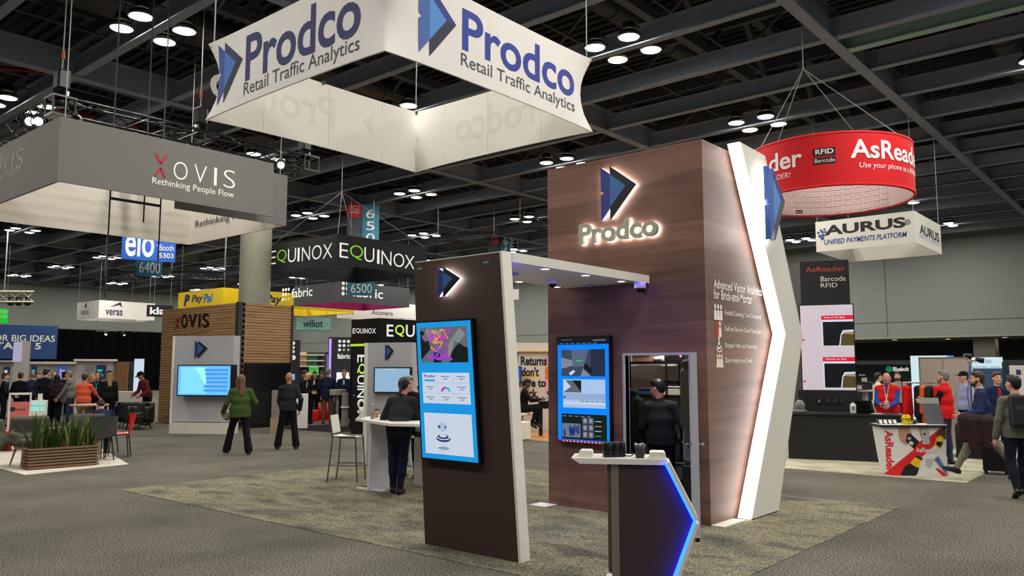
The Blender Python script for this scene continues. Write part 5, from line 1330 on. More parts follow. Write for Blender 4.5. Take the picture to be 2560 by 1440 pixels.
    for sg in (-1, 1):
        hm[((lc[:, 0] - sg * .031) / .014) ** 2 + ((lc[:, 2] - .005) / .0085) ** 2 + np.where(lc[:, 1] < .03, 9, 0) < 1] = 1
        hm[((lc[:, 0] - sg * .032) / .020) ** 2 + ((lc[:, 2] - .029) / .006) ** 2 + np.where(lc[:, 1] < .03, 9, 0) < 1] = 3
    hm[(lc[:, 0] / .024) ** 2 + ((lc[:, 2] + .053) / .007) ** 2 + np.where(lc[:, 1] < .03, 9, 0) < 1] = 2
    parts = [(body[0], body[1], 0), (hv, hf_, hm)]
    for i, sg in enumerate((1, -1)):
        if not hand_on: break
        d = unit(W_[i] - E_[i]); back = np.array(palms[i], float) if palms else rt * sg - fw * .2
        n_ = unit(back - d * (back @ d)); y_ = np.cross(n_, d); g, q = hand_geo(1 if (y_ @ (fw + np.array([0, 0, .6]))) > 0 else -1, curl)
        parts.append((W_[i] + (g[:, :1] + .02) * d + g[:, 1:2] * y_ + g[:, 2:3] * n_, q, 0))
    hairc = HAIRM[hair[1]] if hair else EYEM
    parts = [(v * k, f, m) for v, f, m in parts]
    o = bpy.data.objects.new('person', mesh_from('person', parts, [skin, EYEM, LIP, hairc])); COL.objects.link(o)
    o.location = loc; o.rotation_euler = (0, 0, fz); tag(o, label, 'person', group)
    def add(nm, s, m):
        v, f = s.mesh(); c = bpy.data.objects.new(nm, mesh_from(nm, [(v * k, f, 0)], [m])); COL.objects.link(c); c.parent = o; return c
    # ---- clothes
    def hemmed(s, g, dn):
        torso(s, g); up = np.array([0, 0, 1.0])
        s.ecap(P + sp * .06, P - up * (dn + .05), .104 + g, .112 + g, R3, sx=1.5 * b_, sy=1.10, k=.05)
        s.rbox(P - up * (dn + .30), (.5, .5, .28), .02, k=.012, sub=True)
    dn = hem if hem else .05
    s = SDF(res)
    if vest is None or not hem: hemmed(s, .012, dn)
    else: hemmed(s, .012, dn - .02)
    if vest is None:
        for i in (0, 1): arm(s, i, .013, sleeve, .004)
        s.cap(neck - sp * .07, neck - sp * .02, .066, .058, k=.03); add(name_top, s, top)
    else:
        for i in (0, 1): arm(s, i, .009, sleeve, .004)
        add('shirt', s, top); s = SDF(res); hemmed(s, .024, dn)
        s.cap(neck - sp * .07, neck - sp * .005, .078, .068, k=.03); add('vest', s, vest)
    if collar is not None:
        s = SDF(min(res, .011)); s.cap(neck - sp * .05, neck + sp * .005, .070, .060, k=.02); s.ell(P + sp * .40 + fw * .085, (.035, .03, .11), R=R3, k=.02); add('collar', s, collar)
    if inner is not None:
        s = SDF(min(res, .012)); s.ell(P + sp * .34 + fw * .088, (.045 * b_, .034, .17), R=R3, k=.02); add('shirt_front', s, inner)
    s = SDF(res); s.ecap(P + sp * .0, P + sp * .04, .104, .102, R3, sx=1.5 * b_, sy=1.06, k=.05)
    for i in (0, 1): leg(s, i, .012, .97, flare)
    add('trousers', s, legs)
    for i, sg in enumerate((1, -1)):
        s = SDF(min(res, .013)); a = A_[i]; pt_ = foot_pitch[i]; yaw = twist * .5 + (.12 * -sg); ff = np.array([-math.sin(yaw), math.cos(yaw), 0]); f_ = ff * math.cos(pt_) + np.array([0, 0, math.sin(pt_)]); u_ = np.array([0, 0, math.cos(pt_)]) - ff * math.sin(pt_)
        base = a - u_ * .045; s.cap(base - f_ * .045, base + f_ * .10, .042, .040, k=.02); s.cap(base + f_ * .08 - u_ * .008, base + f_ * .165 - u_ * .012, .037, .030, k=.02); s.cap(a, base, .045, .04, k=.02)
        add('shoe', s, shoes)
    # ---- hair
    if hair:
        s = SDF(min(res, .011)); st = hair[0]
        if st in ('short', 'long', 'bun', 'cap', 'tail', 'bob', 'curly'):
            s.ell(hl(0, -.022, .040), (.082, .096, .090), R=HR, k=.02); s.ell(hl(0, -.055, -.01), (.070, .058, .075), R=HR, k=.02)
            if st == 'short': s.ell(hl(0, .03, .098), (.062, .05, .03), R=HR, k=.03)
        if st == 'bald': s.ell(hl(0, -.06, -.015), (.074, .042, .045), R=HR, k=.02)
        if st in ('long',):
            s.ecap(hl(0, -.06, 0), neck - sp * .16 - fw * .085, .075, .06, HR, sx=1.2, sy=.75, k=.03)
            for sg in (-1, 1): s.cap(hl(sg * .070, -.01, .02), hl(sg * .080, -.02, -.16), .026, .024, k=.03)
        if st in ('bob', 'curly'):
            for sg in (-1, 1): s.cap(hl(sg * .074, -.015, .03), hl(sg * .088, -.02, -.10), .032, .036, k=.03)
            s.ecap(hl(0, -.06, 0), hl(0, -.08, -.1), .08, .07, HR, sx=1.2, sy=.8, k=.03)
        if st == 'bun': s.ell(hl(0, -.115, .02), (.042, .042, .042), k=.02)
        if st == 'tail': s.cap(hl(0, -.10, .03), hl(0, -.13, -.15), .03, .018, k=.02)
        add('hair', s, hairc)
        if st == 'cap':
            s = SDF(min(res, .011)); s.ell(hl(0, -.008, .062), (.088, .104, .075), R=HR, k=.02); s.rbox(hl(0, .12, .045), (.05, .045, .002), .006, R=HR, k=.03); add('cap', s, CB)
    if beard is not None:
        s = SDF(.009); s.ell(hl(0, .058, -.085), (.050, .048, .042), R=HR, k=.02)
        for sg in (-1, 1): s.cap(hl(sg * .066, .01, -.03), hl(sg * .05, .045, -.08), .016, .02, k=.02)
        add('beard', s, HAIRM[beard])
    o['_k'] = k
    # world frame of a local point, for things held
    ca, sa = math.cos(fz), math.sin(fz)
    def wp(p): p = np.array(p) * k; return Vector((loc[0] + ca * p[0] - sa * p[1], loc[1] + sa * p[0] + ca * p[1], loc[2] + p[2]))
    def wd(d): return Vector((ca * d[0] - sa * d[1], sa * d[0] + ca * d[1], d[2]))
    for q in ('_k',): del o[q]
    return o, dict(W=W_, E=E_, S=S_, P=P, neck=neck, hc=hc, sp=sp, fw=fw, rt=rt, wp=wp, wd=wd, k=k, add=add, chest=chest)
# ================================================================ left: lounge, crowd and far stands
def G(x, y): p = at_z(x, y, 0); p.z = 0; return p
def gd(x, d): p = at_d(x, 1100, d); p.z = 0; return p
def look(p, right=0.0, toward=1.0):
    """direction in the hall for someone at p: image-right and towards the viewer"""
    v = Vector((p[0], p[1], 0)).normalized(); r = Vector((v.y, -v.x, 0)); return r * right - v * toward
FH = .0075      # top of the carpets
wslat = M('planter_slat_wood', (126, 98, 72), rough=.6, var=.25, scale=3, stretch=(1, 1, 14))
woodl = M('light_wood', (178, 138, 96), rough=.5, var=.15, scale=4, stretch=(1, 1, 8))
# white carpet under the lounge
c0 = [G(62, 1188), G(322, 1161), G(236, 1112), G(-160, 1120), G(-160, 1168), G(0, 1172)]
carpet('white carpet under the armchairs and planter', whitec, [(p.x, p.y) for p in c0])
# planter
pa, pb = G(69, 1177), G(247, 1163); u = (pb - pa); Lp = u.length; u.normalize(); FPl2 = Face((pa.x, pa.y, FH), u); dp_ = .44; hp_ = .37
t = thing('planter_box', 'long slatted wood planter full of snake plants on white carpet', 'planter', (pa.x, pa.y, FH))
b = MB(); n = 7
for k in range(n):
    z0_ = hp_ * k / n + .012; z1_ = hp_ * (k + 1) / n - .006
    b.plate(FPl2, [(-.0, z0_), (Lp, z0_), (Lp, z1_), (0, z1_)], -.025, 0); b.plate(FPl2, [(0, z0_), (Lp, z0_), (Lp, z1_), (0, z1_)], -dp_, -dp_ + .025)
    b.plate(FPl2, [(0, z0_), (.025, z0_), (.025, z1_), (0, z1_)], -dp_ + .025, -.025); b.plate(FPl2, [(Lp - .025, z0_), (Lp, z0_), (Lp, z1_), (Lp - .025, z1_)], -dp_ + .025, -.025)
b.build('slat_sides', wslat, t)
b = MB(); b.plate(FPl2, [(.03, .0), (Lp - .03, 0), (Lp - .03, hp_ - .05), (.03, hp_ - .05)], -dp_ + .03, -.03); b.build('inner_trough', M('trough_dark', (44, 34, 26), var=.2), t)
b = MB(); b.plate(FPl2, [(.03, hp_ - .05), (Lp - .03, hp_ - .05), (Lp - .03, hp_ - .03), (.03, hp_ - .03)], -dp_ + .03, -.03); b.build('soil', M('soil', (48, 38, 28), rough=1, var=.4, scale=60), t)
leafm = M('snake_leaf', (74, 100, 40), rough=.45, rgb2=(34, 56, 24), scale=22, stretch=(1, 1, 2.5)); leaf2 = M('snake_leaf_edge', (128, 140, 60), rough=.45, var=.2)
r = random.Random(11)
for q in range(7):
    a = .14 + (Lp - .28) * q / 6 + r.uniform(-.04, .04); dd_ = -dp_ / 2 + r.uniform(-.08, .08); b = MB(); base = FPl2.pt(a, hp_ - .035, dd_)
    for k in range(11):
        an = r.uniform(0, 2 * PI); lean = r.uniform(.05, .42) * (1 if k > 2 else .3); L = r.uniform(.34, .68); w0 = r.uniform(.022, .034); tw = r.uniform(0, PI)
        st = base + Vector((math.cos(an), math.sin(an), 0)) * r.uniform(.0, .07); out = Vector((math.cos(an), math.sin(an), 0)); sd = Vector((math.cos(tw), math.sin(tw), 0))
        vs = []; ns = 7
        for j in range(ns + 1):
            s_ = j / ns; c = st + out * (L * lean * s_ * (.6 + .7 * s_)) + Vector((0, 0, L * s_ * (1 - .22 * lean * s_))); w_ = w0 * (1.0 if s_ < .55 else max(.04, 1 - ((s_ - .55) / .45) ** 1.6)) * (.75 + .6 * min(s_, .4)); nn = sd.cross(Vector((0, 0, 1))) * (.25 * w_)
            vs += [c - sd * w_, c + nn, c + sd * w_, c - nn * .2]
        b.mat(leafm if k % 4 else leaf2).add(vs, [(j * 4 + i, j * 4 + (i + 1) % 4, (j + 1) * 4 + (i + 1) % 4, (j + 1) * 4 + i) for j in range(ns) for i in range(4)], True)
    b.build('snake_plant', None, t)
# armchairs
upg = M('grey_upholstery', (92, 90, 80), rough=.9, var=.1, scale=30, spec=.1)
def armchair(label, p, face, m=upg):
    rz = math.atan2(face[1], face[0]) + PI / 2       # modelled facing -Y
    t = thing('armchair', label, 'armchair')
    s = SDF(.016); R = np.array([[1, 0, 0], [0, math.cos(.22), math.sin(.22)], [0, -math.sin(.22), math.cos(.22)]])
    s.rbox((0, .27, .66), (.27, .025, .17), .055, R=R, k=.05); s.rbox((0, .20, .46), (.30, .04, .05), .05, R=R, k=.06)
    for sg in (-1, 1): s.cap((sg * .30, .25, .56), (sg * .355, -.12, .56), .055, .05, k=.07); s.cap((sg * .33, .2, .46), (sg * .34, -.10, .44), .06, .06, k=.06); s.cap((sg * .355, -.12, .56), (sg * .345, -.14, .42), .05, .05, k=.04)
    for z in (.60, .72): s.cap((-.28, .2 - (.66 - z) * .22, z), (.28, .2 - (.66 - z) * .22, z), .008, .008, k=.02, sub=True)
    for x in (-.12, .12): s.cap((x, .17, .5), (x, .26, .85), .008, .008, k=.02, sub=True)
    soft('back_shell', s, m, t)
    s = SDF(.016); s.rbox((0, -.02, .42), (.25, .24, .025), .045, k=.03); soft('seat', s, m, t)
    b = MB(); b.bev(-.26, .26, -.24, .24, .31, .36, .01); b.build('seat_frame', woodl, t)
    for sx_ in (-1, 1):
        for sy in (-1, 1): b = MB(); b.cone((sx_ * .22, sy * .20, .33), (sx_ * .29, sy * .27, 0.0), .022, .014, 10); b.build('leg', woodl, t)
    t.location = (p[0], p[1], FH); t.rotation_euler.z = rz; return t
p = gd(85, 17.5); armchair('quilted grey armchair with wooden legs behind the planter', p, look(p, .35, 1))
p = gd(-62, 17.0); armchair('grey armchair cut off by the left picture edge', p, look(p, -.9, .5))
p = gd(205, 18.3); armchair('plain grey armchair turned away beside the red chairs', p, look(p, -.3, -1))
def shell_chair(label, p, face, m, h=.46):
    t = thing('shell_chair', label, 'chair')
    b = MB()
    def P(u, v):
        x = (u - .5) * (.46 + .06 * v); 
        if v < .5: y, z = -.22 + v * 2 * .42, h + .03 * abs(u - .5) * 2 - .02 * math.sin(v * 2 * PI)
        else: w_ = (v - .5) * 2; y, z = .20 + .10 * w_ - .10 * (abs(u - .5) * 2) ** 2 * w_, h + .38 * w_ + .02
        return (x, y, z)
    b.grid(P, 10, 14); b.grid(lambda u, v: tuple(np.array(P(1 - u, v)) - np.array((0, -.012 if v > .5 else 0, .014))), 10, 14); b.build('shell', m, t)
    for sx_ in (-1, 1):
        for sy in (-1, 1): b = MB(); b.cone((sx_ * .17, sy * .16 , h - .01), (sx_ * .21, sy * .21, 0), .013, .010, 8); b.build('leg', BLK, t)
    t.location = (p[0], p[1], 0); t.rotation_euler.z = math.atan2(face[1], face[0]) + PI / 2; return t
redp = M('red_plastic', (214, 18, 22), rough=.35, var=.04)
p = gd(297, 18.4); shell_chair('red shell chair with black legs at the aisle end of the lounge', p, look(p, -.85, -.1), redp)
p = gd(247, 17.8); shell_chair('dark grey shell chair with black legs beside the planter end', p, look(p, -.4, -.9), M('shell_grey', (70, 72, 72), rough=.5, var=.05))
p = gd(258, 19.2); shell_chair('red shell chair partly hidden behind the dark jacket', p, look(p, .5, .6), redp)
# jacket over chair, seated person in blue
p = gd(262, 18.9)
o, J = person('person in dark blue jacket seated with back to us among red chairs', (p.x, p.y, 0), look(p, -.25, -1), h=1.66, top=CN, legs=TRK and cloth('navy_trousers', (24, 30, 48)), pelvis=(0, 0, .56), feet=((.12, .36), (-.12, .40)), hands=((.12, .42, .80), (-.12, .40, .80)), lean=.75, head=(0, .55), hair=('short', 'black'), res=.018, hem=.08)
# red bench
p0_, p1_ = at_d(-60, 1090, 20.4), at_d(182, 1090, 21.2); u = p1_ - p0_; u.z = 0; fc = Face((p0_.x, p0_.y, 0), u); L = u.length
t = thing('red_bench', 'long low red bench behind the grey armchair', 'bench', (p0_.x, p0_.y, 0))
b = MB(); b.plate(fc, [(0, .26), (L, .26), (L, .44), (0, .44)], -.5, 0); b.build('seat', redp, t)
for k in range(4): b = MB(); a = .1 + (L - .2) * k / 3; b.plate(fc, [(a - .03, 0), (a + .03, 0), (a + .03, .26), (a - .03, .26)], -.45, -.05); b.build('leg', M('bench_leg', (120, 16, 18), var=.1), t)
b = MB(); b.plate(fc, [(L * .83, .33), (L * .97, .33), (L * .97, .355), (L * .83, .355)], 0, .004); b.build('white_lettering', wt, t)
# bar table
p = gd(219, 20.3); t = thing('bar_table', 'round wood-topped bar table in front of the orange shirt', 'table', (p.x, p.y, 0))
b = MB(); b.lathe(p + Vector((0, 0, .96)), [(0, 0), (.38, 0), (.40, .015), (.40, .035), (0, .035)], 32, caps=False); b.build('tabletop', woodl, t)
b = MB(); b.cone(p, p + Vector((0, 0, .96)), .07, .07, 14); b.build('column', M('table_grey', (86, 88, 92), rough=.5, metal=.4, var=.05), t)
b = MB(); b.lathe(p, [(0, 0), (.28, 0), (.28, .015), (.05, .03), (0, .03)], 24, caps=False); b.build('base', _m['table_grey'], t)
# pink podium and tablet desk
def panel_box(name, label, cat, d, x0, x1, yb, yt, depth, m, parts=(), zb=0.0):
    a, c = at_d(x0, yb, d), at_d(x1, yb, d); u = c - a; u.z = 0; fc = Face((a.x, a.y, 0), u); L = u.length; z1 = at_d((x0 + x1) / 2, yt, d).z
    t = thing(name, label, cat, (a.x + u.x / 2, a.y + u.y / 2, zb)); b = MB(); b.rect(fc, 0, zb, L, z1, -depth, 0); b.build('body', m, t)
    return t, fc, L, z1
pkm = M('pink_panel', (206, 110, 104), var=.05)
t, fc, L, z1 = panel_box('podium', 'pink podium with white frame and dark round logo', 'podium', 23, 22, 70, 1070, 1006, .4, pkm)
b = MB(); 
for a in (-.04, L): b.rect(fc, a, 0, a + .04, z1 + .2, -.42, .02)
b.rect(fc, -.04, z1 + .18, L + .04, z1 + .22, -.42, .02); b.build('white_frame', WH, t)
b = MB(); b.mat(M('logo_dark', (30, 34, 44), var=0)); a, c = fc.pix(32, 1023); b.plate(fc, [(a + .055 * math.cos(k * PI / 8), c + .055 * math.sin(k * PI / 8)) for k in range(16)], .001, .006); a0, c0 = fc.pix(40, 1027); a1_, c1 = fc.pix(64, 1019); b.text(fc, 'kount', a0, c0, a1_, c1, d=.004); b.build('logo_print', None, t)
t, fc, L, z1 = panel_box('tablet_desk', 'white desk with two pale teal tablet screens beside the pink podium', 'desk', 23.2, 72, 116, 1070, 1002, .4, WH)
b = MB(); tlm = S('tablet_teal', (150, 225, 215), .8)
for y0, y1 in ((1013, 1004), (1028, 1017)): a0, c0 = fc.pix(74, y0); a1_, c1 = fc.pix(98, y1); b.rect(fc, a0, c0, a1_, c1, .0, .01); a0, c0 = fc.pix(100, y0); a1_, c1 = fc.pix(112, y1); b.rect(fc, a0, c0, a1_, c1, .0, .01)
b.build('tablet_screen', tlm, t)
t, fc, L, z1 = panel_box('paper_stand', 'small white notice card standing on the tablet desk', 'sign', 23.4, 94, 106, 1002, 984, .02, WHM, zb=at_d(100, 1001.5, 23.4).z)
# far stands
pan = M('stand_panel_white', (186, 180, 174), rough=.6, var=.05); 
def stand(label, d, x0, x1, yt, depth=.3, m=pan, header=None):
    t, fc, L, z1 = panel_box('exhibition_wall', label, 'exhibition stand', d, x0, x1, 1010, yt, depth, m)
    if header: b = MB(); b.rect(fc, -.1, z1, L + .1, z1 + header, -.5, .3); b.build('header', M('header_white', (216, 210, 196), var=.02), t)
    return t, fc, L, z1
def wall_screen(t, fc, x0, y0, x1, y1, m, extra=()):
    a0, c0 = fc.pix(x0, y0); a1_, c1 = fc.pix(x1, y1); b = MB(); b.rect(fc, a0, c0, a1_, c1, .0, .06); o = b.build('display', m, t)
    b = MB(); 
    for (fx0, fy0, fx1, fy1, mm) in extra: b.mat(mm).rect(fc, a0 + (a1_ - a0) * fx0, c0 + (c1 - c0) * fy0, a0 + (a1_ - a0) * fx1, c0 + (c1 - c0) * fy1, .06, .066)
    if extra: b.build('screen_image', None, o)
dkb, tq, lav = S('slate_blue', (30, 48, 70), .5), S('turquoise', (40, 190, 180), .8), S('lavender', (170, 170, 230), .6)
t, fc, L, z1 = stand('pale stand wall with tall dark key display at the left edge', 36, -30, 28, 905, header=.06); wall_screen(t, fc, 4, 1000, 26, 917, dkb, ((.1, .55, .9, .62, tq), (.1, .3, .8, .36, swhite), (.15, .82, .6, .9, swhite), (0, 0, 1, .2, sblue)))
t, fc, L, z1 = stand('tall pale lavender stand tower before the stage screen', 35, 28, 68, 852); b = MB(); a0, c0 = fc.pix(31, 905); a1_, c1 = fc.pix(56, 856); b.rect(fc, a0, c0, a1_, c1, 0, .03); b.build('lit_panel', M('lavender_lit', (196, 194, 226), emit=.55), t)
t, fc, L, z1 = stand('low pale stand wall with small displays behind the crowd', 37, 68, 186, 910, header=.09); wall_screen(t, fc, 77, 943, 93, 915, dkb, ((.1, .5, .7, .65, tq),)); wall_screen(t, fc, 143, 950, 166, 915, S('photo_blue', (60, 90, 170), .6), ((.2, .1, .5, .8, lav), (.55, .3, .9, .7, swhite)))
t, fc, L, z1 = stand('pale stand wall with dark display left of the wood slats', 36, 186, 281, 903, header=.08); wall_screen(t, fc, 240, 948, 266, 913, dkb, ((.1, .55, .6, .7, tq), (.1, .2, .7, .35, lav)))
b = MB(); a0, c0 = fc.pix(200, 985); a1_, c1 = fc.pix(214, 915); b.plate(fc, [(a0, c0), (a1_, c0), (a1_ + .3, c1), (a0 + .2, c1)], 0, .08); b.build('slanted_panel', M('panel_silver', (150, 154, 160), rough=.3, metal=.3, var=.1), t)
t, fc, L, z1 = stand('stand wall of vertical wooden slats left of the lit panel', 36, 281, 318, 904, depth=.2, m=M('slat_dark', (92, 64, 38), var=.1)); b = MB()
for k in range(9): b.rect(fc, L * k / 9 + .01, .02, L * (k + .62) / 9, z1 - .02, 0, .06)
b.build('wood_slats', M('slat_wood', (166, 122, 74), var=.15), t)
t, fc, L, z1 = stand('narrow stand wall with bottles right of the wood slats', 37, 318, 332, 903, m=M('stand_dark', (40, 38, 40), var=.2))
t, fc, L, z1 = stand('glowing white-blue stand panel beside the wood tower', 35, 331, 356, 897, depth=.25, m=M('stand_glow', (196, 212, 232), emit=.9))
t, fc, L, z1 = panel_box('stand_counter', 'low beige counter beneath the glowing stand panel', 'counter', 33, 289, 372, 1036, 979, .8, M('counter_beige', (186, 180, 164), var=.03))
t, fc, L, z1 = panel_box('banner_stand', 'small purple banner stand beside the beige counter', 'banner', 32, 272, 288, 1036, 981, .05, M('banner_purple', (44, 34, 82), var=.3))
t, fc, L, z1, = panel_box('stage_screen', 'wide dark blue stage screen reading stage 5', 'screen', 57, -40, 141, 897, 813, .3, M('stage_blue', (22, 34, 92), rough=.4, rgb2=(30, 78, 130), scale=.25), zb=at_d(50, 897, 57).z)
b = MB(); b.mat(wt); a0, c0 = fc.pix(-110, 851); a1_, c1 = fc.pix(138, 839); b.text(fc, 'EXHIBITOR BIG IDEAS', a0, c0, a1_, c1, d=.01, bold=.01); a0, c0 = fc.pix(-30, 872); a1_, c1 = fc.pix(103, 857); b.text(fc, 'STAGE 5', a0, c0, a1_, c1, d=.01, bold=.02); b.build('lettering', None, t)
b = MB()
for a in (.5, L - .5): b.bar(fc.pt(a, 0, -.35), fc.pt(a, z1, -.35), .12, .12)
b.build('support_post', BLK, t)
# black tub chairs by the wood tower
def tub_chair(label, p, face, m):
    t = thing('tub_chair', label, 'armchair'); s = SDF(.02)
    for k in range(25): a = -.25 + (PI + .5) * k / 24; c = (math.cos(a) * .33, math.sin(a) * .33); h_ = .72 if .6 < a < 2.6 else .60; s.cap((c[0], c[1], .34), (c[0] * 1.05, c[1] * 1.05, h_), .075, .06, k=.06)
    s.rbox((0, 0, .3), (.26, .26, .08), .04, k=.04); soft('shell', s, m, t)
    s = SDF(.02); s.rbox((0, -.03, .42), (.22, .22, .03), .04); soft('seat_cushion', s, m, t)
    for sx_ in (-1, 1):
        for sy in (-1, 1): b = MB(); b.cone((sx_ * .2, sy * .2, .24), (sx_ * .24, sy * .24, 0), .02, .014, 8); b.build('leg', BLK, t)
    t.location = (p[0], p[1], 0); t.rotation_euler.z = math.atan2(face[1], face[0]) + PI / 2; return t
tubm = M('black_leather', (22, 21, 22), rough=.45, var=.1)
p = gd(322, 27.5); tub_chair('black tub chair left of the leaning person in dark red', p, look(p, .2, -1), tubm)
p = gd(345, 26.6); tub_chair('black tub chair in front of the person in dark red', p, look(p, -.5, .5), tubm)
# the crowd
OR, MR, PL = cloth('orange', (214, 92, 62)), cloth('maroon', (92, 34, 40)), cloth('plum', (58, 36, 42))
crowd = [
 ('person in black at the left edge beside the tall key display', 2, 30, 1.66, (1, .1), dict(top=CB, hair=('short', 'brown'), hands=((.2, .3, 1.0), (-.2, .3, 1.05)))),
 ('person in black jacket holding white paper at the crowd\'s left', 42, 30, 1.68, (.5, -1), dict(top=CB, hair=('short', 'brown'), bulk=1.1, hands=((.3, .1, .85), (-.25, .2, .95)))),
 ('person in dark navy jacket behind the one holding paper', 71, 33, 1.68, (-.6, -.6), dict(top=CN, hair=('short', 'grey'))),
 ('person in charcoal mostly hidden between two dark jackets', 87, 34, 1.66, (-.3, .9), dict(top=CK, hair=('short', 'auburn'))),
 ('tall person in black suit with hands behind back in crowd', 103, 29, 1.80, (.35, -1), dict(top=CB, hair=('short', 'black'), hands=((.05, -.16, .95), (-.05, -.18, .95)), lean=.06, head=(-.4, .2))),
 ('person in maroon top among the dark jackets', 126, 33, 1.66, (.2, 1), dict(top=MR, hair=('long', 'blond'))),
 ('person in plum jacket carrying a pale shoulder bag', 134, 29.5, 1.62, (-.1, -1), dict(top=PL, hair=('long', 'black'), hem=.1)),
 ('person in black cap and black hooded top in crowd', 152, 30.5, 1.70, (.5, -1), dict(top=CB, hair=('cap', 'black'))),
 ('person in grey jacket leaning towards the display counter', 171, 29, 1.72, (-.9, -.3), dict(top=CG, hair=('short', 'grey'), lean=.12, hands=((.2, .35, .95), (-.2, .3, .9)), legs=TRB)),
 ('person in orange shirt and khaki trousers at the bar table', 204, 25.5, 1.66, (.45, -1), dict(top=OR, hair=('short', 'brown'), legs=TRK, sleeve=.55, hands=((.3, .35, 1.0), (-.25, .1, .85)), bulk=1.08)),
 ('person in black standing just right of the orange shirt', 221, 28, 1.64, (.8, .3), dict(top=CB, hair=('long', 'blond'))),
 ('person in black facing us with a teal lanyard', 238, 29, 1.68, (-.4, .9), dict(top=CB, hair=('curly', 'brown'), hands=((.1, .3, 1.05), (-.1, .3, 1.05)))),
 ('person in black with cap seen from behind at the crowd\'s right', 266, 27.5, 1.72, (-.2, -1), dict(top=CB, hair=('long', 'blond'), legs=TRN)),
 ('person in dark red top bending beside the wood tower', 364, 28.5, 1.76, (-.8, .5), dict(top=cloth('dark_red', (92, 36, 34)), hair=('cap', 'black'), lean=.35, head=(0, .4), hands=((.15, .4, .95), (-.2, .35, .95)), skin=SKIN2)),
]
for lab, x, d, h, f, kw in crowd:
    p = gd(x, d); o, J = person(lab, (p.x, p.y, 0), look(p, *f), h=h, res=.022, **kw)
    if 'white paper' in lab:
        q = J['wp'](J['W'][0]) + Vector((0, 0, -.05)); fq = Face(q + look(p, .3, 0), look(p, 1, 0) * 1.0, (0, .2, 1)); b = MB(); b.rect(fq, -.12, -.12, .14, .18, 0, .004); tag(b.build('paper_sheet', WHM), 'white paper sheet held in the crowd behind the pink podium', 'paper')
    if 'shoulder bag' in lab:
        s = SDF(.016); s.rbox((0, 0, .16), (.12, .04, .12), .03, k=.03); q = J['wp'](np.array([.27, -.06, .78])); bag = thing('shoulder_bag', 'pale shoulder bag hanging beside the plum jacket', 'bag', (q.x, q.y, q.z), o.rotation_euler.z); soft('bag_body', s, M('bag_cream', (176, 164, 148), var=.1), bag); b = MB(); b.tube([Vector((q.x, q.y, q.z + .28)), Vector((q.x, q.y, q.z + .5))], .008, 6); b.build('strap', _m['bag_cream'], bag)
    if 'cap seen' in lab:
        s = SDF(.014); hl_ = J['hc'] + np.array([0, -.005, .062]); s.ell(hl_ , (.09, .106, .078)); J['add']('cap', s, CB)
    if 'teal lanyard' in lab:
        q = [J['neck'] + J['rt'] * .05 + J['fw'] * .1, J['chest'] + J['fw'] * .135, J['neck'] - J['rt'] * .05 + J['fw'] * .1]; s = SDF(.012); s.cap(q[0], q[1], .012); s.cap(q[1], q[2], .012); s.rbox(q[1] - np.array([0, 0, .08]), (.03, .004, .04), .008); J['add']('lanyard', s, cloth('teal', (40, 160, 160)))
# ================================================================ middle: wood tower, side kiosks, bar table, far stands
# ---- wood tower with the red X
wcl = M('tower_wood', (168, 130, 90), rough=.6, var=0); ramp_noise(wcl, [(0.3, (112, 84, 56)), (0.5, (176, 138, 96)), (0.7, (146, 112, 76))], 1.2, stretch=(.5, .5, 16), detail=6)
Cx, Cy = 13.2, 22.1; hw = at_x(588, 757, Cx).z
t = thing('booth_tower', 'wood-slatted exhibition tower with red X letters left of the column', 'exhibition stand', (Cx, Cy, 0))
FWL = Face((Cx, 27.0, 0), (0, -1, 0)); FWR = Face((Cx, Cy, 0), (1, 0, 0)); XR2 = FWR.pix(731, 768)[0]
b = MB(); b.rect(FWL, .0, 0, 4.9, hw, -.2, -.03); b.build('side_wall', M('tower_core', (70, 56, 42), var=.1), t)
b = MB(); b.rect(FWR, 0.0, 0, XR2, hw, -.2, -.03); b.build('front_wall', _m['tower_core'], t)
def slats(face, L, name, n=44):
    b = MB(); h_ = hw / n
    for k in range(n): z0_ = k * h_; d_ = .0 if k % 2 else -.012; b.plate(face, [(0.03, z0_ + .006), (L, z0_ + .006), (L, z0_ + h_ - .006), (.03, z0_ + h_ - .006)], -.03, d_)
    return b.build(name, wcl, t)
slats(FWL, 4.87, 'wood_cladding'); slats(FWR, XR2, 'wood_cladding')
b = MB(); b.box(Cx - .04, Cx + .10, Cy - .04, Cy + .10, 0, hw + .02); b.bar((Cx + XR2, Cy - .01, 0), (Cx + XR2, Cy - .01, hw + .02), .06, .06); b.build('corner_post', DARKG, t)
b = MB(); lk = M('letters_dark', (24, 20, 18), rough=.4, var=0); redl = M('letters_red', (150, 30, 34), var=0)
a0, c0 = FWL.pix(438, 821); a1_, c1 = FWL.pix(452, 791)
xmark(b, FWL, 438, 822, 453, 792, redl, d=.03)
for ch, x0, x1 in (('O', 456, 470), ('V', 474, 492), ('I', 499, 502), ('S', 508, 524)):
    yb = 820 - (x0 - 438) * .03; a0, c0 = FWL.pix(x0, yb); a1_, _ = FWL.pix(x1, yb); c1 = FWL.pix(x0, yb - 33)[1]; b.mat(lk).text(FWL, ch, a0, c0, a1_, c1, d=.03, thick=.02)
a0, c0 = FWL.pix(434, 838); a1_, c1 = FWL.pix(522, 831); b.text(FWL, 'Rethinking People Flow', a0, c0, a1_, c1, d=.03, thick=.01); b.build('lettering', None, t)
b = MB(); b.rect(FWL, 1.2, .0, 4.95, .05, -.02, .12); b.build('plinth', WHM, t)
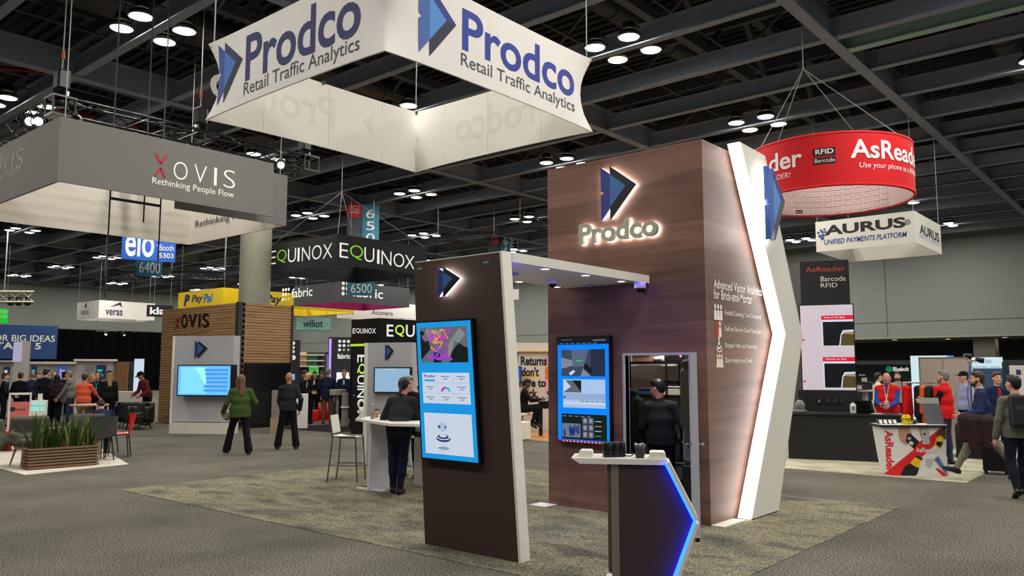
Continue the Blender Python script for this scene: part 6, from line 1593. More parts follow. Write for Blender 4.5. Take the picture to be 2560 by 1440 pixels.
# black door panel on its front
a0, c0 = FWR.pix(605, 1068); a1_, c1 = FWR.pix(724, 908)
dt = thing('black_door', 'tall black glossy door panel on the wood tower front', 'door', FWR.pt(a0, 0, .02))
b = MB(); b.rect(FWR, a0, 0.02, a1_, c1, .003, .07); b.build('frame', BLK, dt); b = MB(); b.rect(FWR, a0 + .05, .06, a1_ - .06, c1 - .05, .07, .08); b.build('panel', M('black_gloss', (24, 24, 26), rough=.18, var=.05), dt)
p = FWR.pt(a1_ - .25, 1.0, .08); b = MB(); b.cone(p, p + FWR.n * .05, .015, .015, 8); b.build('knob', CHR, dt)
# grey side kiosk before it
greyk = M('kiosk_grey', (170, 170, 174), rough=.55, var=.03)
def kiosk(label, bl, br, yt, d0, d1, depth, logo_px, tv_px, baseh=.0, zt=None):
    a, c = at_d(bl[0], bl[1], d0), at_d(br[0], br[1], d1); u = c - a; u.z = 0; fc = Face((a.x, a.y, 0), u); L = u.length; zt = zt or at_d(bl[0], yt, d0).z
    t = thing('kiosk_panel', label, 'exhibition stand', (a.x, a.y, 0))
    b = MB(); b.rect(fc, 0, baseh, L, zt, -depth, 0); b.build('front_panel', greyk, t)
    b = MB(); b.rect(fc, -.07, 0, 0, zt, -depth, .01); b.build('side_edge', WH, t)
    if baseh: b = MB(); b.rect(fc, 0, 0.0, L + .02, baseh - .02, -depth, .12); b.build('base_box', M('kiosk_base', (206, 200, 186), var=.02), t)
    b = MB(); a0, c0 = fc.pix(*logo_px[:2]); a1_, c1 = fc.pix(*logo_px[2:]); logo(b, fc, a0, c0, a1_, c1, LOGO_DARK, d=.01, th=.02); b.build('double_arrow_logo', None, t)
    return t, fc
t, fk = kiosk('grey side kiosk with double arrow and wide blue screen before the wood tower', (429, 1065), (578, 1063), 840, 24.6, 23.7, .35, (487, 896, 520, 852), None, baseh=.32)
fk2 = Face(fk.pt(0, 0, .30), fk.u)
def menu_screen(R, P, T):
    R(S('sky', (96, 176, 250), 1.1), 0, 0, 1, 1); R(S('sky2', (120, 205, 255), 1.1), .05, .05, .55, .95, 2)
    for k in range(6): R(S('deepsky', (70, 140, 225), 1.0), .5, .12 + .14 * k, .95, .19 + .14 * k, 3)
    P(S('skyline', (150, 230, 255), 1.1), [(.3, .95), (.42, .7), (.5, .4), (.55, .4), (.5, .95)], 4)
display('landscape_display', 'wide screen glowing sky blue on the grey side kiosk', 'screen', fk2, fk2.pix(441, 990)[0], fk2.pix(441, 990)[1], fk2.pix(577, 985)[0], fk2.pix(441, 912)[1], -.30, 0, .03, menu_screen)
t, fk = kiosk('slim grey kiosk with double arrow and pale screen behind the bar table', (915, 1160), (1026, 1165), 857, 15.4, 15.0, .25, (964, 900, 985, 861), None)
fk2 = Face(fk.pt(0, 0, .08), fk.u)
display('landscape_display', 'pale blank screen on the slim kiosk behind the bar table', 'screen', fk2, fk2.pix(934, 982)[0], fk2.pix(934, 982)[1], fk2.pix(1026, 980)[0], fk2.pix(934, 918)[1], -.08, 0, .02, lambda R, P, T: (R(S('frost', (150, 185, 215), .8), 0, 0, 1, 1), R(S('frost2', (175, 205, 230), .8), .25, .94, .6, .98, 2)))
# ---- bar table where two people talk
tz = 1.03; B0 = G(930, 1226); ta, tb_, tc_ = at_z(888, 1047, tz), at_z(975, 1060, tz), at_z(1060, 1057, tz)
t = thing('bar_table', 'white bar table where two people in black talk', 'table', (B0.x, B0.y, FH))
b = MB(); q = [ta, tb_, at_z(1075, 1062, tz), at_z(1075, 1040, tz), at_z(960, 1036, tz)]; b.prism([(p.x, p.y, tz - .03) for p in q], (0, 0, .035)); b.build('tabletop', WH, t)
la, lb = G(921, 1229), G(985, 1222); u = lb - la; u.z = 0; fl_ = Face((la.x, la.y, FH), u); Ll = u.length
b = MB(); b.plate(fl_, [(0, 0), (Ll * .86, 0), (Ll, .5), (Ll * .93, .62), (Ll, tz - .04), (.04, tz - .04)], -.05, 0); b.build('leg_panel', M('panel_satin', (206, 208, 212), rough=.35, var=.04), t)
b = MB(); b.plate(fl_, [(Ll * .9, 0), (Ll * 1.9, .02), (Ll * 1.9, tz - .04), (Ll * .95, tz - .04)], -.6, -.55); b.build('leg_panel', _m['panel_satin'], t)
b = MB(); fa, fb_ = G(894, 1223), G(963, 1231); b.bar((fa.x, fa.y, FH + .012), (fb_.x, fb_.y, FH + .012), .09, .02); b.build('foot', WH, t)
def on_table(x, y): return at_z(x, y, tz + .0065)
q = on_table(903, 1045); t = thing('white_vase', 'white pitcher with round loop handle on the bar table', 'vase', q)
b = MB(); b.lathe(q, [(0, 0), (.035, 0), (.032, .10), (.04, .13), (.036, .13)], 16, caps=False); b.build('body', WH, t)
b = MB(); c = q + Vector((0, 0, .19)); pts = [c + RGT * (.042 * math.cos(k * PI / 8)) + Vector((0, 0, .065 * math.sin(k * PI / 8))) for k in range(17)]; b.tube(pts, .012, 8); b.build('loop', WH, t)
q = on_table(931, 1047); t = thing('water_bottle', 'clear plastic water bottle on the bar table', 'bottle', q)
b = MB(); b.lathe(q, [(0, 0), (.031, 0), (.032, .02), (.030, .08), (.032, .14), (.012, .19), (.012, .205)], 16, caps=False); b.build('body', M('bottle_plastic', (190, 190, 188), rough=.1, var=.05, trans=.7), t); b = MB(); b.cone(q + Vector((0, 0, .205)), q + Vector((0, 0, .225)), .014, .014, 12); b.build('cap', WH, t)
q = on_table(942, 1044); t = thing('paper_cup', 'tan paper coffee cup with dark lid on the bar table', 'cup', q)
b = MB(); b.lathe(q, [(0, 0), (.028, 0), (.038, .11), (.036, .11)], 16, caps=False); b.build('body', M('kraft_paper', (176, 136, 84), var=.06), t); b = MB(); b.lathe(q, [(.040, .11), (.040, .12), (.034, .128), (0, .128)], 16, caps=False); b.build('lid', M('cup_lid', (36, 32, 52), rough=.4, var=.05), t)
q = on_table(955, 1048); b = MB(); b.box(q.x - .1, q.x + .1, q.y - .08, q.y + .06, q.z, q.z + .006); tag(b.build('leaflet', WHM), 'white leaflet lying beside the coffee cup on the bar table', 'paper')
q = on_table(1046, 1050); s = SDF(.012); s.ell((0, 0, .04), (.14, .07, .042)); s.ell((.06, .02, .06), (.07, .05, .045)); tag(soft('black_pouch', s, CB, loc=(q.x, q.y, q.z - .002)), 'black pouch on the bar table before the person facing us', 'pouch')
# white cabinet right of it and its stool
a, c = G(1034, 1212), G(1085, 1222); u = c - a; u.z = 0; fc = Face((a.x, a.y, FH), u); t = thing('white_cabinet', 'white cabinet partly hidden by the dark pillar', 'cabinet', (a.x, a.y, FH))
b = MB(); b.rect(fc, 0, 0, u.length, .72, -.5, 0); b.build('body', WH, t); b = MB(); b.rect(fc, .0, .80, u.length, .98, -.5, -.02); b.build('glass_case', M('case_glass', (200, 214, 210), rough=.1, var=.03), t); b = MB(); b.rect(fc, .0, .722, u.length, .80, -.5, .0); b.build('dark_shelf', BLK, t)
# bar stools
def bar_stool(label, p, face):
    t = thing('bar_stool', label, 'stool'); h_ = .76; ch = M('stool_chrome', (120, 116, 128), rough=.25, metal=.8, var=0); wl_ = M('white_sling', (220, 216, 200), rough=.5, var=.03)
    b = MB(); b.grid(lambda u, v: ((u - .5) * .40, -.20 + .40 * v, h_ + .02 - .03 * math.sin(v * PI) + .03 * (1 - v) ** 4 * -1), 2, 10); b.grid(lambda u, v: ((.5 - u) * .40, -.20 + .40 * v, h_ + .005 - .03 * math.sin(v * PI) + .03 * (1 - v) ** 4 * -1), 2, 10); b.build('seat', wl_, t)
    b = MB(); b.hexa([(-.19, .205, h_ + .06), (.19, .205, h_ + .06), (.19, .215, h_ + .06), (-.19, .215, h_ + .06), (-.19, .255, h_ + .36), (.19, .255, h_ + .36), (.19, .268, h_ + .36), (-.19, .268, h_ + .36)]); b.build('backrest', wl_, t)
    for sx_ in (-1, 1):
        b = MB(); b.tube([(sx_ * .2, .268, h_ + .36), (sx_ * .2, .205, h_), (sx_ * .22, .235, h_ * .5), (sx_ * .23, .28, 0)], .013, 8); b.build('rear_leg', ch, t)
        b = MB(); b.tube([(sx_ * .2, .2, h_), (sx_ * .2, -.2, h_), (sx_ * .22, -.25, 0)], .013, 8); b.build('front_leg', ch, t)
    b = MB(); b.tube([(-.215, -.225, .28), (.215, -.225, .28)], .01, 8); b.tube([(-.222, .25, .28), (-.215, -.225, .28)], .01, 8); b.tube([(.222, .25, .28), (.215, -.225, .28)], .01, 8); b.build('foot_rail', ch, t)
    t.location = (p[0], p[1], FH); t.rotation_euler.z = math.atan2(face[1], face[0]) + PI / 2; t.scale = (.92, .92, .92); return t
p = (G(835, 1213) + G(897, 1212) + G(880, 1196)) / 3; p = G(868, 1203); bar_stool('white sling bar stool with chrome legs left of the bar table', p, look(p, 1, .35))
p = G(1046, 1205); bar_stool('white bar stool behind the leaning person, mostly hidden by the pillar', p, look(p, -.6, .8))
# the two at the table
p = G(990, 1238); f = look(p, .25, -1)
o, J = person('person in black jacket leaning on the white bar table, back to us', (p.x, p.y, FH), f, h=1.70, top=CK, legs=cloth('navy_trousers', (24, 30, 48)), hair=('tail', 'black'), lean=.40, head=(-.2, .1), hands=((.12, .42, 1.06), (-.16, .40, 1.06)), feet=((.05, .02), (-.07, .10)), pelvis=(.05, -.08, .92), res=.013, hem=.08, name_top='jacket')
p = gd(1026, 13.5); p2 = p
o, J = person('person in black facing us across the white bar table', (p.x, p.y, 0), look(p, -.35, 1), h=1.68, top=CB, hair=('short', 'grey'), lean=.18, hands=((.1, .36, 1.08), (-.16, .38, 1.08)), head=(.3, .2), res=.014)
# ---- the two walking away
p = G(597, 1137); GJ = cloth('moss_green', (66, 84, 44))
o, J = person('person in moss green jacket and wide trousers walking away', (p.x, p.y, 0), look(p, -.35, -1), h=1.66, top=GJ, legs=TRN, flare=1.8, hair=('long', 'auburn'), shoes=SHB, hands=((.30, .12, .96), (-.30, .22, .93)), feet=((.16, -.16), (-.20, .22)), hem=.12, bulk=1.22, res=.013, head=(.3, .1))
s = SDF(.012); s.ell((-.20, .26, .84), (.09, .05, .11)); J['add']('shoulder_bag', s, M('bag_pale', (160, 164, 136), var=.1))
p = G(718, 1123)
o, J = person('person in charcoal sweater and wide trousers walking away', (p.x, p.y, 0), look(p, -.1, -1), h=1.70, top=CK, legs=TRN, flare=1.75, hair=None, skin=M('skin_ruddy', (178, 116, 84), rough=.55, var=.08, scale=20), hands=((.26, .02, .90), (-.14, .26, .95)), feet=((.19, -.05), (-.21, .06)), bulk=1.05, res=.013, hem=.07)
# pale pedestal before the black door
t, fc, L, z1 = panel_box('pedestal', 'grey and tan pedestal between the charcoal sweater and the black door', 'pedestal', 23.6, 677, 702, 1070, 976, .35, M('pedestal_grey', (118, 110, 104), var=.1))
b = MB(); b.rect(fc, -.02, 0, L + .02, .42, -.36, .02); b.build('tan_base', M('pedestal_tan', (150, 126, 98), var=.1), t)
# ---- far stands between column and pillar
t, fc, L, z1 = panel_box('reception_counter', 'white counter where two people in black suits bend over something', 'counter', 25.3, 738, 769, 1066, 985, .5, WH)
def dark_kiosk(label, d, x0, x1, yt, yb=1066, m=M('kiosk_charcoal', (52, 52, 56), rough=.5, var=.05)): return panel_box('display_kiosk', label, 'exhibition stand', d, x0, x1, yb, yt, .5, m)
t, fc, L, z1 = dark_kiosk('narrow charcoal kiosk with white dots right of the wood tower', 30, 727, 746, 850, 1045); b = MB(); b.mat(lw)
for y, r in ((858, .07), (869, .055), (879, .055), (894, .09)): a, c = fc.pix(733, y); b.plate(fc, [(a + r * math.cos(k * PI / 6), c + r * math.sin(k * PI / 6)) for k in range(12)], .002, .01)
b.build('dot_print', None, t); b = MB(); a0, c0 = fc.pix(728, 950); a1_, c1 = fc.pix(737, 935); b.rect(fc, a0, c0, a1_, c1, .0, .03); b.build('screen', S('icy', (120, 190, 240), .9), t)
t, fc, L, z1 = dark_kiosk('charcoal kiosk with violet light strip and white dot grid', 30, 817, 884, 843, 1045); b = MB(); a0, c0 = fc.pix(821, 946); a1_, c1 = fc.pix(829, 847); b.rect(fc, a0, c0, a1_, c1, .0, .02); b.build('violet_strip', M('violet_led', (140, 110, 255), emit=2.2), t)
b = MB(); dots(b, fc, 860, 864, 9.4, lw); b.mat(lw); a0, c0 = fc.pix(843, 897); a1_, c1 = fc.pix(876, 884); b.text(fc, 'fabric', a0, c0, a1_, c1, d=.01, bold=.03); b.build('lettering', None, t)
b = MB(); a0, c0 = fc.pix(841, 955); a1_, c1 = fc.pix(874, 931); b.rect(fc, a0, c0, a1_, c1, 0, .05); b.build('screen', S('glare', (235, 235, 240), 1.2), t)
t, fc, L, z1 = panel_box('product_shelving', 'white-shelved display of coloured packs between two charcoal kiosks', 'shelving', 34, 746, 813, 1030, 880, .1, M('shelf_back_dark', (56, 58, 56), var=.05)); 
for y in (888, 902, 916): b = MB(); a0, c0 = fc.pix(742, y + 1.5); a1_, c1 = fc.pix(811, y - 1.5); b.rect(fc, a0, c0, a1_, c1, .0, .4); b.build('shelf', WH, t)
for nm, x0, x1, y0, y1, col, lab in (('pack', 746, 767, 886, 880, (220, 190, 150), 'cream carton row on the top display shelf'), ('pack', 747, 767, 900, 890, (206, 160, 92), 'tan pack on the display shelf beneath the cream cartons'), ('pack', 768, 793, 900, 890, (34, 112, 80), 'green pack beside the tan pack on the display shelf'), ('pack', 747, 767, 914, 904, (196, 150, 84), 'tan pack on the lowest display shelf'), ('pack', 768, 793, 914, 904, (40, 108, 90), 'green pack on the lowest display shelf')):
    b = MB(); a0, c0 = fc.pix(x0, y0); a1_, c1 = fc.pix(x1, y1); b.rect(fc, a0, c0, a1_, c1, .02, .32); tag(b.build('product_pack', M('pack_%d_%d' % (x0, y0), col, var=.1)), lab, 'box', 'packs on the display shelves')
t, fc, L, z1 = panel_box('notice_sign', 'bright green notice sign over the heads of the suited group', 'sign', 33.5, 772, 796, 938, 918, .04, M('lime_sign', (90, 210, 90), emit=.6), zb=at_d(784, 938, 33.5).z); b = MB(); b.mat(lk); a0, c0 = fc.pix(774, 926); a1_, c1 = fc.pix(793, 921); b.text(fc, 'SMART', a0, c0, a1_, c1, d=.01); b.build('lettering', None, t); b = MB(); a, c = L / 2, at_d(784, 938, 33.5).z; b.bar(fc.pt(a, 0, -.02), fc.pt(a, c, -.02), .05, .05); b.build('post', DARKG, t)
carpet('red carpet patch behind the suited group', redc, [(p.x, p.y) for p in (gd(770, 29), gd(850, 29), gd(856, 33), gd(764, 33))], h=.003, z0=.0066)
def cone_(label, p):
    t = thing('traffic_cone', label, 'cone', (p.x, p.y, .0095)); q = Vector((p.x, p.y, .0095))
    b = MB(); b.lathe(q, [(0, .03), (.11, .03), (.03, .62), (0, .62)], 16, caps=False); b.build('body', redp, t); b = MB(); b.box(q.x - .13, q.x + .13, q.y - .13, q.y + .13, q.z, q.z + .03); b.build('base', redp, t); b = MB(); b.lathe(q, [(.073, .30), (.053, .45)], 16, caps=False); b.build('white_band', WH, t)
for i, x in enumerate((797, 816, 847)): cone_(('red cone left of the khaki trousers', 'red cone right of the khaki trousers', 'red cone beside the grey stand at the right')[i], gd(x, 29.2))
b = MB(); p = gd(786, 29.4); b.bev(p.x - .45, p.x + .3, p.y - .3, p.y + .3, .0095, .36, .03); tag(b.build('red_box', redp), 'low red box on the floor behind the black suits', 'box')
t, fc, L, z1 = panel_box('literature_stand', 'narrow grey-brown literature stand right of the people in suits', 'stand', 25.8, 853, 870, 1056, 983, .3, M('stand_taupe', (128, 118, 112), var=.1)); b = MB(); b.rect(fc, -.03, z1 * .56, L + .03, z1 * .6, -.32, .05); b.build('tray', WH, t)
b = MB(); p = gd(842, 26.3); b.bev(p.x - .22, p.x + .22, p.y - .15, p.y + .15, .95, 1.14, .02); b.bar((p.x, p.y, FH), (p.x, p.y, .95), .06, .06); b.bev(p.x - .16, p.x + .16, p.y - .16, p.y + .16, FH, FH + .03, .01); tag(b.build('terminal_stand', M('terminal_cream', (150, 146, 128), var=.1)), 'cream payment terminal on a post before the dark blue suit', 'terminal')
suits = [
 ('person in black suit bending over the white counter at left', 748, 26.6, 1.72, (.7, .3), dict(top=CB, hair=('bald', 'brown'), lean=.28, head=(0, .5), hands=((.12, .4, 1.05), (-.12, .4, 1.05)), inner=WHM)),
 ('person in black suit bending over the white counter at right', 773, 27.4, 1.76, (-.8, .2), dict(top=CB, hair=('short', 'black'), lean=.22, head=(0, .4), hands=((.12, .4, 1.05), (-.12, .4, 1.05)), inner=WHM)),
 ('person in black behind the green-lit sign group', 783, 30, 1.70, (-.2, 1), dict(top=CB, hair=('short', 'black'), inner=WHM)),
 ('person in maroon glimpsed behind the navy blazer', 801, 30.5, 1.68, (.4, .8), dict(top=MR, hair=('short', 'auburn'))),
 ('person in navy blazer and khaki trousers seen from behind', 816, 27.3, 1.80, (.1, -1), dict(top=CN, legs=TRK, hair=('short', 'grey'), hem=.14, hands=((.22, .22, 1.0), (-.2, .25, 1.0)), bulk=1.1)),
 ('person in dark blue suit with pale shirt facing us', 857, 28.2, 1.74, (-.1, 1), dict(top=CN, hair=('short', 'grey'), inner=M('shirt_pale_blue', (170, 184, 206), var=.05), hands=((.3, .05, .85), (-.25, .05, .85)))),
 ('person half hidden behind the one in dark blue suit', 874, 29.3, 1.70, (.2, .9), dict(top=CK, hair=('short', 'brown'))),
]
for lab, x, d, h, f, kw in suits:
    p = gd(x, d); o, J = person(lab, (p.x, p.y, FH), look(p, *f), h=h, res=.02, **kw)
# ---- black box stand with green line
bx = M('gloss_black_panel', (15, 16, 17), rough=.2, var=.1)
Ex, Ey = 17.0, 19.8; e0 = gd(944, 24.5); Ex, Ey = e0.x, e0.y; he = at_d(944, 795, 24.5).z
t = thing('booth_tower', 'glossy black stand box with green line and white letters', 'exhibition stand', (Ex, Ey, 0))
FEl, FEr = Face((Ex, Ey + 3.4, 0), (0, -1, 0)), Face((Ex, Ey, 0), (1, 0, 0)); Le = FEl.pix(877, 900)[0]
b = MB(); b.rect(FEl, Le, FH, 3.4, he, -2.6, 0); b.build('body', bx, t)
b = MB(); a0, c0 = FEl.pix(878, 866); a1_, c1 = FEl.pix(944, 862); b.rect(FEl, Le, c0, 3.4, c0 + .07, 0, .03); b.build('green_line', M('green_led', (170, 220, 50), emit=.9), t)
b = MB(); lg2 = M('letter_lime', (190, 230, 60), emit=.95)
letters(b, FEr, 'EQU', [(966, 983), (987, 1010), (1014, 1036)], 841, .02, 30, 0, .01, {'Q': lg2})
letters(b, FEl, 'EQUINOX', [(882, 889), (890, 900), (901, 908), (910, 911.5), (913, 920), (921, 930), (931, 940)], 834, .0, 13, 0, .01)
# letters reading downwards on the front edge
a0, _ = FEr.pix(893, 950); 
b.build('lettering', None, t)
ve = gd(905, 22.6); 
t, fc, L, z1 = panel_box('letter_column', 'black column with letters reading downwards behind the slim kiosk', 'exhibition stand', 22.8, 877, 946, 1075, 872, .4, bx, zb=FH); b = MB()
for ch, y0, y1, m in (('E', 906, 887, lw), ('Q', 935, 909, lg2), ('U', 961, 938, lw), ('I', 968, 964, lw), ('N', 994, 971, lw), ('O', 1022, 997, lw), ('X', 1048, 1025, lw)):
    a0, c0 = fc.pix(893, y0); a1_, c1 = fc.pix(914, y1); b.mat(m).text(fc, ch, a0, c0, a1_, c1, d=.01, rot=-90, bold=.01)
b.build('lettering', None, t); b = MB(); q = fc.pt(fc.pix(885, 1000)[0], 1.05, 0); b.cone(q, q + fc.n * .06, .03, .03, 10); b.build('door_knob', CHR, t)
t, fc, L, z1 = panel_box('exhibition_wall', 'white stand wall with small dark products behind the slim kiosk', 'exhibition stand', 20, 1000, 1075, 1090, 858, .1, M('stand_white_lit', (220, 224, 210), var=.03), zb=FH); b = MB(); b.mat(lk)
for x, y in ((1030, 888), (1036, 930), (1042, 968)): a, c = fc.pix(x, y); b.rect(fc, a - .12, c - .03, a + .12, c + .03, 0, .05)
b.build('products', None, t); b = MB(); b.rect(fc, 0, z1 - .04, L, z1, 0, .02); b.build('green_trim', _m['green_led'], t)
# ---- the stand with the printed wall, seen through the booth frame
t, fc, L, z1 = panel_box('exhibition_wall', 'pale stand wall printed with big black words about returns', 'exhibition stand', 23.5, 1270, 1420, 1080, 857, .2, M('returns_wall', (208, 198, 184), var=.02), zb=FH)
b = MB(); a0, c0 = fc.pix(1270, 880); b.rect(fc, 0, c0, L, c0 + .03, 0, .12); b.build('gold_trim', M('gold_trim', (196, 160, 90), var=.05), t)
b = MB(); ibk = M('print_black', (18, 18, 20), var=0); b.mat(ibk)
for s_, x0, x1, y0, y1 in (('Returns', 1302, 1367, 914, 891), ("don't", 1304, 1347, 941, 918), ('have to', 1298, 1365, 968, 946), ('suck.', 1302, 1346, 995, 972)): a0, c0 = fc.pix(x0, y0); a1_, c1 = fc.pix(x1, y1); b.text(fc, s_, a0, c0, a1_, c1, d=.005, bold=.035)
a0, c0 = fc.pix(1280, 915); a1_, c1 = fc.pix(1295, 882); b.rect(fc, a0, c0, a1_, c1, 0, .004)
b.mat(M('print_yellow', (230, 180, 60), var=0)); a0, c0 = fc.pix(1304, 944); a1_, c1 = fc.pix(1349, 938); b.rect(fc, a0, c0, a1_, c1, 0, .003)
b.mat(M('print_pink', (226, 160, 170), var=0)); a0, c0 = fc.pix(1362, 985); a1_, c1 = fc.pix(1400, 890); b.rect(fc, a0, c0, a1_, c1, 0, .002)
b.mat(M('print_orange', (206, 120, 30), var=0)); a, c = fc.pix(1373, 928); b.plate(fc, [(a + .13 * math.cos(k * PI / 8), c + .16 * math.sin(k * PI / 8)) for k in range(16)], .002, .005); a, c = fc.pix(1374, 944); b.plate(fc, [(a + .13 * math.cos(k * PI / 8), c + .08 * math.sin(k * PI / 8)) for k in range(16)], .002, .005)
b.build('wall_print', None, t)
fr_ = Face(fc.pt(0, 0, .9), fc.u)
display('wall_display', 'blue display at the pillar edge before the printed wall', 'screen', fr_, fr_.pix(1268, 957)[0], fr_.pix(1268, 957)[1], fr_.pix(1303, 957)[0], fr_.pix(1268, 916)[1], -.9, 0, .02, lambda R, P, T: R(S('cobalt', (30, 90, 190), .8), 0, 0, 1, 1))
p = gd(1312, 21.3); f = look(p, 1, .1)
o, J = person('person in black with orange lanyard seated before the printed wall', (p.x, p.y, FH), f, h=1.72, top=CB, legs=TRN, skin=SKIN3, hair=('short', 'black'), pelvis=(0, -.05, .74), feet=((.08, .20), (-.1, .32)), foot_z=(.30, .30), hands=((.06, .42, .98), (-.10, .40, .98)), lean=.10, head=(0, .3), res=.016, foot_pitch=(-.5, -.5))
s = SDF(.012); s.cap(J['neck'] + J['rt'] * .05 + J['fw'] * .09, J['chest'] + J['fw'] * .15 - J['sp'] * .1, .012); s.cap(J['neck'] - J['rt'] * .05 + J['fw'] * .09, J['chest'] + J['fw'] * .15 - J['sp'] * .1, .012); J['add']('lanyard', s, cloth('lanyard_orange', (196, 90, 60)))
q = J['wp'](np.array([0, -.06, .60])); t = thing('round_stool', 'white stool under the seated person', 'stool', (q.x, q.y, FH)); b = MB(); b.lathe((q.x, q.y, FH), [(0, .56), (.2, .56), (.21, .6), (.19, .635), (0, .635)], 20, caps=False); b.build('seat', WH, t); b = MB(); b.cone((q.x, q.y, FH), (q.x, q.y, FH + .56), .03, .03, 10); b.lathe((q.x, q.y, FH), [(0, 0), (.2, 0), (.2, .02), (0, .03)], 20, caps=False); b.build('pedestal', CHR, t)
b = MB(); p2 = gd(1296, 20.6); b.bev(p2.x - .2, p2.x + .2, p2.y - .25, p2.y + .25, FH, .46, .02); tag(b.build('white_cube_seat', WH), 'white cube low beside the pillar edge at the seated person', 'stool')
lp_ = J['wp'](np.array([-.02, .50, .95])); fd = Vector((f.x, f.y, 0)).normalized(); rd = Vector((fd.y, -fd.x, 0)); t = thing('laptop', 'silver laptop held before the seated person', 'laptop', lp_)
b = MB(); b.prism([lp_ - rd * .16 - fd * .1, lp_ + rd * .16 - fd * .1, lp_ + rd * .16 + fd * .1, lp_ - rd * .16 + fd * .1], (0, 0, .014)); b.build('base', SILV, t); b = MB(); q = lp_ + fd * .1; b.prism([q - rd * .16, q + rd * .16, q + rd * .16 + fd * .05 + Vector((0, 0, .21)), q - rd * .16 + fd * .05 + Vector((0, 0, .21))], fd * .008); b.build('lid', SILV, t)
q = gd(1366, 21.6); t = thing('high_table', 'high table with black frame right of the seated person', 'table', (q.x, q.y, FH)); u = look(q, 1, 0); fc = Face((q.x, q.y, FH), u)
b = MB(); b.rect(fc, -.25, .93, .5, .98, -.5, 0); b.build('tabletop', WHM, t); b = MB(); b.rect(fc, -.2, .72, .5, .93, -.45, -.05); b.build('apron', BLK, t); b = MB(); b.rect(fc, -.2, 0, -.1, .72, -.3, -.2); b.build('leg', BLK, t); b = MB(); b.cone(fc.pt(.18, 0, -.25), fc.pt(.18, .72, -.25), .05, .05, 10); b.build('chrome_leg', CHR, t)
b = MB(); q2 = fc.pt(.08, .981, -.25); b.bev(q2.x - .07, q2.x + .07, q2.y - .06, q2.y + .06, q2.z, q2.z + .03, .01); b.bar(q2 + Vector((0, 0, .03)), q2 + Vector((0, 0, .16)), .03, .02); b.bev(q2.x - .08, q2.x + .08, q2.y - .02, q2.y + .02, q2.z + .1, q2.z + .2, .01); tag(b.build('tablet_stand', DARKG), 'small dark tablet stand on the high table', 'tablet')
# ================================================================ right: black stand with the red vests, passers-by
FB = FH
tabk = M('stand_black', (24, 24, 25), rough=.55, var=.12)
t, fc, L, z1 = panel_box('booth_tower', 'tall black stand tower with red letters beside the chevron wing', 'exhibition stand', 18.7, 2016, 2141, 1118, 651, .9, tabk, zb=FB)
b = MB(); a = fc.pt(0, 0, 0); vdn = Vector((a.x, a.y, 0)).normalized(); e = at_d(1990, 1118, 19.6); b.prism([(a.x, a.y, FB), (e.x, e.y, FB), (e.x, e.y, z1), (a.x, a.y, z1)], vdn * .05); b.build('side_panel', M('stand_black_side', (46, 46, 48), rough=.6, var=.1), t)
b = MB(); asr = M('letters_brick', (170, 66, 54), var=0); b.mat(asr)
a0, c0 = fc.pix(2014, 681); a1_, c1 = fc.pix(2112, 664); b.text(fc, 'AsReader', a0, c0, a1_, c1, d=.006, bold=.01)
b.mat(wt); a0, c0 = fc.pix(2052, 704); a1_, c1 = fc.pix(2114, 689); b.text(fc, 'Barcode', a0, c0, a1_, c1, d=.006); a0, c0 = fc.pix(2052, 719); a1_, c1 = fc.pix(2093, 707); b.text(fc, 'RFID', a0, c0, a1_, c1, d=.006); b.build('lettering', None, t)
def tile_screen(R, P, T):
    bg, ln, rd, kk, go = S('mauve_white', (214, 200, 210), .72), S('mauve_line', (196, 178, 186), .75), S('crimson', (220, 24, 50), .85), S('coal', (16, 20, 24), .3), S('gold_cloth', (96, 84, 40), .5)
    R(bg, 0, 0, 1, 1); r = random.Random(9)
    for k in range(22): y = k / 22; R(ln, 0, y, 1, y + .002, 2)
    for k in range(40): x, y = r.random(), r.randrange(22) / 22; R(ln, x, y, x + .004, y + .045, 2)
    for y0 in (.49, .0):
        R(swhite, .40, y0 + .02, 1, y0 + .36, 3); R(rd, .40, y0 + .335, 1, y0 + .385, 4); R(kk, .425, y0 + .03, 1, y0 + .31, 4); T(swhite, 'Scan & Go Buy' if y0 else 'Check & Pay', .45, y0 + .348, .85, y0 + .372, 5, bold=.02)
        P(go, [(.74, y0 + .03), (1, y0 + .03), (1, y0 + .16), (.77, y0 + .16)], 5); P(swhite, [(.72, y0 + .03), (.745, y0 + .03), (.775, y0 + .16), (.755, y0 + .16)], 6); P(swhite, [(.755, y0 + .16), (.80, y0 + .21), (1, y0 + .215), (1, y0 + .195), (.82, y0 + .185), (.79, y0 + .16)], 6); P(S('rose_gold', (190, 150, 140), .6), [(.80, y0 + .165), (1, y0 + .16), (1, y0 + .195), (.83, y0 + .185)], 5)
        P(rd, [(.04 + .025 * math.cos(k * PI / 6), y0 + .10 + .012 * math.sin(k * PI / 6)) for k in range(12)], 3)
fs_ = Face(fc.pt(0, 0, .10), fc.u)
display('video_wall', 'big upright screen with pale tiles and red bars on the black tower', 'screen', fs_, fs_.pix(2005, 975)[0], fs_.pix(2005, 977)[1], fs_.pix(2143, 975)[0], fs_.pix(2005, 762)[1], -.09, 0, .02, tile_screen)
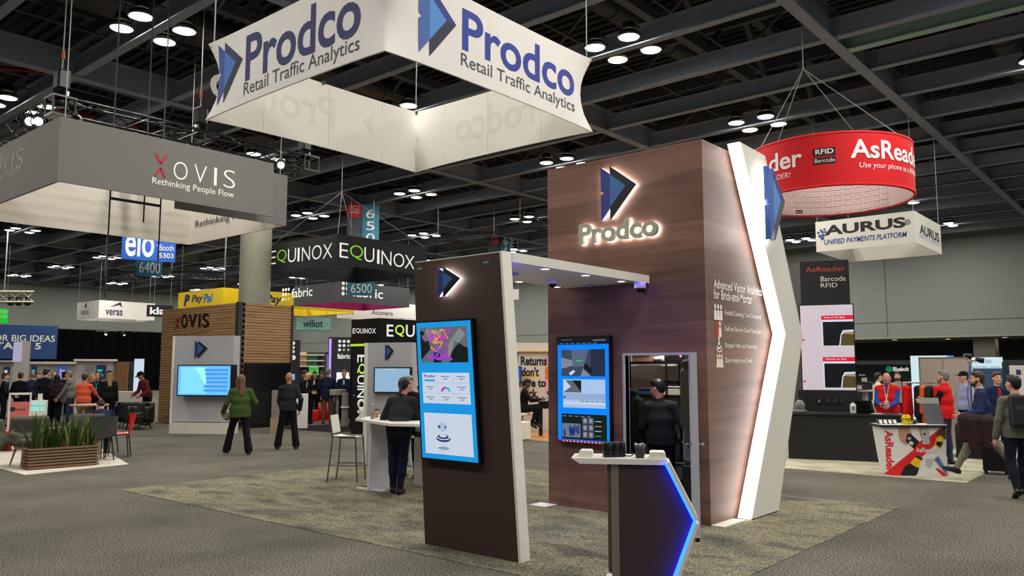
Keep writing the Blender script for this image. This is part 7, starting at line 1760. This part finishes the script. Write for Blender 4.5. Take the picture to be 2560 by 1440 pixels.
# black counter
t, fcc, L, z1 = panel_box('black_counter', 'long black counter before the big upright screen', 'counter', 17.1, 1972, 2262, 1148, 1039, .8, tabk, zb=FB)
b = MB(); b.rect(fcc, -.02, z1, L + .02, z1 + .035, -.84, .04); b.build('countertop', M('countertop_black', (30, 30, 31), rough=.35, var=.05), t); zc = z1 + .036
t, fc2, L2, z2 = panel_box('black_backboard', 'low black board with hooked readers behind the black counter', 'display board', 18.2, 2000, 2150, 1118, 976, .06, tabk, zb=FB)
for i, x in enumerate((2048, 2068, 2088, 2106)):
    a, c = fc2.pix(x, 1001); q = fc2.pt(a, c, 0); t = thing('handheld_reader', ('black handheld reader with white tip, first on the black board', 'second small black reader hooked on the black board', 'third small black reader hooked on the black board', 'last small black reader hooked on the black board')[i], 'scanner', q)
    b = MB(); b.rect(fc2, a - .04, c - .06, a + .04, c + .06, .012, .05); b.build('body', M('reader_grey', (44, 44, 46), rough=.4, var=.05), t); b = MB(); b.tube([q, fc2.pt(a, c, .03)], .008, 6); b.ball(fc2.pt(a, c - .02, .055), .018, 8); b.build('hook', WHM if i == 0 else DARKG, t)
def on_counter(x, dp): a, _ = fcc.pix(x, 1040); return fcc.pt(a, zc, dp)
q = on_counter(2134, -.25); t = thing('white_bottle', 'white pump bottle standing on the black counter', 'bottle', q); b = MB(); b.lathe(q, [(0, 0), (.05, 0), (.055, .02), (.055, .17), (.02, .2), (.02, .21)], 18, caps=False); b.build('body', WHM, t); b = MB(); b.cone(q + Vector((0, 0, .21)), q + Vector((0, 0, .24)), .012, .012, 8); b.build('pump', DARKG, t); b = MB(); fq = Face(q - vdn * .056, fcc.u); b.rect(fq, -.03, .06, .03, .14, .0, .002); b.build('label_print', M('label_grey', (120, 120, 116), var=.2), t)
q = on_counter(2165, -.35); t = thing('laptop', 'open black laptop with pale edge seen from behind on the counter', 'laptop', q); u = fcc.u
b = MB(); b.prism([q - u * .19, q + u * .19, q + u * .19 - vdn * -.26, q - u * .19 + vdn * .26], (0, 0, .018)); b.build('base', BLK, t)
b = MB(); b.prism([q - u * .19 - vdn * .0, q + u * .19, q + u * .12 - vdn * .12 + Vector((0, 0, .25)), q - u * .19 - vdn * .12 + Vector((0, 0, .25))], vdn * .012); b.build('lid', BLK, t); b = MB(); b.bar(q + u * .19, q + u * .12 - vdn * .12 + Vector((0, 0, .25)), .016, .016); b.build('pale_edge', WHM, t)
q = on_counter(2193, -.2); b = MB(); b.box(q.x - .1, q.x + .1, q.y - .08, q.y + .08, q.z, q.z + .01); tag(b.build('notepad', M('paper_yellow', (206, 204, 160), var=.05)), 'pale yellow notepad on the black counter', 'notepad')
q = on_counter(1999, -.3); s = SDF(.014); s.ell((0, 0, .12), (.10, .10, .13)); s.ell((.05, .05, .07), (.12, .1, .07)); s.rbox((0, 0, .02), (.12, .1, .004), .014); tag(soft('plastic_bag', s, M('bag_smoke', (116, 120, 112), rough=.25, var=.35, scale=14), loc=q), 'crumpled clear bag at the counter end beside the chevron wing', 'bag')
t = thing('printer_table', 'small white pedestal table with label printer behind the black counter', 'table', gd(2168, 19.6)); q = gd(2168, 19.6); u = look(q, 1, 0); b = MB(); b.cone(q + Vector((0, 0, FB)), q + Vector((0, 0, 1.28)), .06, .06, 12); b.lathe(q, [(0, FB), (.25, FB), (.25, .03), (0, .04)], 20, caps=False); b.build('pedestal', M('pedestal_pale', (176, 176, 188), rough=.4, var=.03), t); b = MB(); fq = Face((q.x, q.y, 0), u); b.rect(fq, -.3, 1.28, .3, 1.31, -.2, .2); b.build('tabletop', WHM, t)
t = thing('label_printer', 'dark label printer with arm on the small white pedestal table', 'printer', q + Vector((0, 0, 1.31))); b = MB(); b.rect(fq, -.22, 1.311, .02, 1.42, -.15, .12); b.build('body', DARKG, t); b = MB(); b.rect(fq, -.18, 1.33, -.06, 1.41, .12, .14); b.build('front', WHM, t); b = MB(); b.tube([fq.pt(.08, 1.311, 0), fq.pt(.02, 1.5, 0), fq.pt(.2, 1.44, 0)], .02, 8); b.build('arm', DARKG, t); b = MB(); b.rect(fq, -.06, 1.49, .05, 1.58, 0, .03); b.build('card_holder', WHM, t)
# printed counter
k0, k1 = at_d(2226, 1189, 15.0), at_d(2372, 1192, 15.35); u = k1 - k0; u.z = 0; FKk = Face((k0.x, k0.y, FB), u); Lk = u.length; zk = FKk.pix(2285, 1068)[1]
kx0 = FKk.pix(2203, 1066)[0]; kx1 = FKk.pix(2366, 1066)[0]
t = thing('printed_counter', 'white counter wrapped in red X print with readers and hands', 'counter', (k0.x, k0.y, FB))
def kp(x, y):
    """photo pixel to counter-front coordinates"""
    return FKk.pix(x, y)
b = MB(); body = [(0, 0), (Lk, 0), (Lk - .02, zk * .5), (kx1, zk), (kx0, zk), (-.06, zk * .5)]
b.plate(FKk, body, -.42, 0); b.build('body', M('counter_wrap_white', (222, 220, 216), rough=.5, var=.02), t)
b = MB(); b.plate(FKk, [(kx0 - .04, zk), (kx1 + .03, zk), (kx1 + .03, zk + .035), (kx0 - .04, zk + .035)], -.46, .05); b.build('top_rim', M('rim_slate', (40, 40, 52), rough=.4, var=.03), t)
b = MB(); b.plate(FKk, [(kx0, zk + .035), (kx1, zk + .035), (kx1, zk + .04), (kx0, zk + .04)], -.44, .03); b.build('countertop', WHM, t); zk2 = zk + FB + .041
b = MB()
def KP(m, pts, lv=1): b.mat(m).plate(FKk, [kp(*q) for q in pts], .0, .001 * lv + .001)
kr, kk_, kb, ky, ksk, ksk2, kgr = M('wrap_red', (214, 32, 36), var=0), M('wrap_black', (20, 20, 22), var=0), M('wrap_grey', (176, 178, 182), var=0), M('wrap_yellow', (238, 190, 30), var=0), M('wrap_skin', (188, 138, 112), var=.1), M('wrap_brown', (92, 58, 42), var=.1), M('wrap_blue', (70, 100, 150), var=.5, scale=30)
KP(kr, [(2209, 1185), (2252, 1192), (2366, 1085), (2363, 1068), (2345, 1075)]); KP(kr, [(2280, 1118), (2310, 1096), (2330, 1115), (2300, 1140)], 2)
KP(kr, [(2300, 1130), (2330, 1112), (2372, 1186), (2350, 1190)][:4], 1) if False else None
KP(ksk, [(2245, 1066), (2272, 1066), (2280, 1084), (2272, 1100), (2266, 1114), (2252, 1104), (2246, 1090)], 2); KP(kk_, [(2268, 1084), (2276, 1084), (2298, 1104), (2286, 1122), (2264, 1104)], 3); KP(WHM, [(2274, 1102), (2284, 1106), (2281, 1114), (2272, 1110)], 4); KP(kb, [(2270, 1092), (2278, 1094), (2276, 1100), (2268, 1098)], 4)
KP(kb, [(2306, 1070), (2322, 1070), (2324, 1110), (2306, 1111)], 3); KP(kk_, [(2311 + 3 * math.cos(-k * PI / 5), 1085 + 3 * math.sin(-k * PI / 5)) for k in range(10)], 4)
KP(ksk, [(2296, 1067), (2305, 1067), (2305, 1098), (2300, 1090)], 2)
KP(ksk2, [(2345, 1075), (2364, 1066), (2365, 1098), (2352, 1098), (2340, 1090)], 2); KP(ky, [(2342, 1092), (2352, 1088), (2360, 1096), (2356, 1114), (2348, 1122), (2337, 1112)], 3); KP(kk_, [(2341, 1103), (2357, 1106), (2350, 1119), (2340, 1112)], 4); KP(WHM, [(2346, 1096), (2354, 1097), (2353, 1103), (2345, 1102)], 5)
KP(kk_, [(2248, 1193), (2262, 1166), (2276, 1158), (2298, 1168), (2294, 1183), (2286, 1193)], 2); KP(ky, [(2275, 1158), (2288, 1142), (2305, 1150), (2294, 1170)], 3); KP(kk_, [(2287, 1142), (2292, 1138), (2307, 1146), (2304, 1151)], 4)
KP(kb, [(2313, 1148), (2328, 1145), (2334, 1152), (2326, 1170), (2316, 1166)], 2); KP(kr, [(2338, 1172), (2344, 1170), (2372, 1190), (2358, 1191)], 3); KP(kb, [(2332, 1148), (2346, 1138), (2372, 1182), (2366, 1190)], 3); KP(kgr, [(2336, 1148), (2345, 1142), (2368, 1180), (2364, 1184)], 4)
b.mat(kr); aa = kp(2216, 1180); bb = kp(2232, 1076); b.text(FKk, 'AsReader', aa[0], aa[1], bb[0], bb[1], d=.004, bold=.03, rot=-90)
b.mat(WHM); aa = kp(2290, 1131); bb = kp(2343, 1119); b.text(FKk, 'AsReader', aa[0], aa[1], bb[0], bb[1], d=.006, bold=.03); b.build('wrap_print', None, t)
def on_kiosk(x, dp): a, _ = FKk.pix(x, 1066); return FKk.pt(a, zk + .0415, dp)
for i, x in enumerate((2212, 2224, 2236, 2248)):
    q = on_kiosk(x, -.2); t = thing('card_reader', ('white card reader at the left end of the printed counter', 'second white-faced reader on the printed counter', 'third white-faced reader on the printed counter', 'black-edged reader next to the yellow helmet')[i], 'scanner', q); u = FKk.u
    b = MB(); n_ = FKk.n; b.prism([q - u * .035 + n_ * .05, q + u * .035 + n_ * .05, q + u * .035 - n_ * .05, q - u * .035 - n_ * .05], Vector((0, 0, .07)) - n_ * .06); b.build('shell', DARKG, t); b = MB(); b.prism([q - u * .028 + n_ * .052 + Vector((0, 0, .008)), q + u * .022 + n_ * .052 + Vector((0, 0, .008)), q + u * .022 + n_ * .005 + Vector((0, 0, .066)), q - u * .028 + n_ * .005 + Vector((0, 0, .066))], n_ * .004); b.build('face_plate', WHM, t)
q = on_kiosk(2276, -.15); s = SDF(.010); s.ell((0, 0, .085), (.085, .085, .08)); s.ell((0, -.05, .03), (.05, .05, .03)); s.rbox((0, .02, .012), (.05, .05, .004), .012); s.ell((-.03, -.085, .09), (.022, .02, .03), sub=True, k=.02); s.ell((.03, -.085, .09), (.022, .02, .03), sub=True, k=.02); s.cap((-.05, -.07, .05), (.05, -.07, .05), .01, .01, k=.02, sub=True)
tag(soft('gold_helmet', s, M('gold_chrome', (206, 176, 20), rough=.18, metal=.7, var=.1), loc=q), 'shiny golden yellow round object in the middle of the printed counter', 'ornament')
q = on_kiosk(2303, -.25); s = SDF(.012); s.cap((-.1, 0, .02), (.12, .02, .02), .02); s.ell((0, 0, .04), (.1, .05, .04)); tag(soft('black_reader', s, BLK, loc=q), 'black hand reader lying between the golden object and the brochure holder', 'scanner')
q = on_kiosk(2345, -.12); t = thing('brochure_holder', 'slanted clear brochure holder with grey leaflet on the printed counter', 'brochure holder', q); u = FKk.u; n_ = FKk.n
b = MB(); b.prism([q - u * .12, q + u * .16, q + u * .10 - n_ * .06 + Vector((0, 0, .44)), q - u * .2 - n_ * .06 + Vector((0, 0, .44))], n_ * -.012); b.build('leaflet', M('leaflet_grey', (96, 98, 104), rough=.3, var=.35, scale=18), t); b = MB(); b.prism([q - u * .2 - n_ * .05 + Vector((0, 0, .34)) + n_ * .004, q + u * .11 - n_ * .05 + Vector((0, 0, .34)) + n_ * .004, q + u * .10 - n_ * .056 + Vector((0, 0, .44)), q - u * .2 - n_ * .056 + Vector((0, 0, .44))], n_ * .004); b.build('header_strip', M('leaflet_sage', (150, 158, 148), rough=.3, var=.05), t); b = MB(); b.prism([q - u * .13 + n_ * .06, q + u * .17 + n_ * .06, q + u * .17 - n_ * .05, q - u * .13 - n_ * .05], (0, 0, .006)); b.build('foot', M('clear_green', (150, 170, 156), rough=.1, var=.03), t)
# people in red vests
RV, BS = cloth('vest_red', (206, 26, 30), .08), cloth('shirt_blue', (52, 70, 150))
p = gd(2224, 18.4); o, J = person('person in red vest and blue shirt looking down at a phone', (p.x, p.y, FB), look(p, -.15, 1), h=1.72, top=BS, vest=RV, hair=('bald', 'grey'), beard='grey', head=(.1, .55), hands=((.10, .30, 1.06), (-.08, .32, 1.04)), bulk=1.12, res=.013, hem=.1, collar=None, inner=BS, skin=M('skin_pink', (206, 142, 122), rough=.5, var=.06, scale=20))
s = SDF(.011); s.cap(J['neck'] + J['rt'] * .05 + J['fw'] * .11, J['chest'] + J['fw'] * .15 - J['sp'] * .15, .010); s.cap(J['neck'] - J['rt'] * .05 + J['fw'] * .11, J['chest'] + J['fw'] * .15 - J['sp'] * .15, .010); s.rbox(J['chest'] + J['fw'] * .165 - J['sp'] * .22, (.04, .004, .055), .008); J['add']('badge_lanyard', s, M('badge_pale', (190, 186, 178), var=.05))
q = J['wp']((np.array(J['W'][0]) + np.array(J['W'][1])) / 2 + np.array([0, .10, .0])); b = MB(); b.bev(q.x - .035, q.x + .035, q.y - .05, q.y + .05, q.z - .005, q.z + .007, .004); tag(b.build('mobile_phone', BLK), 'black phone in the hands of the person in red vest', 'phone')
p = gd(2366, 17.2); o, J = person('person in red vest with black sleeves standing in profile', (p.x, p.y, FB), look(p, -1, -.25), h=1.74, top=CB, vest=RV, hair=('short', 'grey'), beard='grey', legs=TRB, hands=((.06, .36, 1.16), (-.12, .34, 1.15)), res=.013, hem=.08, bulk=1.08, lean=-.03, feet=((.10, -.03), (-.10, .03)))
# clothes rack
rk = thing('clothes_rack', 'chrome clothes rack with red, orange and black jackets', 'clothes rack', gd(2300, 19.4)); q = gd(2262, 19.4); e = gd(2360, 19.6); u = (e - q).normalized(); b = MB(); zr = at_d(2300, 957, 19.4).z
b.tube([q + Vector((0, 0, zr)), e + Vector((0, 0, zr))], .016, 8)
for w_ in (q, e): b.tube([Vector((w_.x, w_.y, FB + .02)), w_ + Vector((0, 0, zr))], .016, 8); n_ = Vector((-u.y, u.x, 0)); b.tube([Vector((w_.x, w_.y, FB + .02)) - n_ * .25, Vector((w_.x, w_.y, FB + .02)) + n_ * .25], .016, 8)
b.build('frame', CHR, rk)
for i, (x, nm, m, L_, lab) in enumerate(((2266, 'hanging_jacket', RV, .85, 'red jacket at the left end of the clothes rack'), (2296, 'hanging_jacket', cloth('ink', (26, 28, 34)), .9, 'dark jacket next to the orange one on the clothes rack'), (2309, 'hanging_jacket', cloth('pumpkin', (206, 96, 36)), .8, 'orange jacket in the middle of the clothes rack'), (2324, 'hanging_jacket', CK, .9, 'charcoal jacket behind the brochure holder on the rack'), (2344, 'hanging_jacket', RV, .75, 'red jacket at the right end of the clothes rack'))):
    w_ = at_d(x, 957, 19.45); s = SDF(.016); s.ecap((0, 0, -.12), (0, 0, -L_), .055, .07, np.eye(3), sx=2.2 if i == 0 else 1.7, sy=1.0, k=.03)
    for sg in (-1, 1): s.cap((sg * .11, 0, -.12), (sg * .17, 0, -L_ * .75), .05, .045, k=.03)
    s.cap((-.1, 0, -.09), (.1, 0, -.09), .04, .04, k=.05); s.cap((0, 0, -.05), (0, 0, .0), .008, .008, k=.01)
    c = soft(nm, s, m, loc=(w_.x, w_.y, zr - .015), rz=math.atan2(u.y, u.x) + .9); tag(c, lab, 'jacket')
# beige fabric wall, pale blue kiosks, green stand
t, fc, L, z1 = panel_box('fabric_wall', 'tall beige fabric partition behind the black-sleeved red vest', 'partition', 21.2, 2308, 2434, 1066, 896, .05, M('beige_drape', (176, 162, 152), rough=.9, var=.05), zb=FB); b = MB(); b.rect(fc, L * .46, .02, L * .47, z1, 0, .015); b.rect(fc, -.03, FB, 0, z1 + .03, -.06, .01); b.rect(fc, L, FB, L + .03, z1 + .03, -.06, .01); b.rect(fc, -.03, z1, L + .03, z1 + .03, -.06, .01); b.build('frame', M('frame_taupe', (120, 112, 106), var=.05), t)
ice = M('kiosk_ice', (206, 232, 240), emit=.75); tlp = M('print_teal', (40, 110, 140), var=0); cy = M('print_cyan', (60, 150, 220), emit=.6)
t, fc, L, z1 = panel_box('lightbox_panel', 'glowing pale blue lightbox panel left of the beige partition', 'exhibition stand', 24, 2284, 2386, 1060, 889, .3, ice); b = MB(); b.mat(cy); a0, c0 = fc.pix(2368, 897); a1_, c1 = fc.pix(2384, 889); b.rect(fc, a0, c0, a1_, c1, 0, .01); b.mat(tlp); a0, c0 = fc.pix(2300, 898); a1_, c1 = fc.pix(2364, 893); b.text(fc, 'smart retail for a go', a0, c0, a1_, c1, d=.006); b.build('panel_print', None, t)
t, fc, L, z1 = panel_box('lightbox_panel', 'glowing pale blue lightbox panel with dark picture behind the blue suit', 'exhibition stand', 23, 2410, 2517, 1066, 893, .3, ice); b = MB(); b.mat(tlp); a0, c0 = fc.pix(2420, 910); a1_, c1 = fc.pix(2478, 900); b.text(fc, "Try it on a GO", a0, c0, a1_, c1, d=.006, bold=.01); a0, c0 = fc.pix(2420, 920); a1_, c1 = fc.pix(2500, 914); b.text(fc, 'Guest-free labor unlocked', a0, c0, a1_, c1, d=.006); b.mat(M('picture_navy', (52, 76, 110), var=.5, scale=8)); a0, c0 = fc.pix(2436, 1000); a1_, c1 = fc.pix(2510, 921); b.rect(fc, a0, c0, a1_, c1, 0, .01); b.mat(cy); a0, c0 = fc.pix(2412, 1040); a1_, c1 = fc.pix(2424, 950); b.rect(fc, a0, c0, a1_, c1, 0, .008); b.build('panel_print', None, t)
t, fc, L, z1 = panel_box('exhibition_wall', 'dark green stand wall with round green mark and white name', 'exhibition stand', 28, 2140, 2304, 1052, 912, .3, M('stand_deep_green', (26, 34, 32), rough=.5, var=.2, rgb2=(22, 54, 44), scale=.8)); b = MB(); b.mat(M('mark_green', (40, 150, 110), emit=.5)); a, c = fc.pix(2223, 923); b.plate(fc, [(a + .1 * math.cos(k * PI / 8), c + .1 * math.sin(k * PI / 8)) for k in range(16)], .002, .01); b.mat(lw); a0, c0 = fc.pix(2233, 928); a1_, c1 = fc.pix(2272, 917); b.text(fc, 'Bluebolt', a0, c0, a1_, c1, d=.008, bold=.03); a0, c0 = fc.pix(2148, 939); a1_, c1 = fc.pix(2163, 936); b.text(fc, 'RETAIL', a0, c0, a1_, c1, d=.008); b.build('lettering', None, t); b = MB(); b.rect(fc, -.5, z1, L + 6, z1 + .12, -2, 1.2); b.build('header_beam', M('header_dark', (40, 42, 42), var=.1), t)
t, fc, L, z1 = panel_box('teal_panel', 'dark teal rounded panel at the right picture edge', 'exhibition stand', 21.6, 2514, 2538, 1066, 905, .4, M('panel_teal_dark', (20, 44, 60), rough=.4, var=.05))
t, fc, L, z1 = panel_box('vending_kiosk', 'white rounded kiosk with dark letter n at the right edge', 'kiosk', 20.6, 2532, 2590, 1066, 913, .5, M('kiosk_cream', (216, 210, 204), rough=.4, var=.03)); b = MB(); b.mat(navy); a0, c0 = fc.pix(2541, 937); a1_, c1 = fc.pix(2552, 924); b.text(fc, 'n', a0, c0, a1_, c1, d=.006, bold=.08); b.build('letter_print', None, t)
# black draped table with red letters, red crate
t, fc, L, z1 = panel_box('draped_table', 'black draped table with red letters behind the striding person', 'table', 18.6, 2392, 2486, 1152, 1066, .8, M('black_tablecloth', (22, 22, 24), rough=.9, var=.15), zb=FB); b = MB(); b.mat(kr); a0, c0 = fc.pix(2399, 1096); a1_, c1 = fc.pix(2452, 1084); b.text(fc, 'AsReader', a0, c0, a1_, c1, d=.006, bold=.03); b.build('lettering', None, t)
q = fc.pt(.25, z1 + .001, -.55); b = MB(); b.bev(q.x - .2, q.x + .2, q.y - .18, q.y + .18, q.z, q.z + .2, .02); tag(b.build('red_crate', kr), 'red crate standing on the black draped table', 'crate')
q = fc.pt(.42, z1 + .001, -.18); b = MB(); b.lathe(q, [(0, 0), (.06, 0), (.05, .05), (0, .06)], 14, caps=False); tag(b.build('orange_light', M('light_orange', (240, 110, 60), emit=1.5)), 'small glowing orange light on the black draped table', 'light')
# light stand with blue straps
t = thing('light_stand', 'thin stand with two black lamps rising before the pale blue lightbox', 'stand', gd(2433, 19.3)); q = gd(2433, 19.3); top = at_d(2424, 905, 19.3); b = MB(); b.tube([Vector((q.x, q.y, FB)), top, at_d(2412, 889, 19.3)], .018, 8); b.tube([top, at_d(2443, 898, 19.3)], .015, 8); 
for k in range(3): a = k * 2 * PI / 3; b.tube([Vector((q.x, q.y, .35)), Vector((q.x + .35 * math.cos(a), q.y + .35 * math.sin(a), FB + .01))], .012, 6)
b.build('pole', CHR, t); b = MB()
for x, y in ((2410, 888), (2440, 898)): w_ = at_d(x, y, 19.3); b.cone(w_, w_ + RGT * .14 - Vector((0, 0, .03)), .04, .06, 10)
b.build('lamp_head', BLK, t); b = MB(); b.tube([top, at_d(2419, 985, 19.25), at_d(2429, 1060, 19.25)], .012, 6); b.build('blue_strap', M('strap_blue', (60, 90, 190), var=.1), t)
# passers-by
p = gd(2462, 15.2); p.z = 0; NV = cloth('blazer_navy', (34, 44, 80)); GT = cloth('trousers_grey', (128, 124, 114))
o, J = person('person in navy blazer and grey trousers striding left', (p.x, p.y, 0), look(p, -1, .12), h=1.76, top=NV, legs=GT, hair=('short', 'brown'), beard='brown', hands=((.2, .22, 1.0), (-.18, .30, 1.02)), feet=((.05, -.44), (-.05, .46)), foot_z=(.08, .03), foot_pitch=(-.55, .32), pelvis=(0, 0, .90), lean=.06, res=.012, hem=.08, bulk=1.05, collar=M('collar_lilac', (196, 184, 200), var=.05))
w0 = J['wp'](np.array([-.27, .12, 1.02])); s = SDF(.012); s.ecap((-.02, -.16, 0), (-.02, .2, .01), .07, .08, np.eye(3), sx=1.0, sy=1.0, k=.03)
for yy, L_, xx in ((-.17, .30, -.05), (-.09, .42, -.07), (.0, .36, -.04), (.08, .46, -.07), (.16, .33, -.05), (.21, .26, -.03)): s.ecap((xx, yy, -.02), (xx * .6, yy * 1.1, -L_), .055, .045, np.eye(3), sx=1.0, sy=1.25, k=.02)
c = soft('folded_coat', s, M('coat_dark', (28, 20, 24), rough=.9, var=.5, scale=5, rgb2=(58, 32, 34)), loc=(w0.x, w0.y, w0.z - .05), rz=o.rotation_euler.z); tag(c, 'dark coat carried over the arm of the striding person', 'coat')
q = gd(2486, 16.1); t = thing('rolling_suitcase', 'black suitcase standing behind the striding person', 'suitcase', (q.x, q.y, .06)); u = look(q, 1, 0); fq = Face((q.x, q.y, .0), u); b = MB(); b.rect(fq, -.19, .06, .19, .56, -.12, .12); b.build('shell', BLK, t); b = MB(); b.tube([fq.pt(-.1, .56, 0), fq.pt(-.1, .9, 0), fq.pt(.1, .9, 0), fq.pt(.1, .56, 0)], .01, 6); b.build('pull_handle', DARKG, t)
for a in (-.15, .15): b = MB(); b.cone(fq.pt(a, .03, -.04), fq.pt(a, .03, .04), .03, .03, 10); b.build('wheel', DARKG, t)
p = gd(2545, 13.3); o, J = person('person in grey tweed jacket with black backpack at right edge', (p.x, p.y, 0), look(p, -.35, -1), h=1.68, top=cloth('tweed', (98, 98, 88), .25), legs=cloth('ink_jeans', (22, 26, 38)), hair=('short', 'black'), hands=((.26, .06, .86), (-.27, .05, .86)), feet=((.10, .22), (-.10, -.16)), foot_z=(0, .05), foot_pitch=(.1, -.5), res=.012, hem=.08, bulk=1.06, head=(.5, 0))
s = SDF(.013); s.rbox(np.array(J['chest']) - J['fw'] * .21 - J['sp'] * .05, (.11, .06, .19), .04, k=.03); s.rbox(np.array(J['chest']) - J['fw'] * .29 - J['sp'] * .12, (.08, .02, .10), .03, k=.03)
for sg in (-1, 1): a = np.array(J['P']) + J['sp'] * .49 + J['rt'] * sg * .10; s.cap(a - J['fw'] * .11, a + J['fw'] * .07, .022, .022, k=.02); s.cap(a + J['fw'] * .07, a + J['fw'] * .15 - J['sp'] * .2, .022, .02, k=.02)
v, f = s.mesh(); k = J['k']; bp_ = bpy.data.objects.new('backpack', mesh_from('backpack', [(v * k, f, 0)], [M('backpack_black', (22, 22, 23), rough=.7, var=.3, scale=20)])); COL.objects.link(bp_); bp_.location = o.location; bp_.rotation_euler = o.rotation_euler; tag(bp_, 'black backpack worn over the grey tweed jacket', 'backpack')
for lab, x, d, h, f, kw in (
 ('person in dark jacket and red shirt behind the navy blazer', 2500, 18.6, 1.70, (.5, 1), dict(top=CN, hair=('short', 'brown'), inner=cloth('red_inner', (150, 40, 44)))),
 ('person in black cap and pale blue shirt before the striding one', 2420, 20.75, 1.72, (-.8, .5), dict(top=cloth('pale_blue', (150, 160, 190)), hair=('cap', 'black'))),
 ('person in white shirt behind the blue-sleeved red vest', 2201, 24, 1.68, (.8, -.4), dict(top=cloth('white', (190, 192, 186)), hair=('short', 'black'))),
 ('person in pale grey shirt before the green stand wall', 2252, 24.5, 1.70, (-.2, 1), dict(top=cloth('stone', (150, 150, 140)), hair=('short', 'brown'), beard='brown'))):
    p = gd(x, d); person(lab, (p.x, p.y, FB if d < 20 else 0), look(p, *f), h=h, res=.018, **kw)
# man in the closet
p = at_x(1655, 1240, 8.98); p.z = 0
o, J = person('person in charcoal sweater busy inside the closet', (8.99, p.y, FB), Vector((.9, .42, 0)), h=1.64, top=CK, legs=cloth('black_trousers', (16, 17, 22)), hair=('short', 'black'), head=(1.2, .25), hands=((.30, .14, .98), (-.16, .28, 1.06)), res=.011, hem=.06, bulk=1.08, twist=-.1, lean=.05)
